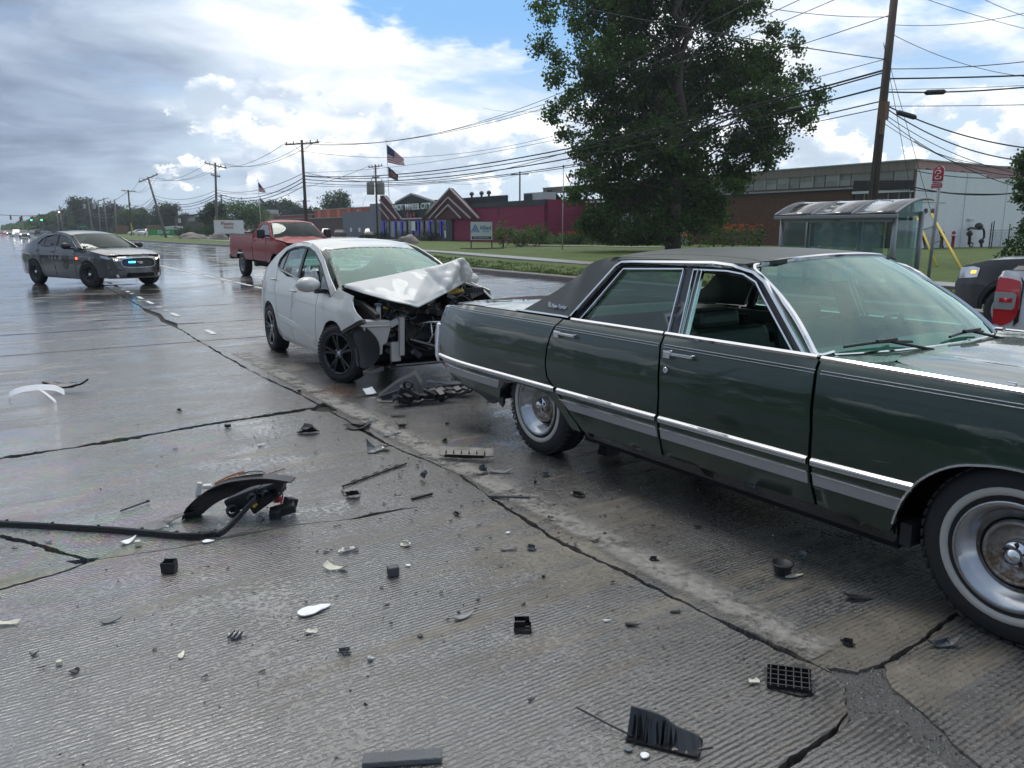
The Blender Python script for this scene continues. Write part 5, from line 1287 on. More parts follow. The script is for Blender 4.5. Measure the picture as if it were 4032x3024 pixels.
# police sedan
def police():
 root = thing('police_car', 'grey police sedan with red and blue lights lit and front wheels turned', 'car', (1.58, 28.02, 0), yaw_of(-24.6))
 def bw(u, z):
  w = sinterp(z, [.16, .3, .5, .72, .95, 1.08, 1.2, 1.48, 1.54], [.86, .925, .95, .968, .935, .885, .83, .68, .62])
  w += .012 * math.exp(-((z - .96) / .03) ** 2) * (1 if u < 2.4 else 0)
  if u < -.1: w -= .20 * ((-.1 - u) / 1.0) ** 2.2
  if u > 3.0: w -= .30 * ((u - 3.0) / .85) ** 2.4
  return w
 S = dict(gap=.010, paint='paint_police', bw=bw, sill=.27, xr=.03, xf=2.94, ar=.405, wr=.365,
    l1=[(.16, 1.155), (.26, 1.0), (.40, .80), (.47, .6), (.53, .42), (.62, .27)],
    l2=[(1.22, 1.125), (1.20, .95), (1.19, .7), (1.20, .45), (1.23, .27)],
    l3=[(2.27, 1.085), (2.30, .9), (2.31, .7), (2.30, .5), (2.32, .27)],
    dlo=[(.12, 1.165), (.14, 1.225), (.28, 1.345), (.52, 1.43), (.85, 1.468), (1.25, 1.472), (1.6, 1.425), (1.95, 1.30), (2.36, 1.09), (1.57, 1.11)], nbelt=1,
    rail=[(-1.02, 1.14), (-.7, 1.165), (-.45, 1.20), (-.15, 1.30), (.15, 1.42), (.45, 1.495), (.85, 1.53), (1.25, 1.53), (1.6, 1.485), (1.95, 1.37), (2.3, 1.21), (2.52, 1.09)],
    tail=[(-.37, .27), (-.96, .30), (-1.08, .50), (-1.09, .80), (-1.06, 1.05)],
    hoodline=[(2.5, 1.045), (2.9, 1.02), (3.3, .965), (3.6, .91), (3.72, .875)], nose=[(3.35, .27), (3.78, .25), (3.86, .40), (3.86, .60), (3.80, .80)],
    roofx=[.1, .4, .8, 1.2, 1.5, 1.72], roofz=[1.44, 1.525, 1.575, 1.575, 1.545, 1.495], roofw=lambda x: .665, crown=.05, roofbow=.10,
    wb=(2.46, 2.72, .80, 1.075, 1.07), wt=(1.70, 1.82, .62, 1.455, 1.49), rb=(-.45, -.62, .66, 1.19, 1.20), rt=(.10, .04, .58, 1.44, 1.45),
    hood=([2.4, 2.9, 3.3, 3.6, 3.8], [1.04, 1.02, .965, .905, .86]), hx0=2.50, hx1=3.62, hcrown=.055, nosebow=.20,
    deck=(-1.0, -.45, lambda x: interp(x, [-1.05, -.45], [1.145, 1.18])), tailface=(-1.02, .08, .30, 1.12, .03), tl=[(-1.04, .86), (-.78, .90), (-.72, 1.02), (-1.02, 1.08)],
    glass='glass_dark', screen='glass_car', brightmat='steel_trim', divs=[.48])
 c = sedan(root, S)
 handle(root, c, 1.05, .985, 'paint_police', .2); handle(root, c, .15 + .05, 1.02, 'paint_police', .2)
 for sd in (-1, 1): mirror(root, 2.22, sd * .95, 1.15, sd, 'black_plastic', .27, .19)
 for sd in (-1, 1):
  wheel(root, .03, sd * .86, sd, .362, .225, .235, 'steel', face='black_plastic', tyre='rubber', hub='chrome')
  wheel(root, 2.94, sd * .86, sd, .362, .225, .235, 'steel', face='black_plastic', tyre='rubber', hub='chrome', steer=R(14))
 def nf(y, z):
  b = 3.98 - .30 * (abs(y) / .80) ** 2.6
  p = sinterp(z, [.22, .34, .50, .66, .80, .90], [-.05, .0, .0, -.02, -.07, -.17])
  return (b + p, y, z)
 gr = smoothp([(-.50, .70), (-.40, .805), (0, .82), (.40, .805), (.50, .70), (.43, .575), (0, .555), (-.43, .575)], 4, True)
 lo = [(-.40, .40), (.40, .40), (.43, .285), (-.43, .285)]
 panel('front_bumper', [(-.80, .25), (.80, .25), (.81, .6), (.78, .80), (.60, .845), (.3, .872), (0, .88), (-.3, .872), (-.60, .845), (-.78, .80), (-.81, .6)], nf, 'paint_police', root, step=.07, holes=[gr, lo], thick=.03)
 panel('grille', gr, nf, 'black_mesh', root, step=.07, lift=-.03)
 strip('grille_surround', list(gr) + [gr[0]], .022, nf, 'chrome_dull', root, proud=.012, flip=False, step=.06)
 panel('lower_grille', lo, nf, 'black_void', root, step=.07, lift=-.03)
 for z in (.32, .36): strip('grille_bar', [(-.41, z), (.41, z)], .010, nf, 'black_plastic', root, proud=0, base=-.02)
 for y in (-.3, -.18, -.06, .06, .18, .3): strip('grille_bar', [(y, .29), (y, .395)], .012, nf, 'black_plastic', root, proud=0, base=-.02)
 for sd in (-1, 1):
  hl = smoothp([(sd * .50, .74), (sd * .54, .80), (sd * .74, .855), (sd * .80, .845), (sd * .78, .78), (sd * .66, .735)], 3, True)
  h = panel('headlight', hl, nf, 'clear_lens', root, step=.06, lift=.008)
  for yy, zz, rr_ in ((.60, .775, .026), (.675, .785, .022), (.73, .80, .016)):
   p = Vector(nf(sd * yy, zz)); m = MB(); m.lathe([(rr_, -.01), (rr_, .022), (0, .026)], 14, 'X', p + Vector((.0, 0, 0))); m.build('headlight_bulb', 'lamp_lit', h)
  def side(x, z, sd=sd): return (x, sd * (bw(x, z) + .006), z)
  panel('headlight_wrap', [(3.46, .895), (3.66, .868), (3.76, .80), (3.66, .79), (3.5, .84)], side, 'clear_lens', root, step=.06, flip=sd > 0)
  panel('bumper_slot', [(sd * .42, .495), (sd * .78, .52), (sd * .78, .50), (sd * .45, .475)], nf, 'black_void', root, step=.06, lift=.004)
  p = Vector(nf(sd * .62, .33)); m = MB(); m.lathe([(.05, -.01), (.05, .01), (0, .012)], 14, 'X', p); m.build('fog_lamp', 'chrome_dull', root)
 for k in range(3):
  p = Vector(nf(-.30 + .065 * k, .705)); m = MB(); m.box(p + Vector((.006, 0, 0)), (.02, .055, .038)); m.build('grille_strobe', ['lamp_blue', 'lamp_cyan', 'lamp_cyan'][k], root)
 p = Vector(nf(0, .69)); m = MB(); m.lathe([(.0, .02), (.9, .018), (1, .005), (1, -.01)], 24, 'X')
 for v in m.v: v.y *= .085; v.z *= .036; v += p
 b = m.build('grille_badge', 'chrome', root)
 M = frame_m(p + Vector((.022, 0, 0)), (0, 1, 0), (0, 0, 1)); lettering('Ford', 'black_gloss', b, M, .035, .001, 'badge_lettering', fit=.09)
 m = MB(); m.box(Vector(c.R(2.42, .80)) + Vector((0, -.012, 0)), (.05, .02, .05)); m.build('side_strobe', 'lamp_red', root)
 m = MB(); m.box((.34, -.66, 1.20), (.10, .02, .025)); m.build('window_strobe', 'lamp_red', root)
 for i, ch in enumerate('POLICE'):
  x = .50 + i * .178; z = .795
  M = frame_m(Vector(c.R(x, z)) + Vector((0, -.004, 0)), (1, 0, 0), (0, .02, 1)); lettering(ch, 'police_graphite', root, M, .19, .002, 'lettering', fit=.13 if ch != 'I' else .035)
 for dx_ in (.004,):
  c.both('door_decal', smoothp([(1.62, .88), (1.80, .91), (1.98, .88), (1.96, .62), (1.90, .50), (1.80, .46), (1.70, .50), (1.64, .62)], 3, True), 'police_graphite', lift=.003, thick=.003)
 for sd in (-1, 1):
  m = MB(); m.box(Vector((2.30, sd * .95, 1.02)), (.05, .02, .03)); m.build('spot_lamp_bracket', 'black_plastic', root)
 return root
def meshmat():
 m, t, b = mat_base('black_mesh')
 oc = t.node('ShaderNodeTexCoord').outputs['Object']
 v = t.node('ShaderNodeTexVoronoi', feature='DISTANCE_TO_EDGE'); t.put(v.inputs['Vector'], oc); v.inputs['Scale'].default_value = 38
 f = t.sm(v.outputs['Distance'], .05, .12)
 t.put(b.inputs['Base Color'], t.mix(f, (.05, .05, .055, 1), (.006, .006, .007, 1))); b.inputs['Roughness'].default_value = .4
 t.put(b.inputs['Normal'], t.bump(t.m('SUBTRACT', 1, f), .8, .01))
meshmat()
police()
# BUILDINGS
def brick_mat(name, c1, c2, mort, sc=1.0, stain=.35, horiz='Y'):
 m, t, b = mat_base(name)
 p = t.node('ShaderNodeNewGeometry').outputs['Position']
 x, y, z = t.xyz(p)
 u = y if horiz == 'Y' else x
 bk = t.node('ShaderNodeTexBrick'); t.put(bk.inputs['Vector'], t.cxyz(u, z, 0))
 t.put(bk.inputs['Color1'], (*c1, 1)); t.put(bk.inputs['Color2'], (*c2, 1)); t.put(bk.inputs['Mortar'], (*mort, 1))
 bk.inputs['Scale'].default_value = 1.0; bk.inputs['Brick Width'].default_value = .30 * sc; bk.inputs['Row Height'].default_value = .085 * sc; bk.inputs['Mortar Size'].default_value = .010 * sc
 n = t.noise(t.cxyz(u, z, 0), .7, 6, .65); st = t.noise(t.cxyz(t.m('MULTIPLY', u, 2.5), t.m('MULTIPLY', z, .22), 0), 1.2, 5, .6)
 n2 = t.noise(t.v('MULTIPLY', t.cxyz(u, z, 0), (2.2, 9, 1)), 1.0, 3, .7)
 c = t.mix(t.m('MULTIPLY', t.sm(st, .48, .75), stain), bk.outputs['Color'], (.02, .015, .012, 1))
 c = t.mix(t.m('MULTIPLY', t.sm(n, .5, .75), stain * .6), c, (*[q * .6 for q in c1], 1))
 c = t.mix(t.m('MULTIPLY', t.sm(n2, .55, .75), .35), c, (*[min(1, q * 1.6) for q in c2], 1))
 t.put(b.inputs['Base Color'], c); b.inputs['Roughness'].default_value = .8
 t.put(b.inputs['Normal'], t.bump(bk.outputs['Fac'], .5, -.01))
 return m
brick_mat('brick_brown', (.115, .050, .028), (.16, .072, .040), (.10, .075, .06), 1.1)
brick_mat('brick_dark', (.050, .030, .026), (.075, .045, .036), (.05, .04, .035), 1.0)
brick_mat('brick_tan', (.27, .19, .13), (.31, .22, .15), (.25, .19, .14), 1.0, .15)
brick_mat('block_maroon', (.26, .018, .070), (.285, .022, .082), (.21, .014, .055), 1.6, .18)
brick_mat('block_white', (.76, .79, .82), (.78, .81, .84), (.72, .75, .78), 2.2, .10, horiz='X')
brick_mat('brick_red_dark', (.085, .016, .020), (.11, .022, .024), (.06, .014, .018), 1.0, .2)
def stained(name, col, dark, sx=3, sz=.35, amt=.6, rough=.75):
 m, t, b = mat_base(name)
 p = t.node('ShaderNodeNewGeometry').outputs['Position']
 n = t.noise(t.v('MULTIPLY', p, (sx, sx, sz)), 1.0, 6, .65); n2 = t.noise(p, .8, 5, .6)
 c = t.mix(t.m('MULTIPLY', t.sm(n, .48, .7), amt), (*col, 1), (*dark, 1)); c = t.mix(t.m('MULTIPLY', t.sm(n2, .5, .7), .35), c, (*[q * .75 for q in col], 1))
 t.put(b.inputs['Base Color'], c); b.inputs['Roughness'].default_value = rough
 return m
stained('fascia_beige', (.23, .20, .165), (.12, .10, .085))
stained('clerestory', (.25, .26, .22), (.10, .10, .085), 1.2, 1, .7, .35)
stained('clerestory_light', (.33, .34, .30), (.20, .20, .17), 1.2, 1, .5, .3)
stained('pink_band', (.42, .25, .24), (.30, .17, .16), 1, 1, .6)
stained('grey_wall', (.135, .155, .185), (.10, .115, .14), 2, .3, .5)
stained('rust_band', (.33, .075, .035), (.42, .30, .22), 4, .25, .55)
stained('dark_parapet', (.045, .050, .060), (.03, .032, .04))
stained('dark_green_parapet', (.020, .030, .030), (.012, .016, .018))
stained('corrugated', (.055, .050, .048), (.03, .028, .028), 9, .1, .6)
stained('trim_silver', (.40, .38, .38), (.22, .16, .16), 6, 6, .6, .4)
stained('mullion', (.34, .35, .34), (.2, .2, .19), 3, .5, .5)
stained('mullion_dark', (.10, .095, .09), (.05, .05, .045), 3, .5, .5)
stained('panel_brown', (.045, .030, .028), (.03, .02, .02), 2, .5, .5, .3)
stained('panel_pale', (.33, .36, .36), (.22, .25, .25), .6, 2, .7, .2)
stained('blind_white', (.50, .54, .55), (.30, .34, .35), 1, 3, .6, .3)
stained('roof_tar', (.05, .05, .05), (.03, .03, .03))
stained('wall_block_grey', (.30, .31, .32), (.2, .2, .2), 1, 1, .5)
simple('glass_office', (.03, .04, .045), .06, 0, .2, 3, coat=1)
simple('sign_white', (.70, .72, .72), .35, 0, .04, 5)
simple('sign_blue', (.06, .20, .34), .4, 0, .05, 5); simple('sign_blue_light', (.14, .36, .52), .4); simple('sign_black', (.02, .022, .03), .4, 0, .1, 5)
simple('sign_red', (.42, .02, .03), .35, 0, .08, 6); simple('sign_orange', (.55, .09, .03), .4, 0, .1, 6); simple('letter_grey', (.62, .68, .68), .5, .2, .25, 4)
simple('letter_red', (.35, .06, .05), .45, 0, .25, 6); simple('sign_yellow', (.58, .44, .05), .5, 0, .05, 5); simple('sign_green', (.02, .35, .18), .5)
simple('banner_green', (.05, .30, .07), .6, 0, .3, 4)
simple('lamp_purple', (.1, .05, 1), .3, 0, 0, 5, emit=(.05, .06, 1.0), estr=.4)
simple('metal_grey', (.26, .27, .28), .45, .4, .15, 6); simple('metal_light', (.45, .46, .47), .4, .3, .12, 6)
def shelter_roof():
 m, t, b = mat_base('shelter_roof')
 oc = t.node('ShaderNodeTexCoord').outputs['Object']
 n = t.noise(oc, 2.2, 5, .6); t.put(b.inputs['Base Color'], t.ramp(n, [(.4, (.03, .03, .032)), (.7, (.16, .15, .15))])); b.inputs['Roughness'].default_value = .12; b.inputs['Coat Weight'].default_value = 1
shelter_roof()
simple('poster_cream', (.62, .58, .36), .6); simple('wood_box', (.17, .11, .06), .8, 0, .3, 3); simple('boulder', (.26, .22, .20), .8, 0, .35, 2, bump=.4, bscale=6)
def wall_quad(name, X, y0, y1, z0, z1, mat, parent, th=.25):   # wall facing the road (-X)
 return boxo(name, (X, y0, z0), (X + th, y1, z1), mat, parent)
# A: brick hall with clerestory, white painted end wall
hall = thing('brick_hall', 'long brown brick industrial hall with clerestory band and white painted end wall', 'building', (61, 35.3, 0))
hall.location = (0, 0, 0)
boxo('wall', (61.0, 35.32, 0), (61.3, 86, 5.25), 'brick_brown', hall)
boxo('fascia', (60.92, 35.26, 6.28), (61.25, 86.0, 6.98), 'fascia_beige', hall)
boxo('roof_edge', (60.85, 35.18, 6.98), (61.4, 86.1, 7.08), 'mullion', hall)
boxo('clerestory_sill', (60.9, 35.3, 5.22), (61.2, 86, 5.30), 'mullion_dark', hall)
yy = 35.4; k = 0
xs = [35.45, 37.1, 38.8, 40.9, 42.0, 43.4, 44.6, 46.0, 47.2, 48.5, 49.8, 51.2, 52.6, 53.9, 55.2, 56.6, 57.9, 59.2, 60.6, 62, 63.4, 64.8, 66.2, 67.6, 69, 70.4, 71.8, 73.2]
for i in range(len(xs) - 1):
 mt = 'clerestory_light' if (i * 7) % 3 == 0 else 'clerestory'
 boxo('pane', (61.05, xs[i] + .04, 5.30), (61.10, xs[i + 1] - .04, 5.76), mt, hall); boxo('pane', (61.05, xs[i] + .04, 5.79), (61.10, xs[i + 1] - .04, 6.28), 'clerestory' if i % 4 else 'clerestory_light', hall)
 if i % 2 == 0: boxo('mullion', (60.93, xs[i] - .07, 5.30), (61.06, xs[i] + .07, 6.30), 'mullion', hall)
boxo('glazing_bar', (61.02, 35.4, 5.755), (61.06, 73, 5.795), 'mullion', hall)
boxo('end_wall', (61.05, 35.30, -.1), (110, 35.55, 6.32), 'block_white', hall)
boxo('end_wall_band', (61.05, 35.28, 6.98), (110, 35.54, 6.985), 'pink_band', hall)
vs = []; fs = []
for i in range(240):
 x = 61.02 + i * .12; zz = 6.36 + .10 * mnoise.noise(Vector((x * 1.3, 0, 0))) + .05 * mnoise.noise(Vector((x * 5, 2, 0))) - (.0 if x < 72 else .25)
 vs += [(x, 35.275, zz), (x, 35.275, 6.98)]
 if i: k = 2 * i; fs.append((k - 2, k, k + 1, k - 1))
mk('unpainted_band', vs, fs, 'pink_band', hall)
boxo('end_roof_edge', (61.0, 35.15, 6.985), (110, 35.6, 7.09), 'mullion', hall)
boxo('roof_deck', (61.3, 35.55, 6.7), (110, 86, 6.9), 'roof_tar', hall)
for x in (68.9, 75.9): boxo('pilaster', (x, 35.24, 0), (x + .10, 35.30, 6.3), 'block_white', hall)
boxo('corner_trim', (60.86, 35.15, 3.0), (61.06, 35.32, 6.3), 'rust_metal', hall); boxo('downpipe', (60.8, 35.05, 0), (60.95, 35.2, 3.0), 'rust_metal', hall)
for x in (63.0, 64.05):
 m = MB(); m.lathe([(0, -.10), (.20, -.08), (.22, 0)], 16, 'Y', (x, 35.25, 3.1)); m.build('vent_cap', 'dark_metal' if x < 63.5 else 'rust_metal', hall)
m = MB(); m.box((69.8, 35.22, 2.5), (.5, .1, .06)); m.build('lamp_bracket', 'metal_light', hall)
for x in (69.95, 70.35): m = MB(); m.lathe([(0, 0), (.09, .0), (.11, .14), (0, .14)], 12, 'Y', (x, 35.02, 2.45)); m.build('wall_lamp', 'sign_white', hall)
boxo('wall_seam', (61.3, 35.27, 3.78), (66.0, 35.30, 3.82), 'wall_block_grey', hall)
m = MB()
for i in range(52):
 y = 34.9 + i * .102; dz = (y - 34.9) / 5.3
 m.box((60.3 + (.05 if i % 2 else 0), y, 5.02 + .22 * dz + .0), (.05, .104, .80))
m.build('corrugated_screen', 'corrugated', hall)['kind'] = 'stuff'
low = thing('brick_front_range', 'low dark brown brick range with flat pale coping along the foot of the brick hall', 'building')
boxo('wall', (60.6, 40.3, -.1), (60.98, 86, 4.84), 'brick_brown', low)
boxo('coping', (60.35, 40.2, 4.98), (61.0, 86, 5.12), 'mullion', low)
boxo('fascia', (60.5, 40.3, 4.84), (60.98, 86, 4.98), 'dark_parapet', low)
boxo('coping', (60.3, 35.2, 4.55), (60.98, 40.2, 4.75), 'sign_white', low)
for i, (a, b_) in enumerate(zip([35.3, 36.2, 37.1, 38.2, 39.2], [36.2, 37.1, 38.2, 39.2, 40.2])):
 boxo('spandrel', (60.65, a + .05, 0), (60.72, b_ - .05, 1.0), 'panel_brown', low)
 boxo('pane', (60.65, a + .05, 1.05), (60.7, b_ - .05, 3.4), 'glass_office', low); boxo('spandrel', (60.65, a + .05, 3.45), (60.72, b_ - .05, 4.55), 'panel_brown', low)
 boxo('mullion', (60.55, a - .04, 0), (60.72, a + .04, 4.55), 'mullion', low)
# B: glass fronted office between hall and maroon shop
off = thing('glass_office', 'single storey office front of white mullions, pale glass and brown panels behind the tall tree', 'building')
boxo('coping', (54.2, 56.0, 4.50), (55.6, 77.0, 4.66), 'sign_white', off)
ys_ = [76.4, 74.8, 73.2, 71.6, 70.1, 68.5, 67.0, 65.4, 63.8, 62.3, 60.7, 59.2, 57.6]
for i in range(len(ys_) - 1):
 a, b_ = ys_[i + 1], ys_[i]
 boxo('spandrel', (54.55, a + .05, 3.34), (54.6, b_ - .05, 4.48), 'panel_brown', off)
 boxo('pane', (54.58, a + .06, 1.12), (54.60, b_ - .06, 3.26), 'panel_pale' if i % 3 else 'blind_white', off)
 boxo('spandrel', (54.55, a + .05, 0), (54.6, b_ - .05, 1.0), 'panel_brown', off)
 boxo('mullion', (54.40, b_ - .06, 0), (54.58, b_ + .06, 4.5), 'mullion', off)
boxo('transom', (54.44, 57.6, 3.26), (54.57, 76.4, 3.34), 'mullion', off); boxo('transom', (54.44, 57.6, 1.0), (54.57, 76.4, 1.12), 'mullion', off)
boxo('back_wall', (54.62, 56.8, 0), (54.9, 76.5, 4.5), 'panel_brown', off); boxo('end_wall', (54.5, 76.42, 0), (61, 76.6, 4.5), 'panel_brown', off)
boxo('door', (54.50, 56.3, 0), (54.56, 57.3, 2.1), 'glass_office', off); boxo('door_frame', (54.46, 57.3, 0), (54.58, 57.42, 2.2), 'sign_white', off)
m = MB()
for i in range(10): m.box((54.3, 52.8 + .16 * i, 1.05), (.12, .05, 2.1))
m.build('slatted_screen', 'metal_light', off)['kind'] = 'stuff'
boxo('rooftop_box', (66, 52, 7.1), (68, 56, 8.3), 'metal_light', off) if 0 else None
# C: maroon shop with peaked timber front
shop = thing('maroon_shop', 'maroon wheel shop with pointed gables, silver chevrons and blue lit windows', 'building')
boxo('wall', (49.0, 68.9, -.1), (49.3, 89.1, 4.25), 'block_maroon', shop)
boxo('parapet', (48.95, 68.8, 4.20), (49.3, 78.3, 4.80), 'dark_parapet', shop); boxo('parapet', (48.93, 78.3, 4.22), (49.3, 86.8, 4.78), 'dark_parapet', shop)
boxo('upper_parapet', (50.2, 78.4, 4.78), (50.5, 104, 5.62), 'dark_green_parapet', shop)
boxo('kick_rail', (48.9, 83.0, .30), (49.0, 89.2, .55), 'block_maroon', shop)
boxo('side_wall', (49.3, 68.6, 0), (56, 68.9, 4.8), 'block_maroon', shop)
boxo('roof_deck', (49.3, 68.9, 4.1), (75, 111, 4.2), 'roof_tar', shop); boxo('roof_back', (49.3, 89, 3.0), (60, 111, 4.1), 'dark_parapet', shop)
def gable(name, pts, X, th, mat): m = MB(); m.prism(pts, lambda y, z, h: (h, y, z), X, X + th); return m.build(name, mat, shop)
gable('gable_right', [(96.9, 3.1), (89.0, 6.82), (81.8, 2.95), (89.1, 2.95), (89.1, 3.05)], 48.6, .35, 'brick_red_dark')
gable('gable_left', [(111.2, 6.70), (109.6, 6.65), (103.6, 3.12), (111.2, 3.12)], 48.6, .35, 'brick_red_dark')
gable('gable_centre', [(103.7, 3.12), (108.0, 5.1), (100.2, 6.55), (92.6, 5.15), (96.8, 3.12)], 48.75, .3, 'dark_green_parapet')
def chev(a, b_, w=.20, X=48.46):
 a, b_ = Vector((X, *a)), Vector((X, *b_)); d_ = b_ - a; L = d_.length; ang = math.atan2(d_.z, d_.y)
 m = MB(); m.box((a + b_) / 2, (.12, L, w), Matrix.Rotation(ang, 3, 'X')); m.build('chevron_board', 'trim_silver', shop)
for a, b_ in (((89.0, 6.80), (96.9, 3.15)), ((89.0, 6.80), (81.8, 2.98)), ((89.5, 5.70), (94.9, 3.12)), ((89.5, 5.70), (83.8, 3.0)), ((89.5, 4.76), (93.1, 3.15)), ((89.5, 4.76), (86.2, 3.05)),
     ((100.2, 6.55), (105.6, 5.5)), ((100.2, 6.55), (93.0, 5.2)), ((106.6, 5.1), (103.6, 3.18)), ((103.6, 3.16), (96.8, 3.14)), ((96.8, 3.16), (93.1, 5.2)),
     ((109.6, 6.70), (106.8, 5.3)), ((111.2, 6.05), (105.4, 3.17)), ((111.2, 4.88), (107.9, 3.16))): chev(a, b_)
Mx = lambda y, z, X: frame_m((X, y, z), (0, -1, 0), (0, 0, 1))
lettering('HOT WHEEL CITY', 'letter_grey', shop, Mx(100.05, 4.72, 48.5), 1.15, .10, fit=11.6)
lettering('4 x 4', 'letter_red', shop, Mx(100.5, 3.62, 48.5), 1.0, .08, fit=2.7)
boxo('shopfront_beam', (48.62, 89.2, 2.88), (48.95, 111, 3.12), 'brick_red_dark', shop)
yw = [110.8, 108.6, 106.6, 104.4, 102.6, 100.8, 98.9, 97.2, 95.5, 93.9, 92.3, 90.6]
for i in range(len(yw) - 1):
 a, b_ = yw[i + 1], yw[i]
 boxo('pane', (48.85, a + .15, .55), (48.9, b_ - .15, 2.86), 'glass_office' if i != 1 else 'panel_pale', shop)
 boxo('mullion', (48.72, b_ - .15, .2), (48.9, b_ + .15, 2.9), 'sign_black', shop)
 if i % 2 == 0 and i != 4 or i in (3, 5):
  boxo('blue_light_strip', (48.68, b_ - .20, .9), (48.72, b_ - .14, 2.8), 'lamp_purple', shop); boxo('blue_light_strip', (48.68, b_ - 1.0, 2.74), (48.72, b_ - .15, 2.80), 'lamp_purple', shop)
boxo('stall_riser', (48.75, 90.0, -.1), (49.0, 111, .55), 'sign_black', shop)
boxo('grey_pier', (48.7, 89.0, 0), (49.0, 90.4, 3.0), 'dark_parapet', shop)
boxo('window_poster', (48.66, 99.6, 1.5), (48.7, 100.8, 2.8), 'sign_white', shop); boxo('window_poster', (48.66, 90.6, .6), (48.7, 91.0, 1.5), 'sign_white', shop)
for i, (y, X) in enumerate(((89.5, 52), (87.0, 52), (85.2, 52))):
 m = MB(); m.lathe([(.14, 5.4), (.14, 6.0), (.26, 6.02), (.30, 6.25), (.14, 6.45), (0, 6.45)], 12, 'Z', (X, y, 0)); m.build('roof_vent', 'dark_metal', shop)
boxo('side_window_strip', (48.95, 78.0, 3.2), (48.99, 78.1, 4.4), 'sign_black', shop)
hv = thing('rooftop_unit', 'pale grey rooftop air unit with black triangle shadow on the maroon shop roof', 'air unit'); hv.location = (53, 75.5, 4.78)
m = MB(); m.box((0, 0, .55), (1.8, 4.0, 1.0)); m.build('casing', 'metal_light', hv); m = MB(); m.box((-.95, 1.0, .55), (.05, 1.6, .8)); m.build('shadow_panel', 'sign_black', hv)  # flat black panel painted on the casing as its shadow
# D: grey and brown workshops farther up
grey = thing('grey_workshop', 'blue grey workshop with rusty orange and white band under its parapet', 'building')
boxo('wall', (60.0, 137.5, -.1), (60.4, 157, 5.1), 'grey_wall', grey); boxo('tower', (59.6, 137.2, -.1), (62, 141.4, 6.45), 'grey_wall', grey)
boxo('orange_band', (60.6, 141.4, 4.15), (60.9, 176, 5.95), 'rust_band', grey); boxo('band_coping', (60.5, 141.4, 5.95), (61, 178, 6.08), 'mullion', grey)
boxo('back', (61, 137, 0), (80, 200, 4.1), 'roof_tar', grey); boxo('band_door', (60.55, 149.5, 4.3), (60.62, 150.6, 5.7), 'wall_block_grey', grey)
for i in range(17): boxo('band_panel', (60.56, 142.0 + 2 * i, 4.25), (60.60, 143.7 + 2 * i, 5.85), 'rust_band' if i % 3 else 'sign_orange', grey)
for i in range(3): boxo('window', (59.97, 143 + 4.5 * i, 1.2), (60.0, 144 + 4.5 * i, 2.0), 'sign_white', grey)
brn = thing('brown_workshop', 'low dark brown brick workshop with pale coping beside the grey workshop', 'building')
boxo('wall', (60.0, 157.02, -.1), (60.4, 214, 4.1), 'brick_dark', brn); boxo('coping', (59.9, 157.02, 4.1), (60.5, 214, 4.25), 'mullion', brn)
boxo('upper_wall', (63, 185, 4.0), (63.4, 214, 5.2), 'rust_band', brn); boxo('upper_coping', (62.8, 178, 5.2), (64, 214, 5.35), 'mullion', brn)
tan = thing('tan_workshop', 'tan brick workshop with dark blue upper windows left of the red pickup', 'building')
boxo('wall', (62, 214.2, -.1), (63, 244, 5.9), 'brick_tan', tan); boxo('coping', (61.8, 214.2, 5.9), (63.2, 244.2, 6.05), 'mullion', tan)
for a in (229.2, 235.6): boxo('window', (61.9, a, 3.1), (62.0, a + 5.8, 5.6), 'glass_office', tan); boxo('shutter', (61.9, a, .3), (62.0, a + 5.8, 3.0), 'brick_tan', tan)
boxo('roof_unit', (66, 232, 6.1), (69, 238, 7.4), 'metal_light', tan)
far = thing('far_tan_workshop', 'distant tan and brown brick workshop behind the leaning pole and pale van', 'building')
boxo('wall', (50.0, 286, -.1), (51, 323.5, 6.0), 'brick_tan', far); boxo('dark_wing', (50.5, 236, -.1), (51.5, 285.8, 5.6), 'brick_dark', far)
boxo('end_wall', (50, 323.5, -.1), (51, 347, 6.1), 'brick_brown', far); boxo('coping', (49.8, 236, 6.0), (52, 347, 6.3), 'roof_tar', far)
boxo('sign_panel', (49.9, 276.9, 3.84), (50.0, 281.7, 5.38), 'sign_white', far); boxo('poster', (49.9, 254, 4.2), (50.0, 264.5, 5.3), 'panel_pale', far)
rowm = ['brick_tan', 'wall_block_grey', 'brick_dark', 'brick_brown']
for i, (x, y, w, h, lb) in enumerate(((95, 300, 60, 7, 'low tan warehouse far behind the parked white cars'), (120, 190, 50, 8, 'grey flat roofed warehouse far behind the grey workshop'), (46, 420, 70, 5.5, 'dark brick shed beside the far tree row'), (150, 60, 70, 8, 'brown warehouse far behind the brick hall'))):
 bl = thing('warehouse', lb, 'building', (x, y, 0)); m = MB(); m.box((10, 0, h / 2), (20, w, h)); m.build('wall', rowm[i], bl); m = MB(); m.box((10, 0, h + .1), (20.6, w + .6, .2)); m.build('roof', 'roof_tar', bl)
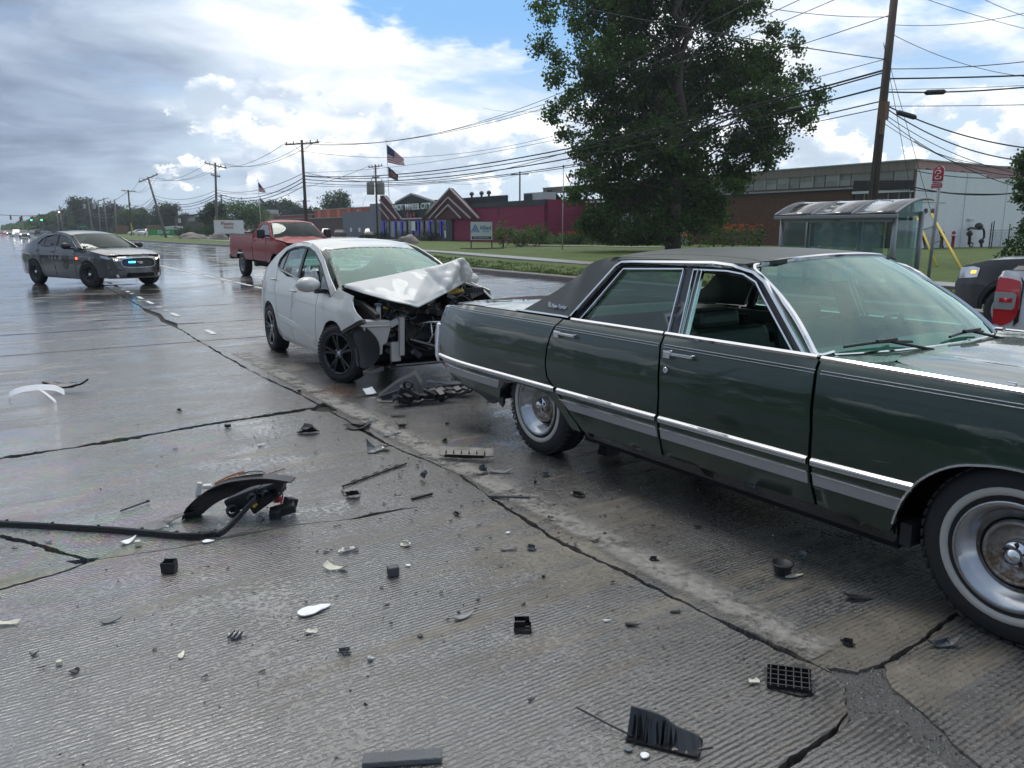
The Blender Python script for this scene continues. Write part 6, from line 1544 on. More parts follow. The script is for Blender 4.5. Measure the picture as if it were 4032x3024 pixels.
# STREET FURNITURE
bs = thing('bus_shelter', 'glass bus shelter with curved dark roof beside the road, in front of the brick hall', 'bus shelter', (18.35, 11.0, 0))
SL = 3.3; SD = 1.15
for nm, (x, y) in (('post', (0, 0)), ('post', (0, SL)), ('post', (SD, 0)), ('post', (SD, SL)), ('post', (SD, SL / 2))):
 m = MB(); m.tube([(x, y, .1), (x, y, 2.02 if x == 0 else 2.05)], .065, 14); m.build(nm, 'metal_grey', bs, True)
def arch_z(x): t = (x + .18) / (SD + .40); return 1.96 + .40 * math.sin(min(1, max(0, t * .80 + .05)) * math.pi * .72)
for j in range(3):
 vs = []; fs = []; y0 = -.12 + j * (SL + .24) / 3; y1 = y0 + (SL + .24) / 3
 for i in range(13):
  x = -.2 + i * (SD + .45) / 12
  vs += [(x, y0 + .03, arch_z(x)), (x, y1 - .03, arch_z(x))]
  if i: k = 2 * i; fs.append((k - 2, k - 1, k + 1, k))
 o = mk('roof_panel', vs, fs, 'shelter_roof', bs, smooth=True); md = o.modifiers.new('s', 'SOLIDIFY'); md.thickness = .012
for j in range(4):
 y = -.12 + j * (SL + .24) / 3
 m = MB(); m.tube([(-.2 + i * (SD + .45) / 12, y, arch_z(-.2 + i * (SD + .45) / 12) + .006) for i in range(13)], .028 if j in (0, 3) else .02, 6); m.build('roof_rib', 'metal_grey', bs)
m = MB(); m.box((-.16, SL / 2, 1.93), (.10, SL + .3, .10)); bevel(m.build('gutter_beam', 'metal_grey', bs), .02)
m = MB(); m.box((-.02, SL / 2, 1.84), (.06, SL, .09)); m.build('front_rail', 'metal_grey', bs)
m = MB(); m.box((SD, SL / 2, 2.0), (.07, SL, .10)); m.build('back_rail', 'metal_grey', bs)
for j in range(4):
 y0, y1 = .10 + j * SL / 4, (j + 1) * SL / 4 - .02 + .04
 m = MB(); m.box((SD, (y0 + y1) / 2, 1.05), (.012, y1 - y0 - .05, 1.7)); m.build('glass_pane', 'glass_shelter', bs)
m = MB(); m.box((.0, .10 + SL * .36, 1.02), (.012, SL * .58, 1.62)); m.build('glass_pane', 'glass_shelter', bs)
for y in (0, SL): m = MB(); m.box((SD / 2, y, 1.02), (SD - .16, .012, 1.62)); m.build('glass_pane', 'glass_shelter', bs)
m = MB(); m.prism([(0, 1.9), (SD, 1.9), (SD, 2.0)] + [(SD - i * SD / 8, arch_z(SD - i * SD / 8) - .01) for i in range(9)], lambda x, z, h: (x, h, z), .01, .022); m.build('gable_glass', 'glass_shelter', bs)
m = MB(); m.box((SD - .35, SL / 2, .50), (.36, 2.2, .05)); m.build('bench', 'metal_grey', bs)
for y, mt in ((.70, 'sign_yellow'), (1.02, 'poster_cream')):
 m = MB(); m.box((SD - .012, y, 1.62), (.006, .20, .30)); q = m.build('notice', mt, bs)
lettering('5787', 'sign_black', bs, frame_m((SD - .02, .70, 1.56), (0, -1, 0), (0, 0, 1)), .09, .001, fit=.16)
m = MB(); m.tube([(-.12, 1.62, 1.86), (-.10, 1.55, 1.82), (-.12, 1.48, 1.86)], .016, 6); m.build('light_fitting', 'metal_grey', bs)
st = thing('bus_stop_sign', 'red and white bus stop flag on a leaning grey pole beside the shelter', 'bus stop sign', (16.9, 9.25, 0), rot=(R(-1.5), R(4), R(0)))
m = MB(); m.tube([(0, 0, 0), (0, 0, 2.95)], .035, 10); m.build('pole', 'metal_grey', st, True); m = MB(); m.tube([(0, 0, 1.62), (0, 0, 1.70)], .045, 10); m.build('pole_clamp', 'metal_grey', st)
SX = lambda y, z, h: (-.045 - h, y + .03, z)
ar = [(-.155, 2.42), (.155, 2.42)] + [(.155 * math.cos(a), 2.78 + .17 * math.sin(a)) for a in [math.pi * i / 12 for i in range(13)]]
m = MB(); m.prism([(y * 1.06, 2.69 + (z - 2.69) * 1.03) for y, z in ar], SX, -.01, .004); m.build('flag_border', 'sign_white', st)
m = MB(); m.prism(ar, SX, .004, .009); m.build('flag_plate', 'sign_red', st)
m = MB(); m.box2((-.058, -.12, 2.34), (-.045, .185, 2.415)); m.build('name_plate', 'sign_white', st); m = MB(); m.box2((-.058, -.12, 2.18), (-.045, .185, 2.335)); m.build('lower_plate', 'sign_red', st)
fm = lambda y, z: frame_m((-.062, y + .03, z), (0, -1, 0), (0, 0, 1))
lettering('SMART', 'sign_black', st, fm(0, 2.375), .07, .001, fit=.26)
lettering('586-421-6990', 'sign_white', st, fm(0, 2.28), .04, .001, fit=.25); lettering('Routes 510 560', 'sign_white', st, fm(0, 2.22), .03, .001, fit=.22)
m = MB()
hook = [(.075, 2.70), (.085, 2.75), (.055, 2.79), (0, 2.795), (-.055, 2.775), (-.065, 2.72), (-.03, 2.685), (.02, 2.68)]
m.tube([(-.056, y + .03, z) for y, z in smoothp(hook, 4)], .017, 6); m.tube([(-.056, -y + .03, 5.30 - z - .01) for y, z in smoothp(hook, 4)], .017, 6)
m.build('emblem', 'sign_white', st); m = MB(); m.box((-.056, .03, 2.88), (.006, .08, .035)); m.build('emblem_cap', 'sign_white', st)
for o_ in st.children:
 if not o_.name.startswith('pole'): o_.scale = (1, .76, .60); o_.location.z = 2.95 * .40
for i, (a, b_, lb) in enumerate((((3602, 838), (3685, 1052), 'yellow plastic guy wire guard leaning just right of the bus stop pole'), ((3668, 842), (3788, 1062), 'yellow plastic guy wire guard leaning in front of the white wall, the right one of two'))):
 pass
def PX(px, py, X=None, Y=None, D=None, Z=None):
 """point of the place seen at a measured position of the photograph, on a given real plane"""
 P_, A_ = math.atan((1512 - 905) / 3028.0), R(33.071)
 fw = Vector((math.sin(A_) * math.cos(P_), math.cos(A_) * math.cos(P_), -math.sin(P_))); rt = Vector((math.cos(A_), -math.sin(A_), 0)); up = rt.cross(fw)
 d_ = rt * ((px - 2016) / 3028) + up * ((1512 - py) / 3028) + fw
 t_ = X / d_.x if X is not None else (Y / d_.y if Y is not None else (D if D is not None else (Z - CAM_H) / d_.z))
 return Vector((0, 0, CAM_H)) + d_ * t_
for (a, b_, lb) in (((3602, 838), (3690, 1050), 'yellow guy wire guard leaning just right of the bus stop pole'), ((3668, 842), (3788, 1062), 'yellow guy wire guard leaning in front of the white wall, right of the other guard')):
 p1 = PX(*b_, Z=.14); p0 = PX(*a, D=34)
 top_ = p1.lerp(p0, 1.0)
 g_ = thing('guy_guard', lb, 'guy wire guard', p1, group='yellow guy wire guards')
 m = MB(); m.tube([(0, 0, 0), top_ - p1], .05, 8); m.build('sleeve', 'sign_yellow', g_, True)
 m = MB(); m.tube([top_ - p1, (Vector((32.7, 20.9, 9.5)) - p1)], .012, 5); m.build('guy_wire', 'dark_metal', g_)
gp = thing('gas_meter', 'dark pipework of a gas meter in front of the white wall', 'gas meter', (0, 0, 0))
zz5 = lambda x, y: (3550 + .4221 * x, 600 + .4221 * y)
def W5(x, y, Yp=34.6): return PX(*zz5(x, y), Y=Yp)
for pts, r_, mt in (([(620, 720), (640, 705), (700, 710), (760, 710), (770, 740), (770, 790), (745, 830), (740, 920)], .10, 'dark_metal'), ([(640, 730), (635, 790), (630, 860)], .13, 'dark_metal'), ([(630, 845), (665, 845), (665, 875), (635, 878), (630, 855)], .06, 'rust_metal')):
 m = MB(); m.tube([W5(*p) for p in pts], r_, 8); m.build('pipe', mt, gp, True)
for p, r_ in (((722, 690), .32), ((635, 760), .24), ((745, 830), .22)):
 m = MB(); c_ = W5(*p); m.lathe([(0, -r_), (r_ * .8, -r_ * .7), (r_, 0), (r_ * .8, r_ * .7), (0, r_)], 14, 'X', c_); m.build('regulator', 'dark_metal', gp, True)
for i, (x, lb) in enumerate(((360, 'rusty red and white standpipe by the white wall, left of its twin'), (465, 'red capped fire hydrant by the white wall, right of the standpipe'))):
 b0 = W5(x, 960); b0.z = .1; h = thing('hydrant', lb, 'fire hydrant', b0)
 m = MB(); m.lathe([(.16, 0), (.13, .05), (.12, .9), (.17, .92), (.17, 1.0), (0, 1.0)], 12, 'Z'); m.build('barrel', 'rust_metal' if i == 0 else 'sign_red', h, True)
 m = MB(); m.lathe([(.17, 1.0), (.17, 1.12), (0, 1.15)], 12, 'Z'); m.build('collar', 'sign_white', h); m = MB(); m.lathe([(.15, 1.15), (.15, 1.3), (.06, 1.42), (0, 1.42)], 12, 'Z'); m.build('bonnet_cap', 'sign_red', h, True)
fn = thing('chain_link_fence', 'black chain link fence with tall posts at the right of the white wall', 'fence')
fY = 31.5
def fpost(x, y0, y1, nm='post', r_=.045): a, b_ = PX(*zz5(x, y1), Y=fY), PX(*zz5(x, y0), Y=fY); m = MB(); m.tube([a, (a.x, a.y, .1)] if 0 else [(a.x, fY, .1), (a.x, fY, b_.z)], r_, 6); m.build(nm, 'black_gloss', fn)
for x, y0 in ((802, 655), (822, 640), (972, 665), (1130, 700)): fpost(x, y0, 1000)
for z_ in (725, 885):
 a, b_ = PX(*zz5(822, z_), Y=fY), PX(*zz5(1300, z_), Y=fY); b_.z = a.z; m = MB(); m.tube([a, b_], .03, 6); m.build('rail', 'black_gloss', fn)
a, b_ = PX(*zz5(822, 735), Y=fY), PX(*zz5(1300, 735), Y=fY)
def chain():
 m = bpy.data.materials.new('chain_link'); m.use_nodes = True; MATS['chain_link'] = m; t = NT(m.node_tree); b = t.n['Principled BSDF']
 oc = t.node('ShaderNodeTexCoord').outputs['Object']; x, y, z = t.xyz(oc)
 u = t.m('ADD', t.m('ADD', x, y), z); v = t.m('SUBTRACT', t.m('ADD', x, y), z)
 f = lambda q: t.m('LESS_THAN', t.m('FRACT', t.m('MULTIPLY', q, 12)), .16)
 t.put(b.inputs['Base Color'], (.03, .03, .03, 1)); t.put(b.inputs['Alpha'], t.m('MAXIMUM', f(u), f(v)))
chain()
mk('mesh', [(a.x, fY, .12), (b_.x, fY, .12), (b_.x, fY, a.z), (a.x, fY, a.z)], [(0, 1, 2, 3)], 'chain_link', fn)
bf = thing('bent_fence', 'leaning black fence frame with torn mesh between the two yellow guards', 'fence')
for pts in (((165, 650), (250, 955)), ((325, 620), (405, 950)), ((200, 722), (330, 680)), ((250, 865), (370, 820)), ((165, 650), (230, 950)), ((20, 712), (165, 716))):
 m = MB(); m.tube([PX(*zz5(*p), Y=33.6) for p in pts], .045, 6); m.build('bar', 'black_gloss', bf)
q = [PX(*zz5(*p), Y=33.6) for p in ((200, 722), (330, 680), (400, 940), (250, 950))]
mk('mesh', q, [(0, 1, 2, 3)], 'chain_link', bf)
sg = thing('board_sign', 'white board sign reading Allied on two black legs on the lawn', 'sign', (32.56, 54.54, .1), R(90) - R(33.07) - R(-4) + R(180))
sg.rotation_euler = (0, 0, math.atan2(-32.56, 54.54) + R(2))
W_, H0, H1 = 1.72, .72, 2.12
m = MB(); m.box((0, 0, (H0 + H1) / 2), (W_ + .08, .12, H1 - H0 + .06)); m.build('frame', 'wall_block_grey', sg)
m = MB(); m.box((0, -.06, (H0 + H1) / 2), (W_, .02, H1 - H0)); m.build('panel', 'sign_white', sg)
for x in (-.84, .84): m = MB(); m.box((x, 0, .4), (.10, .10, .85)); m.build('leg', 'sign_black', sg)
m = MB(); m.box((0, -.08, .88), (1.56, .02, .20)); m.build('address_band', 'sign_black', sg)
fs_ = lambda x, z: frame_m((x, -.076, z), (1, 0, 0), (0, 0, 1))
lettering('Allied', 'sign_blue', sg, fs_(.32, 1.66), .46, .006, fit=.90); lettering('NURSERY', 'sign_blue_light', sg, fs_(.36, 1.36), .17, .006, fit=.62)
lettering('32001 DEQUINDRE RD.', 'sign_white', sg, frame_m((0, -.092, .88), (1, 0, 0), (0, 0, 1)), .15, .003, fit=1.30)
for k, (x0, w_) in enumerate(((-.50, .36), (-.50, .22), (-.50, .09))):
 m = MB(); z0, z1 = 1.30, 1.30 + .62 * (1 - .0) - k * .16
 for sd in (-1, 1):
  a, b_ = Vector((x0 + sd * (.33 - k * .11), -.075, 1.30)), Vector((x0, -.075, 1.92 - k * .17)); d_ = b_ - a
  m.box((a + b_) / 2, (d_.length, .012, .06), Matrix.Rotation(-math.atan2(d_.z, d_.x), 3, 'Y'))
 m.build('logo_stroke', 'sign_blue' if k != 1 else 'sign_blue_light', sg)
m = MB(); m.box((.36, -.078, 1.45), (.62, .008, .012)); m.build('rule', 'sign_blue_light', sg)
bed = tag(MB() and boxo('flower_bed', (31.0, 53.4, .05), (34.0, 55.4, .16), 'soil'), kind='structure')
tb = thing('tenant_board', 'white lettered board with red words on the far verge left of the pickup', 'sign', PX(905, 943, Z=.1)); tb.rotation_euler = (0, 0, -R(14))
m = MB(); m.box((0, 0, 1.9), (4.4, .3, 2.2)); m.build('panel', 'sign_white', tb); m = MB(); m.box((0, 0, .55), (4.2, .3, .7)); m.build('base', 'sign_black', tb)
lettering('Plastic', 'letter_red', tb, frame_m((-.2, -.17, 2.45), (1, 0, 0), (0, 0, 1)), .7, .01, fit=1.9); lettering('World', 'letter_red', tb, frame_m((-.1, -.17, 1.85), (1, 0, 0), (0, 0, 1)), .6, .01, fit=1.4)
gb = thing('green_banner', 'green banner with white letters on the grass beside the leaning pole', 'banner', PX(640, 932, Z=.12)); gb.rotation_euler = (0, 0, -R(10))
m = MB(); m.box((0, 0, .9), (5.6, .05, 1.3)); m.build('sheet', 'banner_green', gb)
lettering('Disc', 'sign_white', gb, frame_m((.3, -.04, 1.0), (1, 0, 0), (0, 0, 1)), .9, .01, fit=2.4)
for x in (-2.8, 2.8): m = MB(); m.box((x, 0, .8), (.1, .1, 1.6)); m.build('stake', 'rust_metal', gb)
def boulder(p, s, lb, seed):
 bmh = bmesh.new(); bmesh.ops.create_icosphere(bmh, subdivisions=3, radius=1)
 for v in bmh.verts:
  n = mnoise.noise(v.co * 1.3 + Vector((seed, 0, 0))) * .35 + mnoise.noise(v.co * 4 + Vector((seed, 0, 0))) * .08
  v.co *= 1 + n; v.co = Vector((v.co.x * s[0], v.co.y * s[1], max(v.co.z, -.3) * s[2]))
 me = bpy.data.meshes.new('boulder'); bmh.to_mesh(me); bmh.free(); me.materials.append(MATS['boulder']); me.polygons.foreach_set('use_smooth', [True] * len(me.polygons))
 o = bpy.data.objects.new('boulder', me); COL.objects.link(o); o.location = p; tag(o, lb, 'boulder', 'boulders along the verge')
boulder(PX(755, 938, Z=.2), (2.2, 1.6, .9), 'long pale boulder on the verge right of the green banner', 1); boulder(PX(860, 941, Z=.2), (1.3, 1.1, 1.1), 'round grey boulder at the foot of the utility pole', 2)
boulder(PX(1612, 956, Z=.2), (1.1, .9, .9), 'grey boulder in front of the wheel shop hedge', 3)
yb = [(PX(862, 938, Z=.1), 3.9, R(-5), 'tall yellow guy guard beside the utility pole right of the leaning pole'), (PX(523, 929, Z=.1), 3.2, R(-3), 'yellow marker post on the far verge beside the wooden crate')]
for p, h, tl, lb in yb:
 g_ = thing('yellow_post', lb, 'marker post', p); m = MB(); m.tube([(0, 0, 0), (-math.sin(-tl) * h, 0, h)], .14, 8); m.build('post', 'sign_yellow', g_)
bx = thing('wooden_crate', 'brown slatted wooden box standing on the far verge by the pole', 'crate', PX(481, 926, Z=.1))
for k in range(5): m = MB(); m.box((0, 0, .5 + k * .5), (3.0, 1.5, .44)); m.build('board', 'wood_box', bx)
bx2 = thing('wooden_crate', 'brown slatted wooden crate behind the green banner', 'crate', PX(607, 928, Z=.1))
for k in range(5): m = MB(); m.box((0, 0, .5 + k * .5), (3.4, 1.5, .42)); m.build('board', 'wood_box', bx2)
# TREES AND PLANTS
def leaf_mat(name, c1, c2, c3):
 m = bpy.data.materials.new(name); m.use_nodes = True; MATS[name] = m; t = NT(m.node_tree)
 b = t.n['Principled BSDF']; p = t.node('ShaderNodeNewGeometry')
 n = t.noise(p.outputs['Position'], .9, 3, .6); r = p.outputs['Random Per Island']
 c = t.ramp(t.m('ADD', t.m('MULTIPLY', n, .6), t.m('MULTIPLY', r, .4)), [(.25, c1), (.5, c2), (.75, c3)])
 t.put(b.inputs['Base Color'], c); b.inputs['Roughness'].default_value = .5; b.inputs['Specular IOR Level'].default_value = .3
 tl = t.node('ShaderNodeBsdfTranslucent'); t.put(tl.inputs[0], t.mix(1.0, c, (1.5, 1.9, .6, 1), 'MULTIPLY'))
 mx = t.node('ShaderNodeMixShader'); mx.inputs[0].default_value = .36
 t.l.new(b.outputs[0], mx.inputs[1]); t.l.new(tl.outputs[0], mx.inputs[2])
 t.l.new(mx.outputs[0], t.n['Material Output'].inputs[0])
leaf_mat('leaf_sycamore', (.028, .056, .018), (.048, .086, .026), (.080, .128, .036))
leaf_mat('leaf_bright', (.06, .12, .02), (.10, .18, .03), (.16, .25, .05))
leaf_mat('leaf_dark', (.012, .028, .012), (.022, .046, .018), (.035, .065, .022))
leaf_mat('leaf_purple', (.018, .012, .014), (.030, .018, .022), (.045, .030, .028))
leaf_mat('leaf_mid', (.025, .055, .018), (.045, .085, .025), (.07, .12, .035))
leaf_mat('leaf_grey', (.05, .075, .04), (.08, .11, .06), (.13, .16, .10))
leaf_mat('petal_orange', (.30, .06, .008), (.45, .10, .012), (.55, .16, .03))
simple('bark', (.060, .045, .034), .85, 0, .4, 3, bump=.8, bscale=14)
simple('bark_grey', (.12, .11, .10), .85, 0, .4, 3, bump=.8, bscale=14)
def leaves(name, pts, size, mat, parent, rr, flat=.0, per=1):
 """leaf sized faces, each a folded kite, at the given points"""
 vs = []; fs = []
 for p in pts:
  for _ in range(per):
   s = size * rr.uniform(.6, 1.35)
   a = Vector((rr.gauss(0, 1), rr.gauss(0, 1), rr.gauss(0, 1) * (1 - flat))).normalized()
   u = a.cross(Vector((rr.gauss(0, 1), rr.gauss(0, 1), rr.gauss(0, 1)))).normalized(); n = a.cross(u)
   k = len(vs)
   vs += [p - a * s * .5, p + u * s * .42 + n * s * .12, p + a * s * .55, p - u * s * .42 + n * s * .12]
   fs.append((k, k + 1, k + 2)); fs.append((k, k + 2, k + 3))
 me = bpy.data.meshes.new(name); me.from_pydata([tuple(v) for v in vs], [], fs); me.materials.append(MATS[mat]); me.update()
 return link(bpy.data.objects.new(name, me), parent)
def crown_points(lobes, nclump, per, rr, cl=.55, shell=.55):
 """lobes: (centre, radii). clumps sit mostly in the outer shell, leaves cluster about each clump"""
 pts = []; clumps = []
 vol = [max(.1, l[1][0] * l[1][1] + l[1][0] * l[1][2]) for l in lobes]; tot = sum(vol)
 for l, v in zip(lobes, vol):
  for _ in range(int(nclump * v / tot)):
   d_ = Vector((rr.gauss(0, 1), rr.gauss(0, 1), rr.gauss(0, 1))).normalized(); r = (shell + (1 - shell) * rr.random()) if rr.random() < .75 else rr.random()
   r *= 1 + .34 * mnoise.noise(d_ * 2.6 + Vector(l[0]) * .37)
   c = Vector(l[0]) + Vector((d_.x * l[1][0] * r, d_.y * l[1][1] * r, d_.z * l[1][2] * r)); clumps.append(c)
   for _ in range(per):
    g = Vector((rr.gauss(0, 1), rr.gauss(0, 1), rr.gauss(0, .75))) * cl * .5; pts.append(c + g)
 return pts, clumps
def limb(m, p0, p1, r0, r1, rr, n=5, sag=.0):
 pts = []; rs = []
 L = (p1 - p0).length
 for i in range(n + 1):
  t = i / n; p = p0.lerp(p1, t) + Vector((rr.uniform(-1, 1), rr.uniform(-1, 1), rr.uniform(-1, 1))) * L * .035 * math.sin(t * 3.14) + Vector((0, 0, sag * math.sin(t * 3.14) * L))
  pts.append(p); rs.append(r0 + (r1 - r0) * t)
 m.tube(pts, rs, 7)
def tree(base, lobes, label, leafm, nclump, per, lsize, trunk=(.3, 3.0), cl=.6, seed=1, barkm='bark', group=None, nlimb=None, name='tree', shell=.55, lean=(0, 0)):
 rr = random.Random(seed); b = Vector(base)
 t = thing(name, label, 'tree', b, group=group)
 pts, clumps = crown_points(lobes, nclump, per, rr, cl, shell)
 zt = max(l[0][2] + l[1][2] * .6 for l in lobes)
 m = MB(); top = Vector((lobes[0][0][0] * .6 + lean[0], lobes[0][0][1] * .6 + lean[1], zt * .86))
 limb(m, Vector((0, 0, -.1)), Vector((lean[0] * .3, lean[1] * .3, trunk[1])), trunk[0] * 1.25, trunk[0] * .86, rr, 4)
 limb(m, Vector((lean[0] * .3, lean[1] * .3, trunk[1] - .05)), top, trunk[0] * .86, trunk[0] * .10, rr, 8)
 m.build('trunk', barkm, t, True)
 m = MB()
 if nlimb is None: nlimb = max(6, int(len(clumps) * .12))
 for c in rr.sample(clumps, min(nlimb, len(clumps))):
  hz_ = max(trunk[1] * .8, min(c.z * .72, zt * .8)); s = Vector((0, 0, trunk[1])).lerp(top, max(0, (hz_ - trunk[1]) / max(.1, top.z - trunk[1])))
  limb(m, s, c, trunk[0] * .26 * rr.uniform(.5, 1), trunk[0] * .04, rr, 5, .05)
 m.build('branches', barkm, t, True)['kind'] = 'stuff'
 leaves('crown', pts, lsize, leafm, t, rr)
 return t
TB = PX(2648, 990, Z=.13)
TBD = TB.x * math.sin(R(33.071)) * math.cos(R(11.335)) + TB.y * math.cos(R(33.071)) * math.cos(R(11.335)) + (CAM_H - TB.z) * math.sin(R(11.335))
rgt = Vector((math.cos(R(46)), -math.sin(R(46)), 0)); dep = Vector((math.sin(R(46)), math.cos(R(46)), 0))
def TL(px, py, rx, rz, dd=0, rd=None):
 D = TBD
 q = PX(px, py, D=D + dd) - TB
 k = (D + dd) / 3028; r = rx * k
 return (tuple(q), (r, rd if rd else r * .62, rz * k))
big = [TL(2650, -60, 330, 230), TL(2420, 40, 260, 200, 1), TL(2860, 30, 190, 170, -1), TL(2380, 300, 210, 190, -1), TL(2620, 330, 330, 230, 1), TL(2870, 300, 230, 150, 1), TL(3010, 420, 200, 95, -2), TL(2960, 560, 190, 100, 1), TL(3020, 250, 110, 90, 2),
    TL(2420, 560, 210, 150), TL(2650, 600, 260, 190, -1), TL(2430, 760, 175, 130), TL(2640, 780, 190, 150, 1), TL(2400, 880, 110, 80, -1), TL(2560, 900, 120, 70, -1.5), TL(2760, 800, 95, 60, 0), TL(2740, 880, 80, 40, -1), TL(2880, 680, 90, 50, 2), TL(2450, 930, 70, 50, -2), TL(2700, -380, 360, 260)]
rr = random.Random(5)
for (x_, y_) in ((2125, 28), (2150, 184), (2200, 240), (2185, 312), (2220, 400), (2170, 450), (2235, 533), (2285, 606), (2300, 680), (2270, 762), (2310, 882), (3215, 386), (3125, 174), (3165, 478), (3080, 588), (3015, 655), (2885, 725), (2827, 790), (2845, 850), (2990, 9), (3040, 120), (3160, 300), (2150, 90), (2430, 960), (2500, 950), (2930, 700), (3120, 420), (3060, 330), (2950, 200)):
 big.append(TL(x_, y_, rr.uniform(38, 62), rr.uniform(26, 44), rr.uniform(-3, 3)))
syc = thing('sycamore_tree', 'tall broad sycamore with dense dark green crown standing on the lawn', 'tree', TB)
pts, clumps = crown_points(big, 2250, 62, rr, .66, .40)
zcut = .45
pts = [p for p in pts if p.z > zcut]
m = MB(); topc = Vector((-.3, 0, 22)); limb(m, Vector((0, 0, -.1)), Vector((.0, 0, 3.2)), .58, .46, rr, 5); limb(m, Vector((0, 0, 3.1)), topc, .46, .04, rr, 12)
m.build('trunk', 'bark', syc, True)
m = MB()
for c in rr.sample(clumps, 170):
 s_ = Vector((0, 0, 4)).lerp(topc, max(.0, min(.95, (c.z * .80 - 4 - .22 * math.hypot(c.x, c.y)) / 18))); limb(m, s_, c, .09 * rr.uniform(.4, 1), .012, rr, 6, .06)
m.build('branches', 'bark', syc, True)['kind'] = 'stuff'
leaves('crown', pts, .215, 'leaf_sycamore', syc, rr)
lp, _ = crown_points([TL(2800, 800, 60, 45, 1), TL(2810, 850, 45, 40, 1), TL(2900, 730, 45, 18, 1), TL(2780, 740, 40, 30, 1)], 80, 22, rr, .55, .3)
leaves('lit_foliage', lp, .27, 'leaf_bright', syc, rr)  # sunlight painted into these clumps by a brighter leaf colour
def roundt(px, py_base, py_top, wpx, D, label, leafm='leaf_mid', seed=1, dens_=1.0, group='trees along the far side of the road', name='tree', tall=None, ls=None, low=.12, barkm='bark'):
 b = PX(px, 0, D=D); b.z = .1; k = D / 3028
 ztop = PX(px, py_top, D=D).z; w = wpx * k / 2; h = ztop
 rr = random.Random(seed * 31); lobes = [((0, 0, h * .58), (w * .85, w * .85, h * .40))]
 for i in range(7):
  a = rr.random() * 6.28; q = rr.uniform(.3, .75) * w; zz = h * rr.uniform(.28, .85); s = w * rr.uniform(.32, .55)
  lobes.append(((math.cos(a) * q, math.sin(a) * q, zz), (s, s, min(s * .9, h - zz))))
 n = int(260 * dens_); return tree(b, lobes, label, leafm, n, 13, ls or max(.3, .0016 * D * 1.35), (max(.12, w * .055), h * low + .6), cl=w * .22, seed=seed, group=group, name=name, nlimb=24, barkm=barkm)
simple('bark_dummy', (.05, .05, .05))
T_ = [
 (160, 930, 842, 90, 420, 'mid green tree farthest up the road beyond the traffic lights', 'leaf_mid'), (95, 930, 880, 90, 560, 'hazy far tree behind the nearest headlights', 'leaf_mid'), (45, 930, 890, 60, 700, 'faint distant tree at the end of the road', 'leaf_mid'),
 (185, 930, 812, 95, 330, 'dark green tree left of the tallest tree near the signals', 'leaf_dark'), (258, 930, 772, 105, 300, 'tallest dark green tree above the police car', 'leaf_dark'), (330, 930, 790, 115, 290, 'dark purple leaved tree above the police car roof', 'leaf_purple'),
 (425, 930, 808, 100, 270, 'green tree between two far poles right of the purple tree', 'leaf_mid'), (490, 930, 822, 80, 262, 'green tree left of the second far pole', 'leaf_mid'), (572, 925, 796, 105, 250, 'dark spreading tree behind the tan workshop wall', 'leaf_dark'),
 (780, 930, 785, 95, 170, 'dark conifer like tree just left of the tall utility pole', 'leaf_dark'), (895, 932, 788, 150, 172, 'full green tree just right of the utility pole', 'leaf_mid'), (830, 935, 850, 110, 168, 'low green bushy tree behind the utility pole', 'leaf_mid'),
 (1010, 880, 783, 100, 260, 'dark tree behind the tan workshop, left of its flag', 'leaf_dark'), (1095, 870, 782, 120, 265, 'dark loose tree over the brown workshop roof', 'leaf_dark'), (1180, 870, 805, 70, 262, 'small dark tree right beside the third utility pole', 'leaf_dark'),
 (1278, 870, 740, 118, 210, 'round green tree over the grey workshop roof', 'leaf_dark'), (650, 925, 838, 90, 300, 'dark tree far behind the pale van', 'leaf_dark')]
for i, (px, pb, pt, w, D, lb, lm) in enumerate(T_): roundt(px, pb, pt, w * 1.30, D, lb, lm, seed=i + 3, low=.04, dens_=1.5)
roundt(2180, 930, 730, 95, 96, 'small purple leaved tree behind the office, left of the sycamore', 'leaf_purple', seed=40, group=None)
roundt(2110, 960, 808, 50, 91, 'narrow purple shrub against the maroon wall end', 'leaf_purple', seed=41, group=None, low=.02)
tb_ = PX(4100, 1040, Z=.13); kk = 31 / 3028
rt_ = tree(tb_, [tuple([tuple(PX(x, y, D=(tb_.x * math.sin(R(33)) + tb_.y * math.cos(R(33)))) - tb_), (a * kk * .9, a * kk * .8, b_ * kk * .9)]) for x, y, a, b_ in ((4110, 640, 130, 90), (4060, 620, 75, 60), (4080, 760, 100, 90), (4040, 700, 55, 60), (4090, 900, 95, 60))],
     'feathery green tree at the right edge in front of the white wall', 'leaf_mid', 420, 20, .13, (.12, 1.2), cl=.22, seed=77)
def bush(p, w, d_, h, label, leafm, n=60, per=14, ls=.12, seed=1, group=None, name='bush', cat='bush'):
 rr = random.Random(seed); t = thing(name, label, cat, p, group=group)
 lobes = [((rr.uniform(-.35, .35) * w, rr.uniform(-.35, .35) * d_, h * rr.uniform(.3, .6)), (w * rr.uniform(.25, .45), d_ * rr.uniform(.3, .45), h * rr.uniform(.3, .42))) for _ in range(5)]
 pts, cl = crown_points(lobes, n, per, rr, max(.12, w * .10), .3); pts = [q for q in pts if q.z > .02]
 leaves('foliage', pts, ls, leafm, t, rr)
 m = MB()
 for c in rr.sample(cl, min(8, len(cl))): limb(m, Vector((c.x * .2, c.y * .2, 0)), c, .03, .01, rr, 3)
 m.build('stems', 'bark', t)['kind'] = 'stuff'
 return t
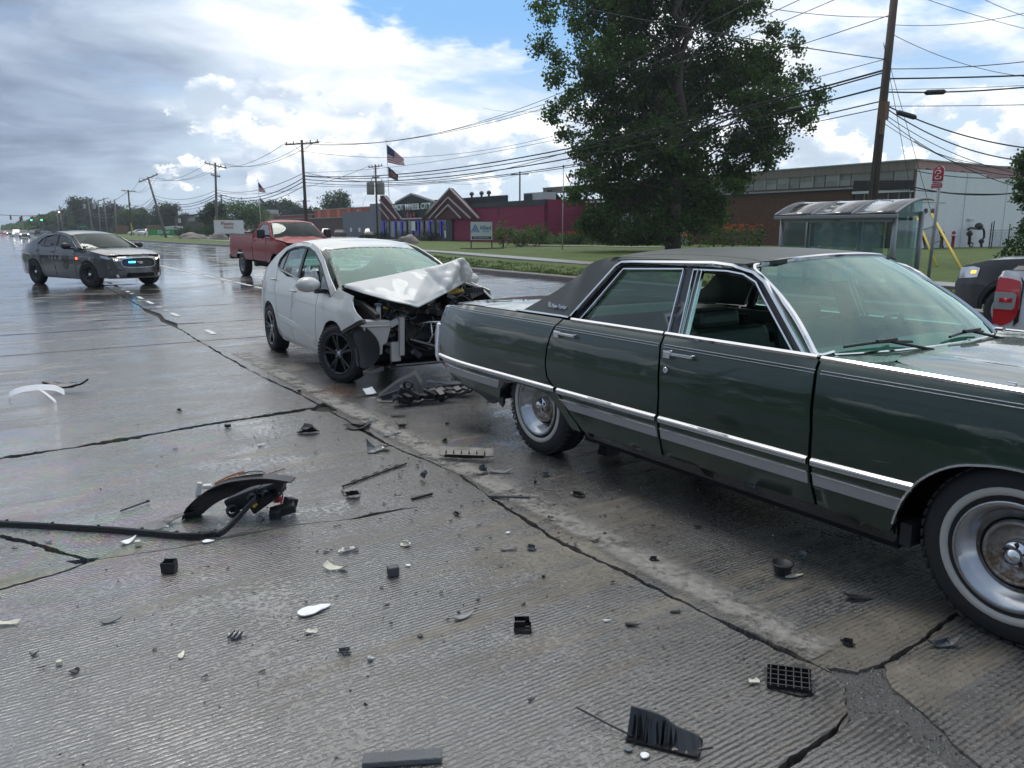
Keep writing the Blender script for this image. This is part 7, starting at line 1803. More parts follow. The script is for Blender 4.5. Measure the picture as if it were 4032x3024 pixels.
bl_ = [(4050, 1010, 30, 2.6, 2.0, 1.7, 'dark green bush behind the chain link fence', 'leaf_dark'),
    (1985, 962, 66, 2.2, 2.0, 2.5, 'tall pale grasses left in the bed by the maroon wall', 'leaf_grey'), (2050, 962, 68, 3.2, 2.0, 1.9, 'grey green shrub in the middle of the bed by the maroon wall', 'leaf_grey'), (2110, 960, 70, 3.0, 2.2, 2.2, 'bushy grey green shrub at the right of the maroon wall bed', 'leaf_mid'),
    (1395 + 230, 962, 112, 7.5, 2.0, 1.3, 'dark clipped hedge left under the shop windows', 'leaf_dark'), (1700, 962, 105, 7.5, 2.0, 1.3, 'dark clipped hedge right under the shop windows', 'leaf_dark'), (1505, 948, 118, 3.0, 2.0, 1.6, 'small dark shrub by the shop front beside the pale crossover', 'leaf_dark'),
    (735, 930, 150, 7, 3, 2.6, 'low scrub beside the pale van on the far verge', 'leaf_dark'), (800, 935, 145, 7, 3, 2.6, 'low scrub left of the tenant board pole', 'leaf_dark'), (845, 935, 142, 5, 3, 2.4, 'low scrub at the foot of the full green tree', 'leaf_dark'),
    (1450, 945, 125, 3, 2, .9, 'low shrub in front of the grey workshop', 'leaf_dark')]
for i, (px, py, D, w, d_, h, lb, lm) in enumerate(bl_):
 p = PX(px, py, D=D); p.z = .1; bush(p, w, d_, h, lb, lm, 90, 14, .10 + D * .0007, seed=90 + i)
def lilies(px, py, D, w, h, label, seed):
 rr = random.Random(seed); p = PX(px, py, D=D); p.z = .12; t = thing('lily_clump', label, 'flowers', p, group='orange day lilies', rotz=R(-35))
 vs = [Vector((rr.uniform(-w / 2, w / 2), rr.uniform(-.5, .5), rr.random() ** .7 * h * .8)) for _ in range(int(420 * w / 3))]
 leaves('leaf_blades', vs, .20, 'leaf_mid', t, rr)
 fl = [Vector((rr.gauss(0, w * .23), rr.uniform(-.5, .4), h * rr.uniform(.72, 1.05))) for _ in range(int(60 * w / 3))]
 leaves('blooms', fl, .13, 'petal_orange', t, rr, per=3)
for i, (px, py, D, w, h, lb) in enumerate(((2158, 958, 84, 2.6, 1.5, 'orange day lilies at the left corner of the glass office'), (2210, 960, 83, 1.4, 1.2, 'small orange lily clump by the office flagpole'), (2262, 962, 80, 3.0, 1.3, 'orange lilies left behind the sycamore foliage'), (2350, 962, 78, 2.6, 1.4, 'orange lilies in the middle behind the sycamore foliage'), (2565, 962, 74, 1.6, 1.2, 'small orange lilies near the sycamore trunk'), (2880, 966, 64, 5.4, 1.9, 'long bed of orange day lilies against the brick wall'), (2695, 966, 70, 1.6, 1.2, 'few orange lilies just right of the sycamore trunk'))): lilies(px, py, D, w, h, lb, i + 200)
for i, (px, w) in enumerate(((2180, 6), (2290, 7), (2420, 7), (2500, 6))):
 p = PX(px, 965, D=82 - i * 2); p.z = .1; bush(p, w, 1.6, 1.0, ['low green planting at the left of the office', 'low green planting left of the drooping branches', 'low green planting under the drooping branches', 'low green planting left of the sycamore trunk'][i], 'leaf_grey', 110, 14, .15, seed=300 + i)
for i, (x, y, h, w) in enumerate(((-34, -8, 7, 8), (-40, 9, 9, 11), (-33, 19, 5, 6), (-44, -26, 8, 10), (-36, -42, 6, 8), (-46, 34, 10, 11))):
 rr_ = random.Random(500 + i); lobes = [((0, 0, h * .6), (w * .4, w * .4, h * .35)), ((w * .2, w * .2, h * .45), (w * .3, w * .3, h * .3)), ((-w * .2, -w * .15, h * .5), (w * .3, w * .3, h * .3))]
 tree((x, y, .1), lobes, ['round tree on the near verge, behind the camera', 'tall tree on the near verge left of the camera', 'small tree on the near verge', 'broad tree far behind the camera', 'small tree far behind the camera', 'large tree on the near side up the road'][i], 'leaf_dark', 160, 12, .5, (.25, 1.6), cl=1.0, seed=600 + i, group='trees on the near side of the road')
rr = random.Random(8); pts = []
for i in range(4200):
 y = rr.uniform(-95, 150); top_ = 6.5 + 3.2 * mnoise.noise(Vector((y * .06, 1, 0))) + 1.2 * mnoise.noise(Vector((y * .3, 4, 0))); pts.append(Vector((-50 + rr.uniform(-3, 3), y, rr.random() ** .8 * top_)))
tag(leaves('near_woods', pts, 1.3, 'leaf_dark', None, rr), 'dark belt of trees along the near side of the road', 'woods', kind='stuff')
ns = thing('brick_store', 'low red brown brick store on the near side, behind the camera', 'building', (-47, -22, 0))
m = MB(); m.box((6, 0, 1.7), (12, 26, 3.4)); m.build('wall', 'brick_brown', ns); m = MB(); m.box((6, 0, 3.5), (12.4, 26.4, .2)); m.build('roof', 'mullion', ns)
rr = random.Random(4); pts = []
for i in range(5200):
 px = rr.uniform(10, 660); D = rr.uniform(340, 430) if px > 110 else rr.uniform(500, 760); top_ = interp(px, [10, 60, 120, 170, 260, 420, 520, 660], [892, 884, 870, 850, 840, 850, 858, 872]) + 14 * mnoise.noise(Vector((px * .03, 0, 2)))
 g_ = PX(px, 905, D=D); zt = PX(px, top_, D=D).z; pts.append(Vector((g_.x, g_.y, max(.5, rr.random() ** .7 * zt))))
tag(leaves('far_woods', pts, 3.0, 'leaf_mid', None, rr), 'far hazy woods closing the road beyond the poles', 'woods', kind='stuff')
# OTHER VEHICLES
paint('paint_red', (.26, .002, .005), rough=.5, coat=.25, dirt=.0); paint('paint_white', (.66, .68, .69), rough=.35, coat=.9, dirt=.12, dcol=(.3, .29, .27)); paint('paint_black', (.008, .008, .010), rough=.4, coat=.55, dirt=.0)
paint('paint_silver', (.33, .35, .37), rough=.35, coat=.8, metal=.4, dirt=.1); paint('paint_van', (.40, .45, .42), rough=.45, coat=.5, dirt=.1, dcol=(.2, .2, .2)); paint('paint_gold', (.50, .49, .42), rough=.35, coat=.8, metal=.2, dirt=.1); paint('paint_grey', (.05, .06, .065), rough=.35, coat=.9, dirt=.1)
def pickup_red():
 yaw = math.atan2(-.998, .0645)
 root = thing('red_pickup', 'red regular cab pickup truck with black mirrors crossing behind the white wreck', 'pickup truck', (8.08, 28.80, .0), rot=(0, R(1.1), yaw))
 def bw(u, z):
  w = sinterp(z, [.45, .7, .95, 1.25, 1.45], [.95, .995, 1.0, .985, .95])
  if u > 1.38 and z > 1.38: w = interp(z, [1.38, 1.90], [.945, .74])
  if u > 3.6: w -= .12 * ((u - 3.6) / .85) ** 2
  if u < -.9: w -= .03 * ((-.9 - u) / .4) ** 2
  return w
 c = Car(root, bw, bw); a0 = arcp(0, .50, .60, .42, 12); a1 = arcp(3.45, .50, .60, .42, 12)
 c.both('bed_side', [(-1.30, 1.05), (-1.28, 1.44), (1.31, 1.44), (1.31, .60)] + a0[::1] + [(-1.02, .62), (-1.26, .78)], 'paint_red', step=.12)
 c.bstrip('bed_rail', [(-1.28, 1.45), (1.31, 1.45)], .03, 'black_plastic', proud=.015)
 c.both('door', [(1.40, 1.41), (2.60, 1.38), (2.63, 1.0), (2.60, .62), (1.37, .62), (1.36, 1.0)], 'paint_red', step=.12)
 c.both('cab_frame', [(1.34, 1.0), (1.345, 1.42), (1.40, 1.60), (1.50, 1.79), (1.64, 1.885), (2.0, 1.915), (2.36, 1.895), (2.56, 1.80), (3.14, 1.40), (2.98, 1.385), (2.44, 1.745), (2.30, 1.825), (1.80, 1.825), (1.68, 1.75), (1.57, 1.43), (1.38, 1.425), (1.352, 1.0)], 'paint_red', step=.10, thick=.03)
 c.both('side_window', [(1.57, 1.42), (1.68, 1.74), (1.80, 1.82), (2.30, 1.82), (2.44, 1.74), (2.93, 1.39)], 'glass_tint', step=.12, lift=-.012, thick=.004)
 c.both('front_fender', [(2.645, 1.38), (3.1, 1.39), (4.1, 1.28), (4.38, 1.15), (4.44, .8), (4.38, .60)] + a1 + [(2.62, .60), (2.645, 1.0)], 'paint_red', step=.12)
 for nm, pts in (('body_crease', [(-1.25, .98), (-.55, .98)]), ('body_crease', [(.55, 1.05), (1.3, 1.05)])): c.bstrip(nm, pts, .02, 'paint_red', proud=.01)
 panel('hood', [(3.0, -.90), (4.15, -.84), (4.36, -.5), (4.42, 0), (4.36, .5), (4.15, .84), (3.0, .90), (3.1, 0)], lambda x, y: (x, y, interp(x, [3.0, 4.1, 4.4], [1.39, 1.29, 1.18]) + .07 * (1 - (abs(y) / .9) ** 2) + .03 * math.exp(-((abs(y) - .45) / .12) ** 2)), 'paint_red', root, step=.12)
 panel('roof', [(1.55, -.72), (2.42, -.72), (2.52, 0), (2.42, .72), (1.55, .72), (1.50, 0)], lambda x, y: (x, y, sinterp(x, [1.45, 1.8, 2.2, 2.55], [1.86, 1.955, 1.96, 1.90]) - .06 * (abs(y) / .74) ** 3), 'paint_red', root, step=.12)
 W0 = lambda v: (3.22 - .14 * abs(v) ** 2, v * .86, 1.41); W1 = lambda v: (2.55 - .10 * abs(v) ** 2, v * .68, 1.885 - .03 * abs(v) ** 2)
 patch('windscreen', W0, W1, 'glass_car', root, bulge=.03)
 ws = lambda u, v: Vector(W0(v)).lerp(Vector(W1(v)), u) + Vector((1, 0, .4)).normalized() * (.03 * 4 * u * (1 - u) + .003)
 strip('windscreen_seal', [(0, -1), (1, -1), (1, 0), (1, 1), (0, 1), (0, 0), (0, -1)], .05, ws, 'black_plastic', root, proud=.004, flip=True)
 patch('rear_window', lambda v: (1.40, v * .72, 1.45), lambda v: (1.50, v * .62, 1.82), 'glass_car', root, flip=True, bdir=(-1, 0, 0))
 m = MB(); m.box2((1.33, -.88, .62), (1.38, .88, 1.44)); m.build('cab_back', 'paint_red', root)
 m = MB(); m.box2((-1.2, -.82, .80), (1.30, .82, .86)); m.box2((-1.28, -.86, .86), (1.30, -.80, 1.42)); m.box2((-1.28, .80, .86), (1.30, .86, 1.42)); m.build('bed_liner', 'black_plastic', root)
 m = MB(); m.box2((-1.31, -.92, .78), (-1.25, .92, 1.43)); bevel(m.build('tailgate', 'paint_red', root), .015)
 m = MB(); m.box2((-1.50, -.95, .52), (-1.30, .95, .72)); bevel(m.build('rear_bumper', 'black_gloss', root), .03)
 c.both('tail_light', [(-1.29, 1.05), (-1.13, 1.06), (-1.12, 1.32), (-1.28, 1.34)], 'red_lens', lift=.006, thick=.01)
 m = MB(); m.box2((-1.0, -.45, .48), (4.2, .45, .72)); m.box2((1.0, -.8, .5), (1.25, -.6, .62)); m.box2((1.35, -.9, .52), (2.6, .9, .66))
 for X in (0, 3.45): m.box2((X - .45, -.66, .5), (X + .45, .66, 1.02))
 m.build('chassis', 'black_void', root)
 m = MB(); m.box2((.60, -.72, .36), (.86, -.5, .52)); m.tube([(.9, -.6, .42), (1.6, -.5, .40)], .05, 6); m.build('exhaust', 'dark_metal', root)
 for X in (0, 3.45):
  for sd in (-1, 1): wheel(root, X, sd * .83, sd, .395, .235, .26, 'steel', face='metal_grey', tyre='rubber', hub='dark_metal', steer=R(8) if X > 1 else 0)
 for sd in (-1, 1):
  m = MB(); m.box((2.72, sd * 1.16, 1.53), (.14, .26, .30)); o = bevel(m.build('mirror', 'black_plastic', root), .05, 3); m = MB(); m.box((2.74, sd * .98, 1.46), (.08, .22, .06)); m.build('mirror_arm', 'black_plastic', o)
  handle(root, c, 1.55, 1.27, 'black_plastic', .2) if sd < 0 else None
  m = MB(); m.box((4.40, sd * .74, 1.08), (.10, .34, .20)); bevel(m.build('headlight', 'clear_lens', root), .02)
 m = MB(); m.box((4.46, 0, 1.0), (.06, 1.1, .38)); m.build('grille', 'chrome_dull', root); m = MB(); m.box((4.50, 0, .68), (.18, 1.86, .22)); bevel(m.build('front_bumper', 'chrome', root), .03)
 m = MB()
 m.box((1.75, 0, 1.12), (.2, 1.4, .65), rotm(0, -12, 0)); bevel(m.build('bench_seat', 'seat_grey', root), .05)
 m = MB(); m.box((2.95, 0, 1.30), (.35, 1.6, .12)); m.build('dashboard', 'interior_dark', root)
pickup_red()
def profile_car(root, segs, arches, sill, wf, dlos, pm, glassm='glass_dark', step=.18, lamps=(), wheels=None, wr=.33, hubm='metal_grey', doors=(), beltm=None, style='steel'):
 """body from its side profile. segs: (name, material, [(x,z)...]) laid end to end from tail bottom over the roof to nose bottom"""
 top = []
 for n_, mt, pts in segs: top += pts if not top else pts[1:]
 out = list(top)
 for cx, r in sorted(arches, reverse=True): out += arcp(cx, r, sill, wr, 10)
 W = lambda x, z: (x, -wf(x, z), z)
 for sgn, f, fl in ((-1, W, False), (1, mir(W), True)):
  panel('body_side', out, f, pm, root, step=step, flip=fl)
  for d_ in dlos: panel('side_window', d_, f, glassm, root, step=step, flip=fl, lift=.006, thick=.01)
  for L in doors: strip('door_gap', L, .018, f, 'black_void', root, proud=.003, flip=fl, step=.2)
 for n_, mt, pts in segs:
  q = dens(pts, step * 1.3, False); vs = []; fs = []; NV = 8
  for i, (x, z) in enumerate(q):
   w = wf(x, z); a, b_ = q[max(i - 1, 0)], q[min(i + 1, len(q) - 1)]; tx, tz = b_[0] - a[0], b_[1] - a[1]; l = math.hypot(tx, tz) or 1; nx, nz = -tz / l, tx / l
   for j in range(NV + 1):
    v = -1 + 2 * j / NV; h = .045 * (1 - abs(v) ** 2.5) * (1 if 'bumper' not in n_ else 1.8); vs.append((x + nx * h * 1, v * w, z + nz * h * 1))
   if i:
    for j in range(NV): k = i * (NV + 1) + j; fs.append((k - NV - 1, k, k + 1, k - NV))
  o = mk(n_, vs, fs, mt, root, smooth=True)
 hw = wf(.8, .6)
 m = MB(); xs = [a[0] for a in arches]; m.box2((min(xs) - .4, -hw * .7, sill), (max(xs) + .4, hw * .7, sill + .25)); m.box2((min(xs) + .4, -hw * .93, sill - .02), (max(xs) - .4, hw * .93, sill + .3))
 m.build('underbody', 'black_void', root)
 for cx, r in arches:
  for sd in (-1, 1): wheel(root, cx, sd * (hw - .10), sd, wr, wr * .65, .21, style, face=hubm, hub=hubm)
def simplew(hw, xr, xf, taper=.12):
 def w(x, z):
  v = hw * sinterp(z, [.2, .6, .95, 1.2, 1.7], [.94, 1.0, .96, .86, .74])
  if x < xr - .2: v -= taper * ((xr - .2 - x) / .8) ** 2
  if x > xf + .2: v -= taper * 1.3 * ((x - xf - .2) / .8) ** 2
  return v
 return w
def far_sedan(name, label, loc, az, pm, group=None, lights=None, big=0, rear=False, cat='car', glassm='glass_dark'):
 """az: heading bearing it drives TO"""
 root = thing(name, label, cat, loc, math.atan2(math.cos(R(az)), math.sin(R(az))), group)
 g = big
 segs = [('rear_bumper', pm, [(-.95, .25), (-1.0, .55), (-.98, .95 + g * .1)]), ('trunk_lid', pm, [(-.98, .95 + g * .1), (-.55, 1.02 + g * .25)] if g < 1 else [(-.98, 1.05), (-.95, 1.1)]),
   ('rear_window', glassm, [(-.55, 1.02 + g * .25), (.15, 1.40 + g * .25)] if g < 1 else [(-.95, 1.1), (-.70, 1.62)]), ('roof', pm, [(.15 if g < 1 else -.70, 1.40 + g * .25 if g < 1 else 1.62), (.8, 1.46 + g * .24), (1.4, 1.40 + g * .26)]),
   ('windscreen', glassm, [(1.4, 1.40 + g * .26), (2.2, .98 + g * .12)]), ('hood', pm, [(2.2, .98 + g * .12), (3.0, .88 + g * .12), (3.35, .76 + g * .12)]), ('front_bumper', pm, [(3.35, .76 + g * .12), (3.48, .5), (3.42, .25)])]
 dl = [[(.0, 1.0 + g * .1), (.35, 1.32 + g * .25), (1.35, 1.34 + g * .25), (1.95, 1.0 + g * .1)]] if g < 1 else [[(-.75, 1.12), (-.6, 1.5), (1.30, 1.56), (1.95, 1.12)]]
 profile_car(root, segs, [(0, .37), (2.65, .37)], .25, simplew(.90, 0, 2.65), dl, pm, glassm, doors=[[(.9, 1.0), (.9, .3)]])
 hw = .62
 for sd in (-1, 1):
  if lights: m = MB(); m.box((3.42, sd * .64, .70 + g * .1), (.14, .22, .11)); m.build('headlight', lights, root)
  if rear or not lights: m = MB(); m.box((-1.0, sd * .66, .85 + g * .1), (.08, .26, .14)); m.build('tail_light', 'red_lens' if not rear else 'lamp_red', root)
 m = MB(); m.box((3.46, 0, .52), (.10, .9, .22)); m.build('grille', 'black_plastic', root)
 return root
def on_road(px, D): p = PX(px, 905, D=D); p.z = 0; return p
far_sedan('sedan', 'dark sedan with headlights on, nearest of the oncoming cars far up the road', on_road(93, 158), 180, 'paint_grey', 'cars far up the road', 'lamp_lit_white')
far_sedan('suv', 'white sport utility with headlights on, just behind the nearest oncoming sedan', on_road(63, 185), 180, 'paint_white', 'cars far up the road', 'lamp_lit_white', big=1)
far_sedan('sedan', 'dark car with headlights third in the oncoming line', on_road(37, 225), 180, 'paint_grey', 'cars far up the road', 'lamp_lit_white')
far_sedan('sedan', 'silver car at the left frame edge far up the road', on_road(6, 250), 0, 'paint_silver', 'cars far up the road', rear=True)
far_sedan('suv', 'black sport utility alone in the right lane far up the road', on_road(146, 240), 0, 'paint_black', 'cars far up the road', big=1)
far_sedan('sedan', 'grey car just left of the lone black sport utility up the road', on_road(124, 300), 0, 'paint_silver', 'cars far up the road')
far_sedan('sedan', 'pale car farthest up the road near its end', on_road(22, 380), 180, 'paint_white', 'cars far up the road', 'lamp_lit_white')
far_sedan('sedan', 'pale car just right of the black sport utility up the road', on_road(165, 330), 90, 'paint_silver', 'cars far up the road')
def lot(px, D): p = PX(px, 905, D=D); p.z = .2; return p
far_sedan('crossover', 'pale gold crossover parked at the left end of the wheel shop', lot(1455, 150), 205, 'paint_gold', 'cars parked by the workshops', big=.8)
far_sedan('sedan', 'dark grey sedan parked by the grey workshop wall, tail toward the road', lot(1335, 152), 30, 'paint_grey', 'cars parked by the workshops')
far_sedan('pickup', 'dark pickup parked in front of the tan workshop', lot(1006, 205), 240, 'paint_black', 'cars parked by the workshops', big=1)
far_sedan('suv', 'silver van like car half hidden behind the red pickup cab', lot(1283, 160), 200, 'paint_silver', 'cars parked by the workshops', big=1)
far_sedan('sedan', 'white sedan parked left of the pale van on the far verge', lot(556, 215), 255, 'paint_white', 'cars parked by the workshops')
far_sedan('suv', 'white sport utility parked between the white sedan and the wooden crate', lot(578, 200), 215, 'paint_white', 'cars parked by the workshops', big=.9)
def van():
 root = thing('van', 'pale green grey cargo van parked side on behind the green banner', 'van', lot(700, 178), math.atan2(math.cos(R(-62)), math.sin(R(-62))))
 pm = 'paint_van'
 segs = [('rear_doors', pm, [(-1.0, .45), (-1.05, 1.5), (-.95, 2.15)]), ('roof', pm, [(-.95, 2.15), (1.2, 2.2), (2.6, 2.12), (3.0, 1.98)]), ('windscreen', 'glass_dark', [(3.0, 1.98), (3.65, 1.3)]), ('hood', pm, [(3.65, 1.3), (4.25, 1.08)]), ('front_bumper', pm, [(4.25, 1.08), (4.35, .7), (4.3, .45)])]
 profile_car(root, segs, [(0, .42), (3.45, .42)], .42, lambda x, z: 1.0 * interp(z, [.4, 1.0, 2.2], [.97, 1, .86]), [[(2.45, 1.35), (2.45, 1.85), (2.95, 1.85), (3.45, 1.35)]], pm, wr=.36, step=.25)
van()
def white_pickup():
 root = thing('white_pickup', 'white pickup truck with big red tail light cut by the right edge', 'pickup truck', (9.22, 2.86, 0), yaw_of(0))
 pm = 'paint_white'; bw = lambda x, z: 1.0 * interp(z, [.3, .7, 1.0, 1.22, 1.9], [.95, 1.0, .995, .965, .76])
 c = Car(root, bw, bw); a0 = arcp(.18, .44, .38, .38, 12)
 c.both('bed_side', [(-.93, .55), (-.95, 1.14), (-.90, 1.21), (1.2, 1.23), (1.2, .38)] + a0 + [(-.6, .42)], pm, step=.08)
 c.both('rail_cap', [(-.86, 1.215), (-.80, 1.27), (1.2, 1.29), (1.2, 1.23)], 'black_plastic', step=.1, lift=.004, thick=.04)
 tl = smoothp([(-.945, .72), (-.945, 1.10), (-.90, 1.135), (-.78, 1.12), (-.735, 1.08), (-.72, .86), (-.75, .74), (-.85, .67), (-.90, .68)], 3, True)
 c.both('tail_light', tl, 'red_lens', step=.06, lift=.012, thick=.02)
 c.both('tail_light_clear', [(-.95, .83), (-.95, 1.0), (-.78, 1.0), (-.75, .98), (-.755, .85), (-.78, .83)], 'clear_lens', step=.06, lift=.018, thick=.006)
 c.both('tail_light_bar', [(-.90, .90), (-.90, .94), (-.785, .945), (-.785, .90)], 'red_lens', step=.06, lift=.024, thick=.006)
 c.both('tail_light_bezel', [(-.75, .67), (-.71, .72), (-.70, 1.10), (-.745, 1.15), (-.72, 1.09), (-.71, .86), (-.75, .73)], 'black_gloss', step=.06, lift=.010, thick=.02)
 c.both('door', [(1.215, .38), (1.215, 1.23), (2.2, 1.21), (2.25, .38)], pm, step=.12); c.both('fender', [(2.265, .38), (2.215, 1.21), (3.6, 1.12), (3.95, .95), (3.98, .5)] + arcp(3.15, .44, .38, .38, 10), pm, step=.12)
 c.both('side_window', [(1.25, 1.23), (1.38, 1.68), (2.1, 1.70), (2.75, 1.22)], 'glass_dark', step=.15)
 m = MB(); m.box2((-.96, -.92, .55), (-.90, .92, 1.20)); bevel(m.build('tailgate', pm, root), .02); m = MB(); m.box2((-1.05, -.95, .42), (-.93, .95, .62)); bevel(m.build('rear_bumper', 'chrome_dull', root), .02)
 m = MB(); m.box2((-.85, -.88, 1.20), (1.2, .88, 1.25)); m.build('bed_cover', 'black_plastic', root)
 m = MB(); m.box2((1.3, -.74, 1.66), (2.2, .74, 1.78)); bevel(m.build('roof', pm, root), .05); m = MB(); m.box2((2.6, -.93, .8), (3.85, .93, 1.12)); bevel(m.build('hood', pm, root), .08)
 m = MB(); m.box2((-.6, -.8, .35), (3.6, .8, .6)); m.build('chassis', 'black_void', root)
 for X in (.18, 3.15):
  for sd in (-1, 1): wheel(root, X, sd * .86, sd, .375, .23, .24, 'steel', face='metal_grey')
white_pickup()
def black_suv():
 root = thing('black_suv', 'black sport utility with amber side lamp lit behind the white pickup', 'suv', (13.35, 2.75, .05), math.atan2(1, 0))
 pm = 'paint_black'
 segs = [('tailgate', pm, [(-1.0, .4), (-1.02, 1.1), (-.75, 1.75)]), ('roof', pm, [(-.75, 1.75), (.5, 1.82), (1.6, 1.74)]), ('windscreen', 'glass_dark', [(1.6, 1.74), (2.4, 1.16)]), ('hood', pm, [(2.4, 1.16), (3.2, 1.10), (3.62, .99)]), ('front_bumper', pm, [(3.62, .99), (3.74, .7), (3.66, .35)])]
 profile_car(root, segs, [(0, .42), (2.78, .42)], .36, simplew(.95, 0, 2.78, .22), [[(-.7, 1.12), (-.55, 1.62), (1.5, 1.64), (2.1, 1.14)]], pm, wr=.375, hubm='metal_light', doors=[[(.9, 1.1), (.9, .4)], [(2.1, 1.1), (2.1, .4)]], style='spoke')
 wf = simplew(.95, 0, 2.78, .22)
 f = lambda x, z: (x, wf(x, z) + .008, z)
 h = panel('headlight', [(3.32, .84), (3.66, .80), (3.66, .97), (3.42, 1.0), (3.30, .98)], f, 'clear_lens', root, step=.08, flip=True)
 panel('side_lamp', [(3.36, .90), (3.44, .89), (3.44, .93), (3.36, .94)], lambda x, z: (x, wf(x, z) + .016, z), 'lamp_amber', h, step=.08, flip=True)
 strip('arch_trim', arcp(2.78, .46, .36, .375, 14), .05, f, 'black_plastic', root, proud=.03)
black_suv()
# POLES, WIRES, SIGNALS, FLAGS
simple('pole_wood', (.085, .062, .048), .85, 0, .35, 3, bump=.6, bscale=10); simple('pole_pale', (.17, .16, .145), .8, 0, .3, 3); simple('wire_black', (.015, .015, .017), .6); simple('wire_grey', (.05, .052, .058), .5); simple('insulator', (.30, .31, .32), .3); simple('transformer_tan', (.20, .20, .17), .5, .2)
def upole(base, top, r0, r1, label, mat='pole_wood', arms=(), group='utility poles along the road', ins=True, name='utility_pole'):
 t = thing(name, label, 'utility pole', base, group=group); b = Vector(base); tp = Vector(top) - b
 m = MB(); m.tube([Vector((0, 0, -.1)), tp * .5, tp], [r0, (r0 + r1) / 2, r1], 10); m.build('pole', mat, t, True)
 for (z, half, ang, th) in arms:
  c = tp * ((z - b.z) / tp.z); dv = Vector((math.cos(R(ang)), math.sin(R(ang)), 0))
  tilt = Vector((0, 0, -tp.x / tp.z * dv.x * 1.0 - tp.y / tp.z * dv.y))
  m = MB(); m.tube([c - (dv + tilt) * half, c + (dv + tilt) * half], th, 4, sq=True); m.build('crossarm', mat if 'steel' not in name else 'metal_grey', t)
  if ins:
   for q in (-.92, -.5, .5, .92):
    p = c + (dv + tilt) * half * q; m = MB(); m.tube([p, p + Vector((0, 0, th * 1.2)), p + Vector((0, 0, th * 1.2 + .22))], [.04, .09, .05], 6); m.build('insulator', 'insulator', t)
   m = MB()
   for q in (-1, 1): m.tube([c + dv * half * .55 * q, c + Vector((0, 0, -half * .45))], .025, 4)
   m.build('arm_brace', 'dark_metal', t)['kind'] = 'stuff'
 return t
BP = Vector((32.7, 20.8, .1)); BPT = Vector((33.25, 20.9, 13.2))
big_pole = upole(BP, BPT, .21, .15, 'tall dark wooden pole behind the bus shelter running out of the frame top', group='utility poles along the road')
m = MB(); q = (BPT - BP); m.box(q * .50 + Vector((-.12, -.15, .05)), (.32, .30, .75)); m.box(q * .485 + Vector((-.2, -.2, -.35)), (.16, .16, .8)); m.build('junction_box', 'rust_metal', big_pole)
m = MB(); m.tube([q * .02 + Vector((-.22, -.05, 0)), q * .48 + Vector((-.2, -.05, 0))], .05, 6); m.build('conduit', 'dark_metal', big_pole)
P3 = Vector((29.5, 88.6, .1)); P3T = Vector((29.5, 88.8, 11.55)); upole(P3, P3T, .20, .14, 'tall wooden pole with drooping fuses behind the red pickup', arms=[(11.15, 2.3, -55, .10)])
P2 = Vector((30.2, 137.0, .1)); P2T = Vector((30.1, 134.0, 12.2)); upole(P2, P2T, .22, .16, 'wooden pole with long upper and short lower crossarm beside the full green tree', mat='pole_pale', arms=[(11.8, 2.4, -60, .12), (10.2, 1.0, -60, .10)])
P1 = Vector((26.2, 161.0, .1)); P1T = Vector((24.3, 163.5, 11.4)); upole(P1, P1T, .24, .17, 'leaning wooden pole with crossarm above the green banner', mat='pole_pale', arms=[(11.15, 2.4, -55, .12)])
P0 = Vector((28.5, 226, .1)); P0T = Vector((28.5, 225, 11.7)); upole(P0, P0T, .22, .17, 'straight dark pole with crossarm above the pale workshop, right of the police car roof', arms=[(11.4, 2.6, -60, .12)])
for (t_, b__, D, arm, lb, mt) in (((451, 785), (458, 905), 250, 0, 'bare far pole without crossarm right of the twin armed poles', 'pole_pale'), ((408, 779), (422, 905), 275, 2.6, 'far armed pole, right one of the pair above the police car', 'pole_pale'), ((386, 787), (395, 905), 295, 2.4, 'far armed pole, left one of the pair above the police car', 'pole_pale'),
 ((345, 781), (365, 905), 250, 2.6, 'far leaning pole with transformers in front of the purple tree', 'pole_pale'), ((275, 797), (277, 905), 360, 2.8, 'far pale pole with faint crossarm in front of the tallest tree', 'pole_pale'), ((283, 830), (289, 905), 400, 0, 'thin far pole just right of the pale armed pole', 'pole_pale'), ((233, 808), (248, 905), 300, 0, 'far grey pole curving left at its head by the orange signal', 'pole_pale'), ((224, 825), (231, 905), 330, 0, 'far pole with a street lamp left of the curved pole', 'pole_pale')):
 a = PX(*t_, D=D); b_ = PX(*b__, D=D); b_.z = .1; o = upole(b_, a, .26, .20, lb, mat=mt, arms=[(a.z - .5, arm, -60, .14)] if arm else (), ins=False)
 if 'transformers' in lb:
  for dx_ in (-1.3, 1.5): m = MB(); m.lathe([(0, 0), (.45, 0), (.45, 1.3), (0, 1.4)], 10, 'Z', (a - b_) * .72 + Vector((dx_, 0, 0))); m.build('transformer', 'insulator', o)
 if 'lamp' in lb: m = MB(); m.lathe([(0, 0), (.5, 0), (.3, .5), (0, .5)], 10, 'Z', (a - b_) * .86 + Vector((.9, 0, 0))); m.build('street_lamp', 'lamp_lit_white', o)
TPT = PX(1478, 648, D=116); TPB = PX(1486, 905, D=116); TPB.z = .1
tpo = upole(TPB, TPT, .17, .13, 'wooden pole carrying two grey transformers left of the shop flagpole', arms=[(TPT.z - .3, 1.15, -50, .09), (TPT.z - 1.9, .6, -50, .07)])
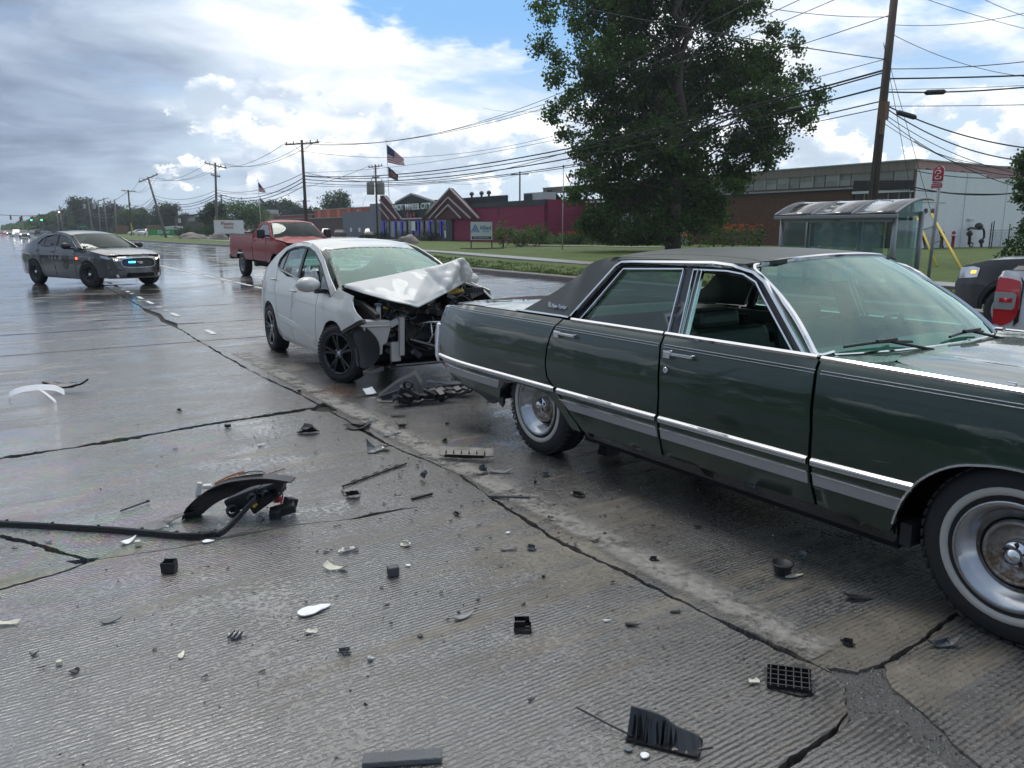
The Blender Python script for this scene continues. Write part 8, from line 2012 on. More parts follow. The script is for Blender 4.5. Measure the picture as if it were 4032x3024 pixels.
for dx_, s_ in ((-.85, 1.0), (.70, 1.05)):
 c = (TPT - TPB) * .70 + Vector((dx_ * math.cos(R(35)), -dx_ * math.sin(R(35)), 0)); m = MB(); m.lathe([(0, -1.1), (.55, -1.1), (.58, -.9), (.58, .6), (.5, .75), (0, .8)], 16, 'Z', c); m.build('transformer', 'transformer_tan', tpo, True)
 m = MB(); m.tube([c + Vector((.2, 0, .7)), c + Vector((.2, 0, 1.15))], .07, 6); m.build('bushing', 'insulator', tpo)
RPT = PX(2047, 675, D=140); RPB = Vector((RPT.x, RPT.y, .1)); upole(RPB, RPT, .18, .14, 'thin pole with small crossarm behind the maroon shop roof', arms=[(RPT.z - .5, 1.7, -50, .1)], ins=False)
a = PX(1194, 787, D=190); upole(Vector((a.x, a.y, .1)), a, .2, .16, 'distant pole top with short arm behind the third utility pole', arms=[(a.z - .3, 2.2, -60, .1)], ins=False)
a = PX(870, 766, D=200); upole(Vector((a.x, a.y, .1)), a, .2, .16, 'distant pole with short arm right of the tall pale pole', arms=[(a.z - .3, 2.0, -60, .1)], ins=False)
CAB = [0]
def cable(p0, p1, sag, r, label, mat='wire_black', extra=None):
 p0, p1 = Vector(p0), Vector(p1); n = 26; m = MB(); pts = []
 for i in range(n + 1): t_ = i / n; pts.append(p0.lerp(p1, t_) - Vector((0, 0, 4 * sag * t_ * (1 - t_))))
 m.tube(pts, r, 5); t = thing('cable', label, 'power line', (0, 0, 0), group='overhead wires'); m.build('wire', mat, t)
 for q in (extra or []):
  i = q * n; c = p0.lerp(p1, q) - Vector((0, 0, 4 * sag * q * (1 - q))); d_ = (p1 - p0).normalized(); m = MB(); m.tube([c - d_ * .45, c - d_ * .36, c + d_ * .36, c + d_ * .45], [.05, .115, .115, .05], 10); m.build('splice_case', 'black_plastic', t)
 return t
def bpz(z): return BP.lerp(BPT, (z - BP.z) / (BPT.z - BP.z))
p3 = lambda z: P3.lerp(P3T, (z - P3.z) / (P3T.z - P3.z))
LW = [(8.45, 7.65, 1.55, .045, 'thick upper communication cable from the big pole across the tree', None), (8.35, 7.6, 1.75, .035, 'cable hanging just under the thick upper cable', None), (7.75, 7.25, 1.6, .042, 'cable with a black splice case left of the big pole', [.065]), (7.15, 6.9, 1.5, .03, 'lower cable crossing the tree from the big pole', None), (6.85, 6.6, 1.3, .022, 'thin lower cable crossing the tree', None), (8.9, 8.0, 1.2, .016, 'top thin cable crossing the tree crown', None)]
for z0, z1, sg_, r, lb, ex in LW: cable(bpz(z0), p3(z1), sg_, r, lb, extra=ex)
for i, (a, b_, D1, sg_, r, lb, ex) in enumerate((((3479, 271), (4110, 234), 34, .12, .02, 'top thin wire leaving the big pole to the right', None), ((3479, 310), (4110, 294), 34, .03, .036, 'thick straight cable leaving the big pole to the right', None), ((3479, 362), (4110, 336), 34, .12, .034, 'cable with a long black splice case right of the big pole', [.33]), ((3479, 352), (4110, 332), 34, .05, .012, 'fine wire above the splice case right of the big pole', None), ((3479, 418), (4110, 411), 34, .02, .016, 'thin level wire below the splice case on the right', None),
 ((3470, 405), (4110, 590), 32, .35, .030, 'dark cable with small splice falling to the right of the big pole', [.17]), ((3470, 413), (4110, 640), 32, .55, .026, 'dark cable falling below it to the right edge', None), ((3470, 440), (4110, 700), 33, .5, .016, 'thin service wire falling to the white wall corner', None), ((3470, 455), (4110, 760), 33, .5, .016, 'thin service wire falling along the white wall', None), ((3470, 478), (3900, 660), 45, .4, .014, 'thin wire from the pole to the white wall roof', None), ((3493, 96), (4110, 32), 35, .3, .014, 'high thin wire rising gently to the right edge', None), ((3493, 124), (4110, 308), 36, .4, .014, 'high thin wire falling to the right edge', None), ((3600, -20), (4110, 130), 40, .1, .014, 'thin wire crossing the top right corner', None), ((3840, -20), (4110, 85), 40, .1, .014, 'second thin wire crossing the top right corner', None),
 ((3600, 556), (4100, 690), 58, .8, .03, 'thin cable running along the white wall top', None), ((3610, 570), (4080, 650), 57, .6, .02, 'second cable along the white wall', None), ((3590, 735), (4080, 748), 56, .45, .05, 'dark cable sagging across the white wall', None), ((3600, 672), (4080, 690), 56, .35, .03, 'thin cable high across the white wall', None), ((3600, 748), (4080, 757), 56, .2, .03, 'lower thin cable across the white wall', None))):
 cable(PX(*a, D=35 if D1 < 50 else D1 - 1), PX(*b_, D=D1), sg_, r, lb, extra=ex)
NP = Vector((-16.5, 19.3, .1)); upole(NP, NP + Vector((0, 0, 10.5)), .2, .14, 'wooden pole on the near verge left of the frame'); cable(NP + Vector((0, 0, 9.1)), bpz(8.85), .7, .02, 'dark wire sweeping from the top centre of the sky to the big pole')
cable(bpz(10.6), PX(2700, -40, D=30), .3, .014, 'thin wire rising left from the big pole above the tree'); cable(bpz(10.7), PX(1900, 905 - 480, D=140), 2.0, .02, 'thin wire falling left behind the tree from the pole head')
for i, (q, e) in enumerate((((-2.2), (3330, -20)), ((-.9), (3200, -25)), ((2.2), (3020, -30)))):
 s_ = P3T + Vector((math.cos(R(-55)) * q, math.sin(R(-55)) * q, -.25)); cable(s_, PX(*e, D=40), 2.6, .022, ['highest power line from the third pole crossing behind the tree', 'middle power line from the third pole crossing behind the tree', 'lowest power line from the third pole crossing behind the tree'][i], 'wire_grey')
cable(p3(10.35), PX(2200, 530, D=80), 1.4, .022, 'single line from the third pole to the left edge of the tree', 'wire_grey'); cable(p3(8.05), PX(2350, 560, D=60), 2.0, .028, 'line rising from the third pole into the tree crown', 'wire_grey')
def arm(p, pt, z, q, ang=-55): return p.lerp(pt, (z - p.z) / (pt.z - p.z)) + Vector((math.cos(R(ang)) * q, math.sin(R(ang)) * q, .25))
spans = [(P3, P3T, P2, P2T, 'third and second'), (P2, P2T, P1, P1T, 'second and leaning'), (P1, P1T, P0, P0T, 'leaning and straight far')]
for i, (a, at, b_, bt, nm) in enumerate(spans):
 za, zb_ = at.z - .4, bt.z - .4
 for q, w in ((-2.1, 'left'), (.9, 'middle'), (2.1, 'right')): cable(arm(a, at, za, q), arm(b_, bt, zb_, q), 1.4, .028, '%s power line between the %s poles' % (w, nm), 'wire_grey')
 for z, w, r in ((7.9, 'top', .035), (7.4, 'second', .05), (7.0, 'third', .05), (6.5, 'fourth', .035)): cable(a.lerp(at, z / at.z), b_.lerp(bt, (z + .1) / bt.z), 1.5 if z != 7.9 else 1.1, r, '%s communication cable between the %s poles' % (w, nm), 'wire_black')
far_p = [PX(345, 800, D=250), PX(277, 815, D=360)]
for j, dz in enumerate((0, -3.5, -4.4)):
 cable(P0T + Vector((0, 0, -.3 + dz)), far_p[0] + Vector((0, 0, dz * .8)), 1.6, .06, ['upper', 'middle', 'lower'][j] + ' line from the straight far pole to the transformer pole', 'wire_grey')
 cable(far_p[0] + Vector((0, 0, dz * .8)), far_p[1] + Vector((0, 0, dz * .8)), 2.0, .07, ['upper', 'middle', 'lower'][j] + ' line beyond the transformer pole', 'wire_grey')
cable(TPT + Vector((-.8, .5, -.2)), P2.lerp(P2T, .62), 1.6, .03, 'line from the transformer pole to the second utility pole', 'wire_grey'); cable(TPT + Vector((.9, -.6, -.2)), RPT + Vector((0, 0, -.5)), 2.2, .022, 'thin line from the transformer pole to the pole behind the maroon shop', 'wire_grey')
cable(TPT + Vector((0, 0, -.5)), PX(1400, 880, D=160), .2, .02, 'guy wire from the transformer pole to the grey workshop roof', 'wire_grey')
spn = [(-60, 846), (42, 850), (83, 852), (122, 852), (163, 850), (250, 838)]
t = thing('signal_span', 'sagging span wire carrying the traffic signals far up the road', 'span wire')
m = MB(); m.tube([PX(x, y - 2, D=262) for x, y in spn], .10, 4); m.build('wire', 'wire_black', t)
simple('signal_yellow', (.42, .17, .03), .5, 0, .1, 2);
for i, (x, y0, y1, lit, lb) in enumerate(((42, 850, 865, 0, 'leftmost yellow traffic signal seen side on'), (80, 855, 873, 0, 'yellow traffic signal hanging low, left of its neighbour'), (86, 850, 868, 0, 'yellow traffic signal overlapping the low one'), (123, 854, 869, 1, 'smaller green lit traffic signal'), (163, 851, 869, 1, 'larger green lit traffic signal nearest the trees'), (234, 856, 869, 0, 'yellow signal back beside the curved far pole'))):
 c = PX(x, (y0 + y1) / 2, D=262); k = 262 / 3028; hh = (y1 - y0) * k; t = thing('traffic_signal', lb, 'traffic signal', c, -R(5), 'traffic signals over the junction')
 m = MB(); m.box((0, 0, 0), (.5 if lit == 0 else .62, .4, hh)); m.build('housing', 'signal_yellow', t); m = MB(); m.tube([(0, 0, hh / 2), (0, 0, hh / 2 + .4)], .06, 5); m.build('hanger', 'dark_metal', t)
 for q in range(3):
  z = hh / 2 - hh * (q + .5) / 3; m = MB(); m.box((0, -.25, z), (.36, .12, hh / 3 * .72)); m.build('lens', ('lamp_green' if q == 2 else 'black_plastic') if lit else 'black_plastic', t)
a = PX(328, 892, D=230); t = thing('street_name_sign', 'small green street name sign far up the road in front of the purple tree', 'sign', (a.x, a.y, 0)); m = MB(); m.box((0, 0, a.z), (1.6, .1, .4)); m.build('blade', 'sign_green', t); m = MB(); m.tube([(0, 0, 0), (0, 0, a.z)], .05, 5); m.build('post', 'metal_grey', t)
def flag(name, pole_b, pole_t, label, cloths, r=.06):
 t = thing(name, label, 'flag pole', pole_b, group=None); m = MB(); m.tube([(0, 0, 0), Vector(pole_t) - Vector(pole_b)], [r, r * .7], 8); m.build('pole', 'metal_light', t, True); m = MB(); m.lathe([(0, -.14), (.12, 0), (0, .14)], 8, 'Z', Vector(pole_t) - Vector(pole_b)); m.build('finial', 'metal_light', t, True)
 for (nm, lb, q, kind) in cloths:
  q = [Vector(p) for p in q]; NU_, NV_ = 20, 13; vs = []; fs = []; mi = []
  n = (q[1] - q[0]).cross(q[3] - q[0]).normalized()
  for i in range(NU_ + 1):
   for j in range(NV_ + 1):
    u, v = i / NU_, j / NV_; p = q[0].lerp(q[1], u).lerp(q[3].lerp(q[2], u), v); w = .16 * math.sin(u * 9 + v * 3) * u + .07 * math.sin(u * 19 + v * 8) * u; p = p + n * w
    if kind == 'us' and u > .86: p.z += .12 * math.sin(v * 40) * (u - .86) * 5
    vs.append(p - Vector(pole_b))
  for i in range(NU_):
   for j in range(NV_):
    k = i * (NV_ + 1) + j; fs.append((k, k + NV_ + 1, k + NV_ + 2, k + 1))
    if kind == 'us': mi.append(2 if (i < NU_ * .42 and j < 7) else (0 if j % 2 == 0 else 1))
    elif kind == 'dark': mi.append(1 if (4 < i < 16 and 3 < j < 9 and (i + j) % 4 != 0) else 0)
    else: mi.append(0)
  o = mk(nm, vs, fs, None, t, smooth=True, mats={'us': ['flag_red', 'flag_white', 'flag_blue'], 'dark': ['sign_black', 'sign_orange'], 'red': ['flag_red'], 'white': ['flag_white']}[kind], midx=mi)
simple('flag_red', (.42, .03, .035), .8); simple('flag_white', (.60, .60, .60), .8); simple('flag_blue', (.02, .03, .09), .8)
Z9 = lambda x, y: (900 + .3164 * x, 500 + .3164 * y)
def q9(D, pts): return [PX(*Z9(*p), D=D) for p in pts]
b0 = PX(*Z9(2025, 1400), D=118); b0.z = .1
flag('flag_pole', b0, PX(*Z9(1962, 172), D=118), 'tall white flagpole with tattered striped flag and dark pennant before the wheel shop', [('striped_flag', '', q9(118, [(1968, 215), (2182, 395), (2192, 485), (1978, 442)]), 'us'), ('dark_flag', '', q9(118, [(1984, 488), (2110, 598), (2112, 678), (1992, 622)]), 'dark')])
b0 = PX(*Z9(408, 1330), D=150); b0.z = .1
flag('flag_pole', b0, PX(*Z9(365, 662), D=150), 'shorter flagpole with limp striped flag above the red pickup bed', [('striped_flag', '', q9(150, [(368, 680), (462, 800), (466, 822), (378, 805)]), 'us'), ('dark_flag', '', q9(150, [(388, 868), (432, 935), (428, 948), (392, 930)]), 'dark')], .06)
Z7 = lambda x, y: (2000 + .4973 * x, 500 + .4973 * y)
b0 = PX(*Z7(430, 982), D=59.5); b0.z = .1
flag('flag_pole', b0, PX(*Z7(440, 312), D=59.5), 'grey flagpole on the office lawn with furled red flag and white flag', [('red_flag', '', [PX(*Z7(*p), D=59.5) for p in ((455, 362), (498, 432), (492, 450), (462, 395))], 'red'), ('white_flag', '', [PX(*Z7(*p), D=59.5) for p in ((476, 490), (560, 520), (540, 590), (478, 575))], 'white')], .05)
# CRASH DEBRIS
def dpos(px, py, z=0.0):
 p = PX(px, py, Z=z); return p, (p - Vector((0, 0, CAM_H))).length / 3028
def rpoly(n, w, h, rr, jag=.35):
 out = []
 for i in range(n):
  a = 2 * math.pi * i / n + rr.uniform(-.25, .25); k = 1 - jag * rr.random(); out.append((math.cos(a) * w / 2 * k, math.sin(a) * h / 2 * k))
 return out
def plate(poly, th, curl=0.0, cdir=0.0, bump_=0.0, seed=0):
 """thin broken moulding, curved; returns MB"""
 m = MB(); q = dens(poly, max(.012, max(abs(p[0]) for p in poly) / 5)); V = list(q); xs = [p[0] for p in q]; ys = [p[1] for p in q]; st = max((max(xs) - min(xs)) / 8, .008)
 x = min(xs) + st / 2
 while x < max(xs):
  y = min(ys) + st / 2
  while y < max(ys):
   if inpoly((x, y), q) and min((a - x) ** 2 + (b - y) ** 2 for a, b in q) > (st * .4) ** 2: V.append((x, y))
   y += st
  x += st
 r = delaunay_2d_cdt([Vector(p) for p in V], [(i, (i + 1) % len(q)) for i in range(len(q))], [], 0, 1e-6)
 pv = [(p.x, p.y) for p in r[0]]; tr = [tuple(f) for f in r[2] if inpoly((sum(pv[i][0] for i in f) / 3, sum(pv[i][1] for i in f) / 3), q)]
 ca, sa = math.cos(cdir), math.sin(cdir)
 def zf(x, y): u = x * ca + y * sa; return curl * u * u + bump_ * mnoise.noise(Vector((x * 22, y * 22, seed)))
 zs = [zf(*p) for p in pv]; z0 = min(zs); N = len(pv)
 vs = [(p[0], p[1], z - z0 + th) for p, z in zip(pv, zs)] + [(p[0], p[1], z - z0) for p, z in zip(pv, zs)]
 cnt = set()
 for f in tr:
  for i in range(3): cnt.add((f[i], f[(i + 1) % 3]))
 fs = list(tr) + [tuple(i + N for i in reversed(f)) for f in tr] + [(b, a, a + N, b + N) for a, b in cnt if (b, a) not in cnt]
 m.add(vs, fs); return m
GRP = 'broken car parts scattered on the road'
simple('duct_plastic', (.035, .037, .04), .5, 0, .5, 10, bump=.3, bscale=30)
simple('smoked_plastic', (.075, .085, .095), .3, 0, .2, 12, coat=.4); simple('grey_shard', (.20, .21, .22), .35, 0, .2, 12, coat=.3); simple('block_rubber', (.12, .125, .13), .75, 0, .35, 10, bump=.8, bscale=60)
def put(o, px, py, label, rz=0, rx=0, ry=0, dz=0, name='debris', cat='debris'):
 p, k = dpos(px, py); o.location = (p.x, p.y, .004 + dz); o.rotation_euler = (R(rx), R(ry), R(rz)); return tag(o, label, cat, GRP)
SH = [
 (1237, 2412, 118, 62, 'white_shard', 'leaf', 'large white pointed leaf shaped shard on the near slab', 10, 0, 4),
 (1408, 1684, 120, 40, 'black_plastic', 'plate', 'flat black plate leaning over the crack, left of the pale strip', -20, 2, 8), (1447, 1678, 50, 36, 'smoked_plastic', 'plate', 'bright smoked plastic piece on the end of the black plate by the crack', 20, 3, 22),
 (1585, 1684, 54, 34, 'black_plastic', 'peak', 'black peaked fragment right of the crack behind the pale strip', 0, 6, 14), (1490, 1776, 92, 34, 'smoked_plastic', 'curl', 'curved glossy dark strip left of the long crack', 22, 5, 10),
 (1379, 1955, 80, 32, 'black_plastic', 'fang', 'black curved fragment with an upright tab below the slotted strip', -12, 6, 8), (1660, 1892, 38, 56, 'smoked_plastic', 'curl', 'upright shiny blade of smoked plastic between the sticks', 80, 8, 34),
 (1213, 1704, 92, 36, 'black_plastic', 'plate', 'dark bent flap lying left of the crack on the wet slab', -8, 6, 10), (1900, 1866, 56, 64, 'smoked_plastic', 'plate', 'silvery folded strip standing below the black grille corner', 60, 5, 30), (1972, 1864, 92, 22, 'grey_shard', 'leaf', 'pale grey long sliver right of the black grille corner', -14, 1, 3),
 (2272, 1952, 66, 42, 'black_plastic', 'fang', 'black torn bracket on the dry slab beneath the green car', -20, 4, 14), (2396, 1788, 100, 52, 'black_plastic', 'chunk', 'black chunk in shade under the green sedan door', 0, 2, 6), (2093, 2164, 54, 42, 'smoked_plastic', 'plate', 'dark square plate with two small tabs right of centre', 12, 2, 12),
 (2003, 2169, 60, 10, 'smoked_plastic', 'stick', 'thin dark stick just left of the square plate', 6, 0, 2), (1826, 2436, 90, 24, 'grey_shard', 'leaf', 'grey knife shaped sliver in the middle of the near slab', 22, 1, 3), (1357, 2575, 76, 24, 'smoked_plastic', 'channel', 'folded grey clip left of the small grey flap on the near slab', -6, 3, 6), (1459, 2601, 34, 32, 'grey_shard', 'plate', 'small grey flap on the near slab', 40, 3, 12),
 (1656, 2510, 30, 24, 'black_plastic', 'plate', 'tiny black clip in the middle of the near slab', -40, 0, 14), (1322, 2246, 92, 28, 'cream_shard', 'curl', 'cream curled shard on the near slab left of the grey cube', -12, 3, 8), (1598, 2150, 52, 20, 'cream_shard', 'plate', 'cream flake with a small ring right of the curved clip', 5, 2, 6), (1373, 2173, 80, 26, 'smoked_plastic', 'curl', 'curved clip with bright edge left of the cream flake', 18, 4, 12),
 (1284, 2175, 28, 18, 'smoked_plastic', 'plate', 'small dark curled chip left of the curved clip', 10, 4, 12), (1608, 2232, 26, 10, 'white_shard', 'plate', 'tiny white chip above the grey cube', 0, 0, 2), (2340, 2137, 34, 22, 'black_plastic', 'fang', 'small black hook beside the long crack', 30, 4, 14), (2140, 2280, 16, 16, 'black_plastic', 'chunk', 'small round black lump in the centre of the slab', 0, 0, 0), (1797, 2032, 36, 30, 'black_plastic', 'fang', 'small black fragment with a thin spike below the grey strip', 0, 4, 14),
 (2107, 1905, 20, 16, 'black_plastic', 'chunk', 'small black block under the green car tail', 20, 0, 5), (2148, 1874, 38, 14, 'smoked_plastic', 'plate', 'flat dark chip right of the small black block', 0, 1, 6), (2168, 2042, 28, 16, 'black_plastic', 'plate', 'small black chip on the worn pale strip', 20, 2, 12),
 (3380, 2362, 108, 36, 'black_plastic', 'leaf', 'long black fragment lying in the shade left of the front tyre', -14, 2, 8), (3706, 2540, 120, 34, 'smoked_plastic', 'peak', 'dark wing shaped piece right of the slab joint by the front tyre', 2, 3, 8), (3338, 2540, 58, 26, 'black_plastic', 'plate', 'small black strip on the slab corner above the asphalt patch', -35, 1, 8),
 (2970, 2694, 40, 26, 'cream_shard', 'curl', 'translucent cream curl left of the black grid', 0, 5, 10), (2488, 2466, 54, 24, 'black_plastic', 'leaf', 'black sliver on the near slab left of the long crack', -28, 2, 8), (2573, 2211, 46, 18, 'black_plastic', 'plate', 'small black bar on the slab right of the crack', -22, 1, 6), (2660, 2416, 40, 10, 'black_plastic', 'stick', 'short black stick below the long crack', -6, 0, 2),
 (2475, 2960, 40, 26, 'smoked_plastic', 'plate', 'grey blue chip at the bottom left of the black bracket', 10, 0, 4), (2540, 2984, 40, 46, 'white_shard', 'plate', 'white and black splinter below the black bracket', -50, 2, 14), (2390, 2450, 28, 8, 'white_shard', 'leaf', 'small white sliver left of the black sliver', -4, 0, 2), (3150, 2206, 44, 56, 'smoked_plastic', 'plate', 'dark upright tab standing beside the black cup', 0, 2, 60), (3130, 2274, 80, 14, 'cream_shard', 'leaf', 'pale thin sliver in front of the black cup', 10, 0, 2),
 (20, 2463, 96, 20, 'cream_shard', 'curl', 'cream strip cut by the left edge of the frame', 6, 2, 8), (436, 2454, 66, 20, 'smoked_plastic', 'leaf', 'flat dark grey piece on the left of the near slab', 6, 1, 4), (927, 2513, 62, 34, 'smoked_plastic', 'grid', 'small slotted grey clip on the left part of the near slab', -14, 1, 8), (716, 2588, 34, 30, 'cream_shard', 'leaf', 'thin cream edge on shard lower left of the slotted clip', 55, 1, 20),
 (1228, 2497, 48, 24, 'cream_shard', 'curl', 'pale translucent clip below the white leaf shard', -14, 4, 10), (132, 2582, 30, 24, 'black_plastic', 'fang', 'small black splinter at the lower left', 0, 3, 14), (234, 2622, 26, 20, 'cream_shard', 'chunk', 'small cream lump at the lower left', 0, 0, 0), (296, 2652, 38, 24, 'black_plastic', 'plate', 'black folded chip right of the cream lump', 10, 4, 14), (544, 2152, 26, 26, 'cream_shard', 'chunk', 'yellowish lump by the long black trim strip', 0, 0, 0), (506, 2140, 50, 22, 'white_shard', 'leaf', 'white sliver just left of the yellowish lump', 24, 2, 12), (818, 2138, 36, 20, 'white_shard', 'leaf', 'milky half moon flake at the end of the trim strip', -10, 0, 3),
 (192, 2138, 24, 14, 'smoked_plastic', 'plate', 'small grey chip above the left crack', 0, 2, 8), (1177, 1996 - 450, 24, 10, 'black_plastic', 'plate', 'tiny black chip on the slab behind the white wreck wheel', 0, 0, 4), (896, 1684, 28, 16, 'black_plastic', 'chunk', 'small dark lump beyond the headlight piece', 0, 0, 4), (706, 1621, 26, 8, 'black_plastic', 'plate', 'small black chip just beyond the wide joint', 0, 0, 3), (1029, 1755, 28, 12, 'white_shard', 'leaf', 'tiny white flake right of the small dark lump', 15, 0, 3),
 (1752, 1741, 30, 10, 'black_plastic', 'plate', 'thin dark chip left of the rear tyre', 0, 1, 6), (1760, 1672, 20, 10, 'black_plastic', 'chunk', 'small dark block left of the rear tyre', 0, 0, 4), (1930, 1582, 34, 10, 'black_plastic', 'leaf', 'dark sliver under the green car bumper', 0, 1, 4), (1910, 1546, 60, 14, 'black_plastic', 'fang', 'torn black strip hanging below the green car bumper', -18, 2, 8), (1568, 1641, 60, 10, 'black_plastic', 'leaf', 'dark crescent beyond the worn pale strip', -12, 1, 6), (2000, 2102, 18, 8, 'white_shard', 'plate', 'tiny white chip above the dark stick', 0, 0, 2),
 (1540, 1716, 60, 16, 'smoked_plastic', 'leaf', 'thin dark plate bridging the long crack', 8, 1, 5), (2330, 1866, 36, 12, 'smoked_plastic', 'leaf', 'dark sliver in the shade of the green car', 0, 1, 5), (1205, 1905 + 470, 14, 20, 'black_plastic', 'fang', 'tiny upright black hook above the white leaf shard', 0, 3, 30), (2750, 2080, 40, 10, 'black_plastic', 'leaf', 'thin dark sliver in the shade below the sill', 0, 1, 5)]
for i, (px, py, w, h, mt, kd, lb, rz, curl, tl) in enumerate(SH):
 p, k = dpos(px, py); W_ = w * k; grz = (p.xy.length) / CAM_H; H_ = min(W_ * .9, h * k * min(3.2, max(1.15, grz * .8))); rr = random.Random(900 + i); th = .004
 if kd == 'leaf': poly = smoothp([(-W_ / 2, -H_ * .12), (-W_ * .22, H_ * .30), (W_ * .12, H_ * .36), (W_ / 2, H_ * .42), (W_ * .16, -H_ * .12), (-W_ * .25, -H_ * .42)], 3, True)
 elif kd == 'curl': poly = [(-W_ / 2, -H_ * .25), (-W_ * .44, H_ * .35), (-W_ * .1, H_ * .22), (W_ * .25, H_ * .38), (W_ / 2, H_ * .18), (W_ * .42, -H_ * .2), (W_ * .1, -H_ * .12), (-W_ * .2, -H_ * .38)]
 elif kd == 'fang': poly = [(-W_ / 2, H_ * .1), (-W_ * .15, -H_ * .25), (W_ * .2, -H_ * .40), (W_ * .5, -H_ * .2), (W_ * .42, H_ * .42), (W_ * .30, H_ * .05), (W_ * .12, H_ * .35), (W_ * .02, 0), (-W_ * .2, H_ * .08)]
 elif kd == 'peak': poly = [(-W_ / 2, -H_ * .15), (-W_ * .1, H_ * .12), (W_ * .02, H_ * .5), (W_ * .16, H_ * .16), (W_ / 2, -H_ * .1), (W_ * .2, -H_ * .4), (-W_ * .2, -H_ * .35)]
 elif kd == 'stick': poly = [(-W_ / 2, -H_ * .35), (-W_ / 2, H_ * .35), (W_ / 2, H_ * .5), (W_ / 2, -H_ * .2)]
 else: poly = rpoly(8, W_, H_, rr)
 if kd == 'chunk':
  m = MB(); q = rpoly(7, W_, H_, rr, .3); m.prism(q, lambda a, b, hh: (a * (1 - hh * 2), b * (1 - hh * 2), hh * 1.0), 0, min(.06, h * k * .7)); o = m.build('fragment', mt)
  bevel(o, .002, 1)
 else:
  m = plate(poly, th, curl * .35 / max(W_, .03), rr.random() * 3, .006 if W_ > .05 else .002, i)
  if kd in ('plate', 'channel', 'fang', 'peak') and W_ > .05:
   m.box((0, 0, .012 + th), (W_ * .5, .003, .016), rotm(0, 0, rr.uniform(-30, 30))); m.box((W_ * .15, 0, .010 + th), (.003, H_ * .4, .014), rotm(0, 0, rr.uniform(-20, 20)))
  if kd == 'grid':
   for q in range(3): m.box((-W_ * .25 + q * W_ * .25, 0, th + .006), (W_ * .08, H_ * .8, .01))
  o = m.build('fragment', mt)
 put(o, px, py, lb, rz=-33 + rz, rx=rr.uniform(-4, 4) + (tl if tl > 25 else tl * .4), ry=rr.uniform(-.5, .5) * tl * .5, dz=(H_ * .5 * math.sin(R(tl)) if tl > 25 else .002))
# the torn off headlight unit
def V_(px, py, z=0): return PX(px, py, Z=z)
hd_ = thing('headlight_unit', 'torn off black headlight unit with orange and clear lens lying on its edge', 'headlight', V_(940, 2040), 0, GRP)
B0 = V_(940, 2040); RT = Vector((math.cos(R(33.07)), -math.sin(R(33.07)), 0)); AW = Vector((math.sin(R(33.07)), math.cos(R(33.07)), 0))
kH = (B0 - Vector((0, 0, CAM_H))).length / 3028
def hl(px, py, dd=0): return RT * ((px - 940) * kH) + Vector((0, 0, (2040 - py) * kH * 1.06)) + AW * dd
def sheet(m, pa, pb, th):
 vs = []; fs = []
 for a, b in zip(pa, pb): vs += [a, b, b + th, a + th]
 n = len(pa)
 for i in range(n - 1):
  k = 4 * i
  for q in range(4): fs.append((k + q, k + (q + 1) % 4, k + 4 + (q + 1) % 4, k + 4 + q))
 fs += [(3, 2, 1, 0), (4 * n - 4, 4 * n - 3, 4 * n - 2, 4 * n - 1)]; m.add(vs, fs)
up_ = smoothp([(745, 2040), (765, 1998), (830, 1945), (900, 1912), (975, 1898), (1060, 1893), (1148, 1905)], 4); dn_ = smoothp([(770, 2056), (812, 2022), (862, 1985), (930, 1955), (1000, 1925), (1070, 1915), (1140, 1912)], 4)
m = MB(); sheet(m, [hl(x, y, -.01) for x, y in up_], [hl(x, y, .0) for x, y in dn_], AW * .05); m.build('bezel', 'black_gloss', hd_)
m = MB(); sheet(m, [hl(x, y, .05) for x, y in up_], [hl(x, y - 2, -.05) for x, y in up_], Vector((0, 0, .006))); m.build('rim_flange', 'black_plastic', hd_)
for (a, b, c_, d__, mt, nm) in (((880, 1985), (1010, 1935), (1030, 1985), (905, 2030), 'black_plastic', 'reflector_back'), ((955, 1975), (1080, 1925), (1100, 1960), (990, 2035), 'black_gloss', 'housing_box'), ((1010, 1940), (1112, 1908), (1085, 1975), (1030, 1990), 'black_plastic', 'housing_wing')):
 m = MB(); q = [hl(*a), hl(*b), hl(*c_), hl(*d__)]; vs = [p + AW * .02 for p in q] + [p + AW * .14 for p in q]; m.add(vs, [(0, 1, 2, 3), (7, 6, 5, 4), (0, 4, 5, 1), (1, 5, 6, 2), (2, 6, 7, 3), (3, 7, 4, 0)]); bevel(m.build(nm, mt, hd_), .012, 2)
for px_, py_, r_ in ((925, 2010, .035), (1000, 1965, .028), (1050, 1950, .022)): m = MB(); m.lathe([(r_, -.02), (r_, .02), (r_ * .6, .02), (r_ * .6, .0)], 14, 'Y', hl(px_, py_, -.02)); m.build('bulb_cover', 'grey_plastic', hd_)
m = MB(); sheet(m, [hl(x, y - 3, .04) for x, y in smoothp([(850, 1930), (900, 1905), (960, 1885)], 4)], [hl(x, y + 3, .10) for x, y in smoothp([(850, 1935), (900, 1912), (960, 1897)], 4)], Vector((0, 0, .008))); m.build('lens', 'orange_lens', hd_)
m = MB(); sheet(m, [hl(x, y - 4, .03) for x, y in smoothp([(945, 1895), (990, 1884), (1030, 1884)], 4)], [hl(x, y + 6, .09) for x, y in smoothp([(945, 1900), (990, 1895), (1030, 1893)], 4)], Vector((0, 0, .008))); m.build('lens', 'clear_lens', hd_)
m = MB(); m.box(hl(1003, 1993, -.0), (.03, .01, .014), rotm(0, -40, 0)); m.build('tag', 'yellow_cap', hd_)
cn = thing('connector', 'black wiring connector with red and white wires beside the headlight unit', 'connector', V_(1115, 2030), 0, GRP)
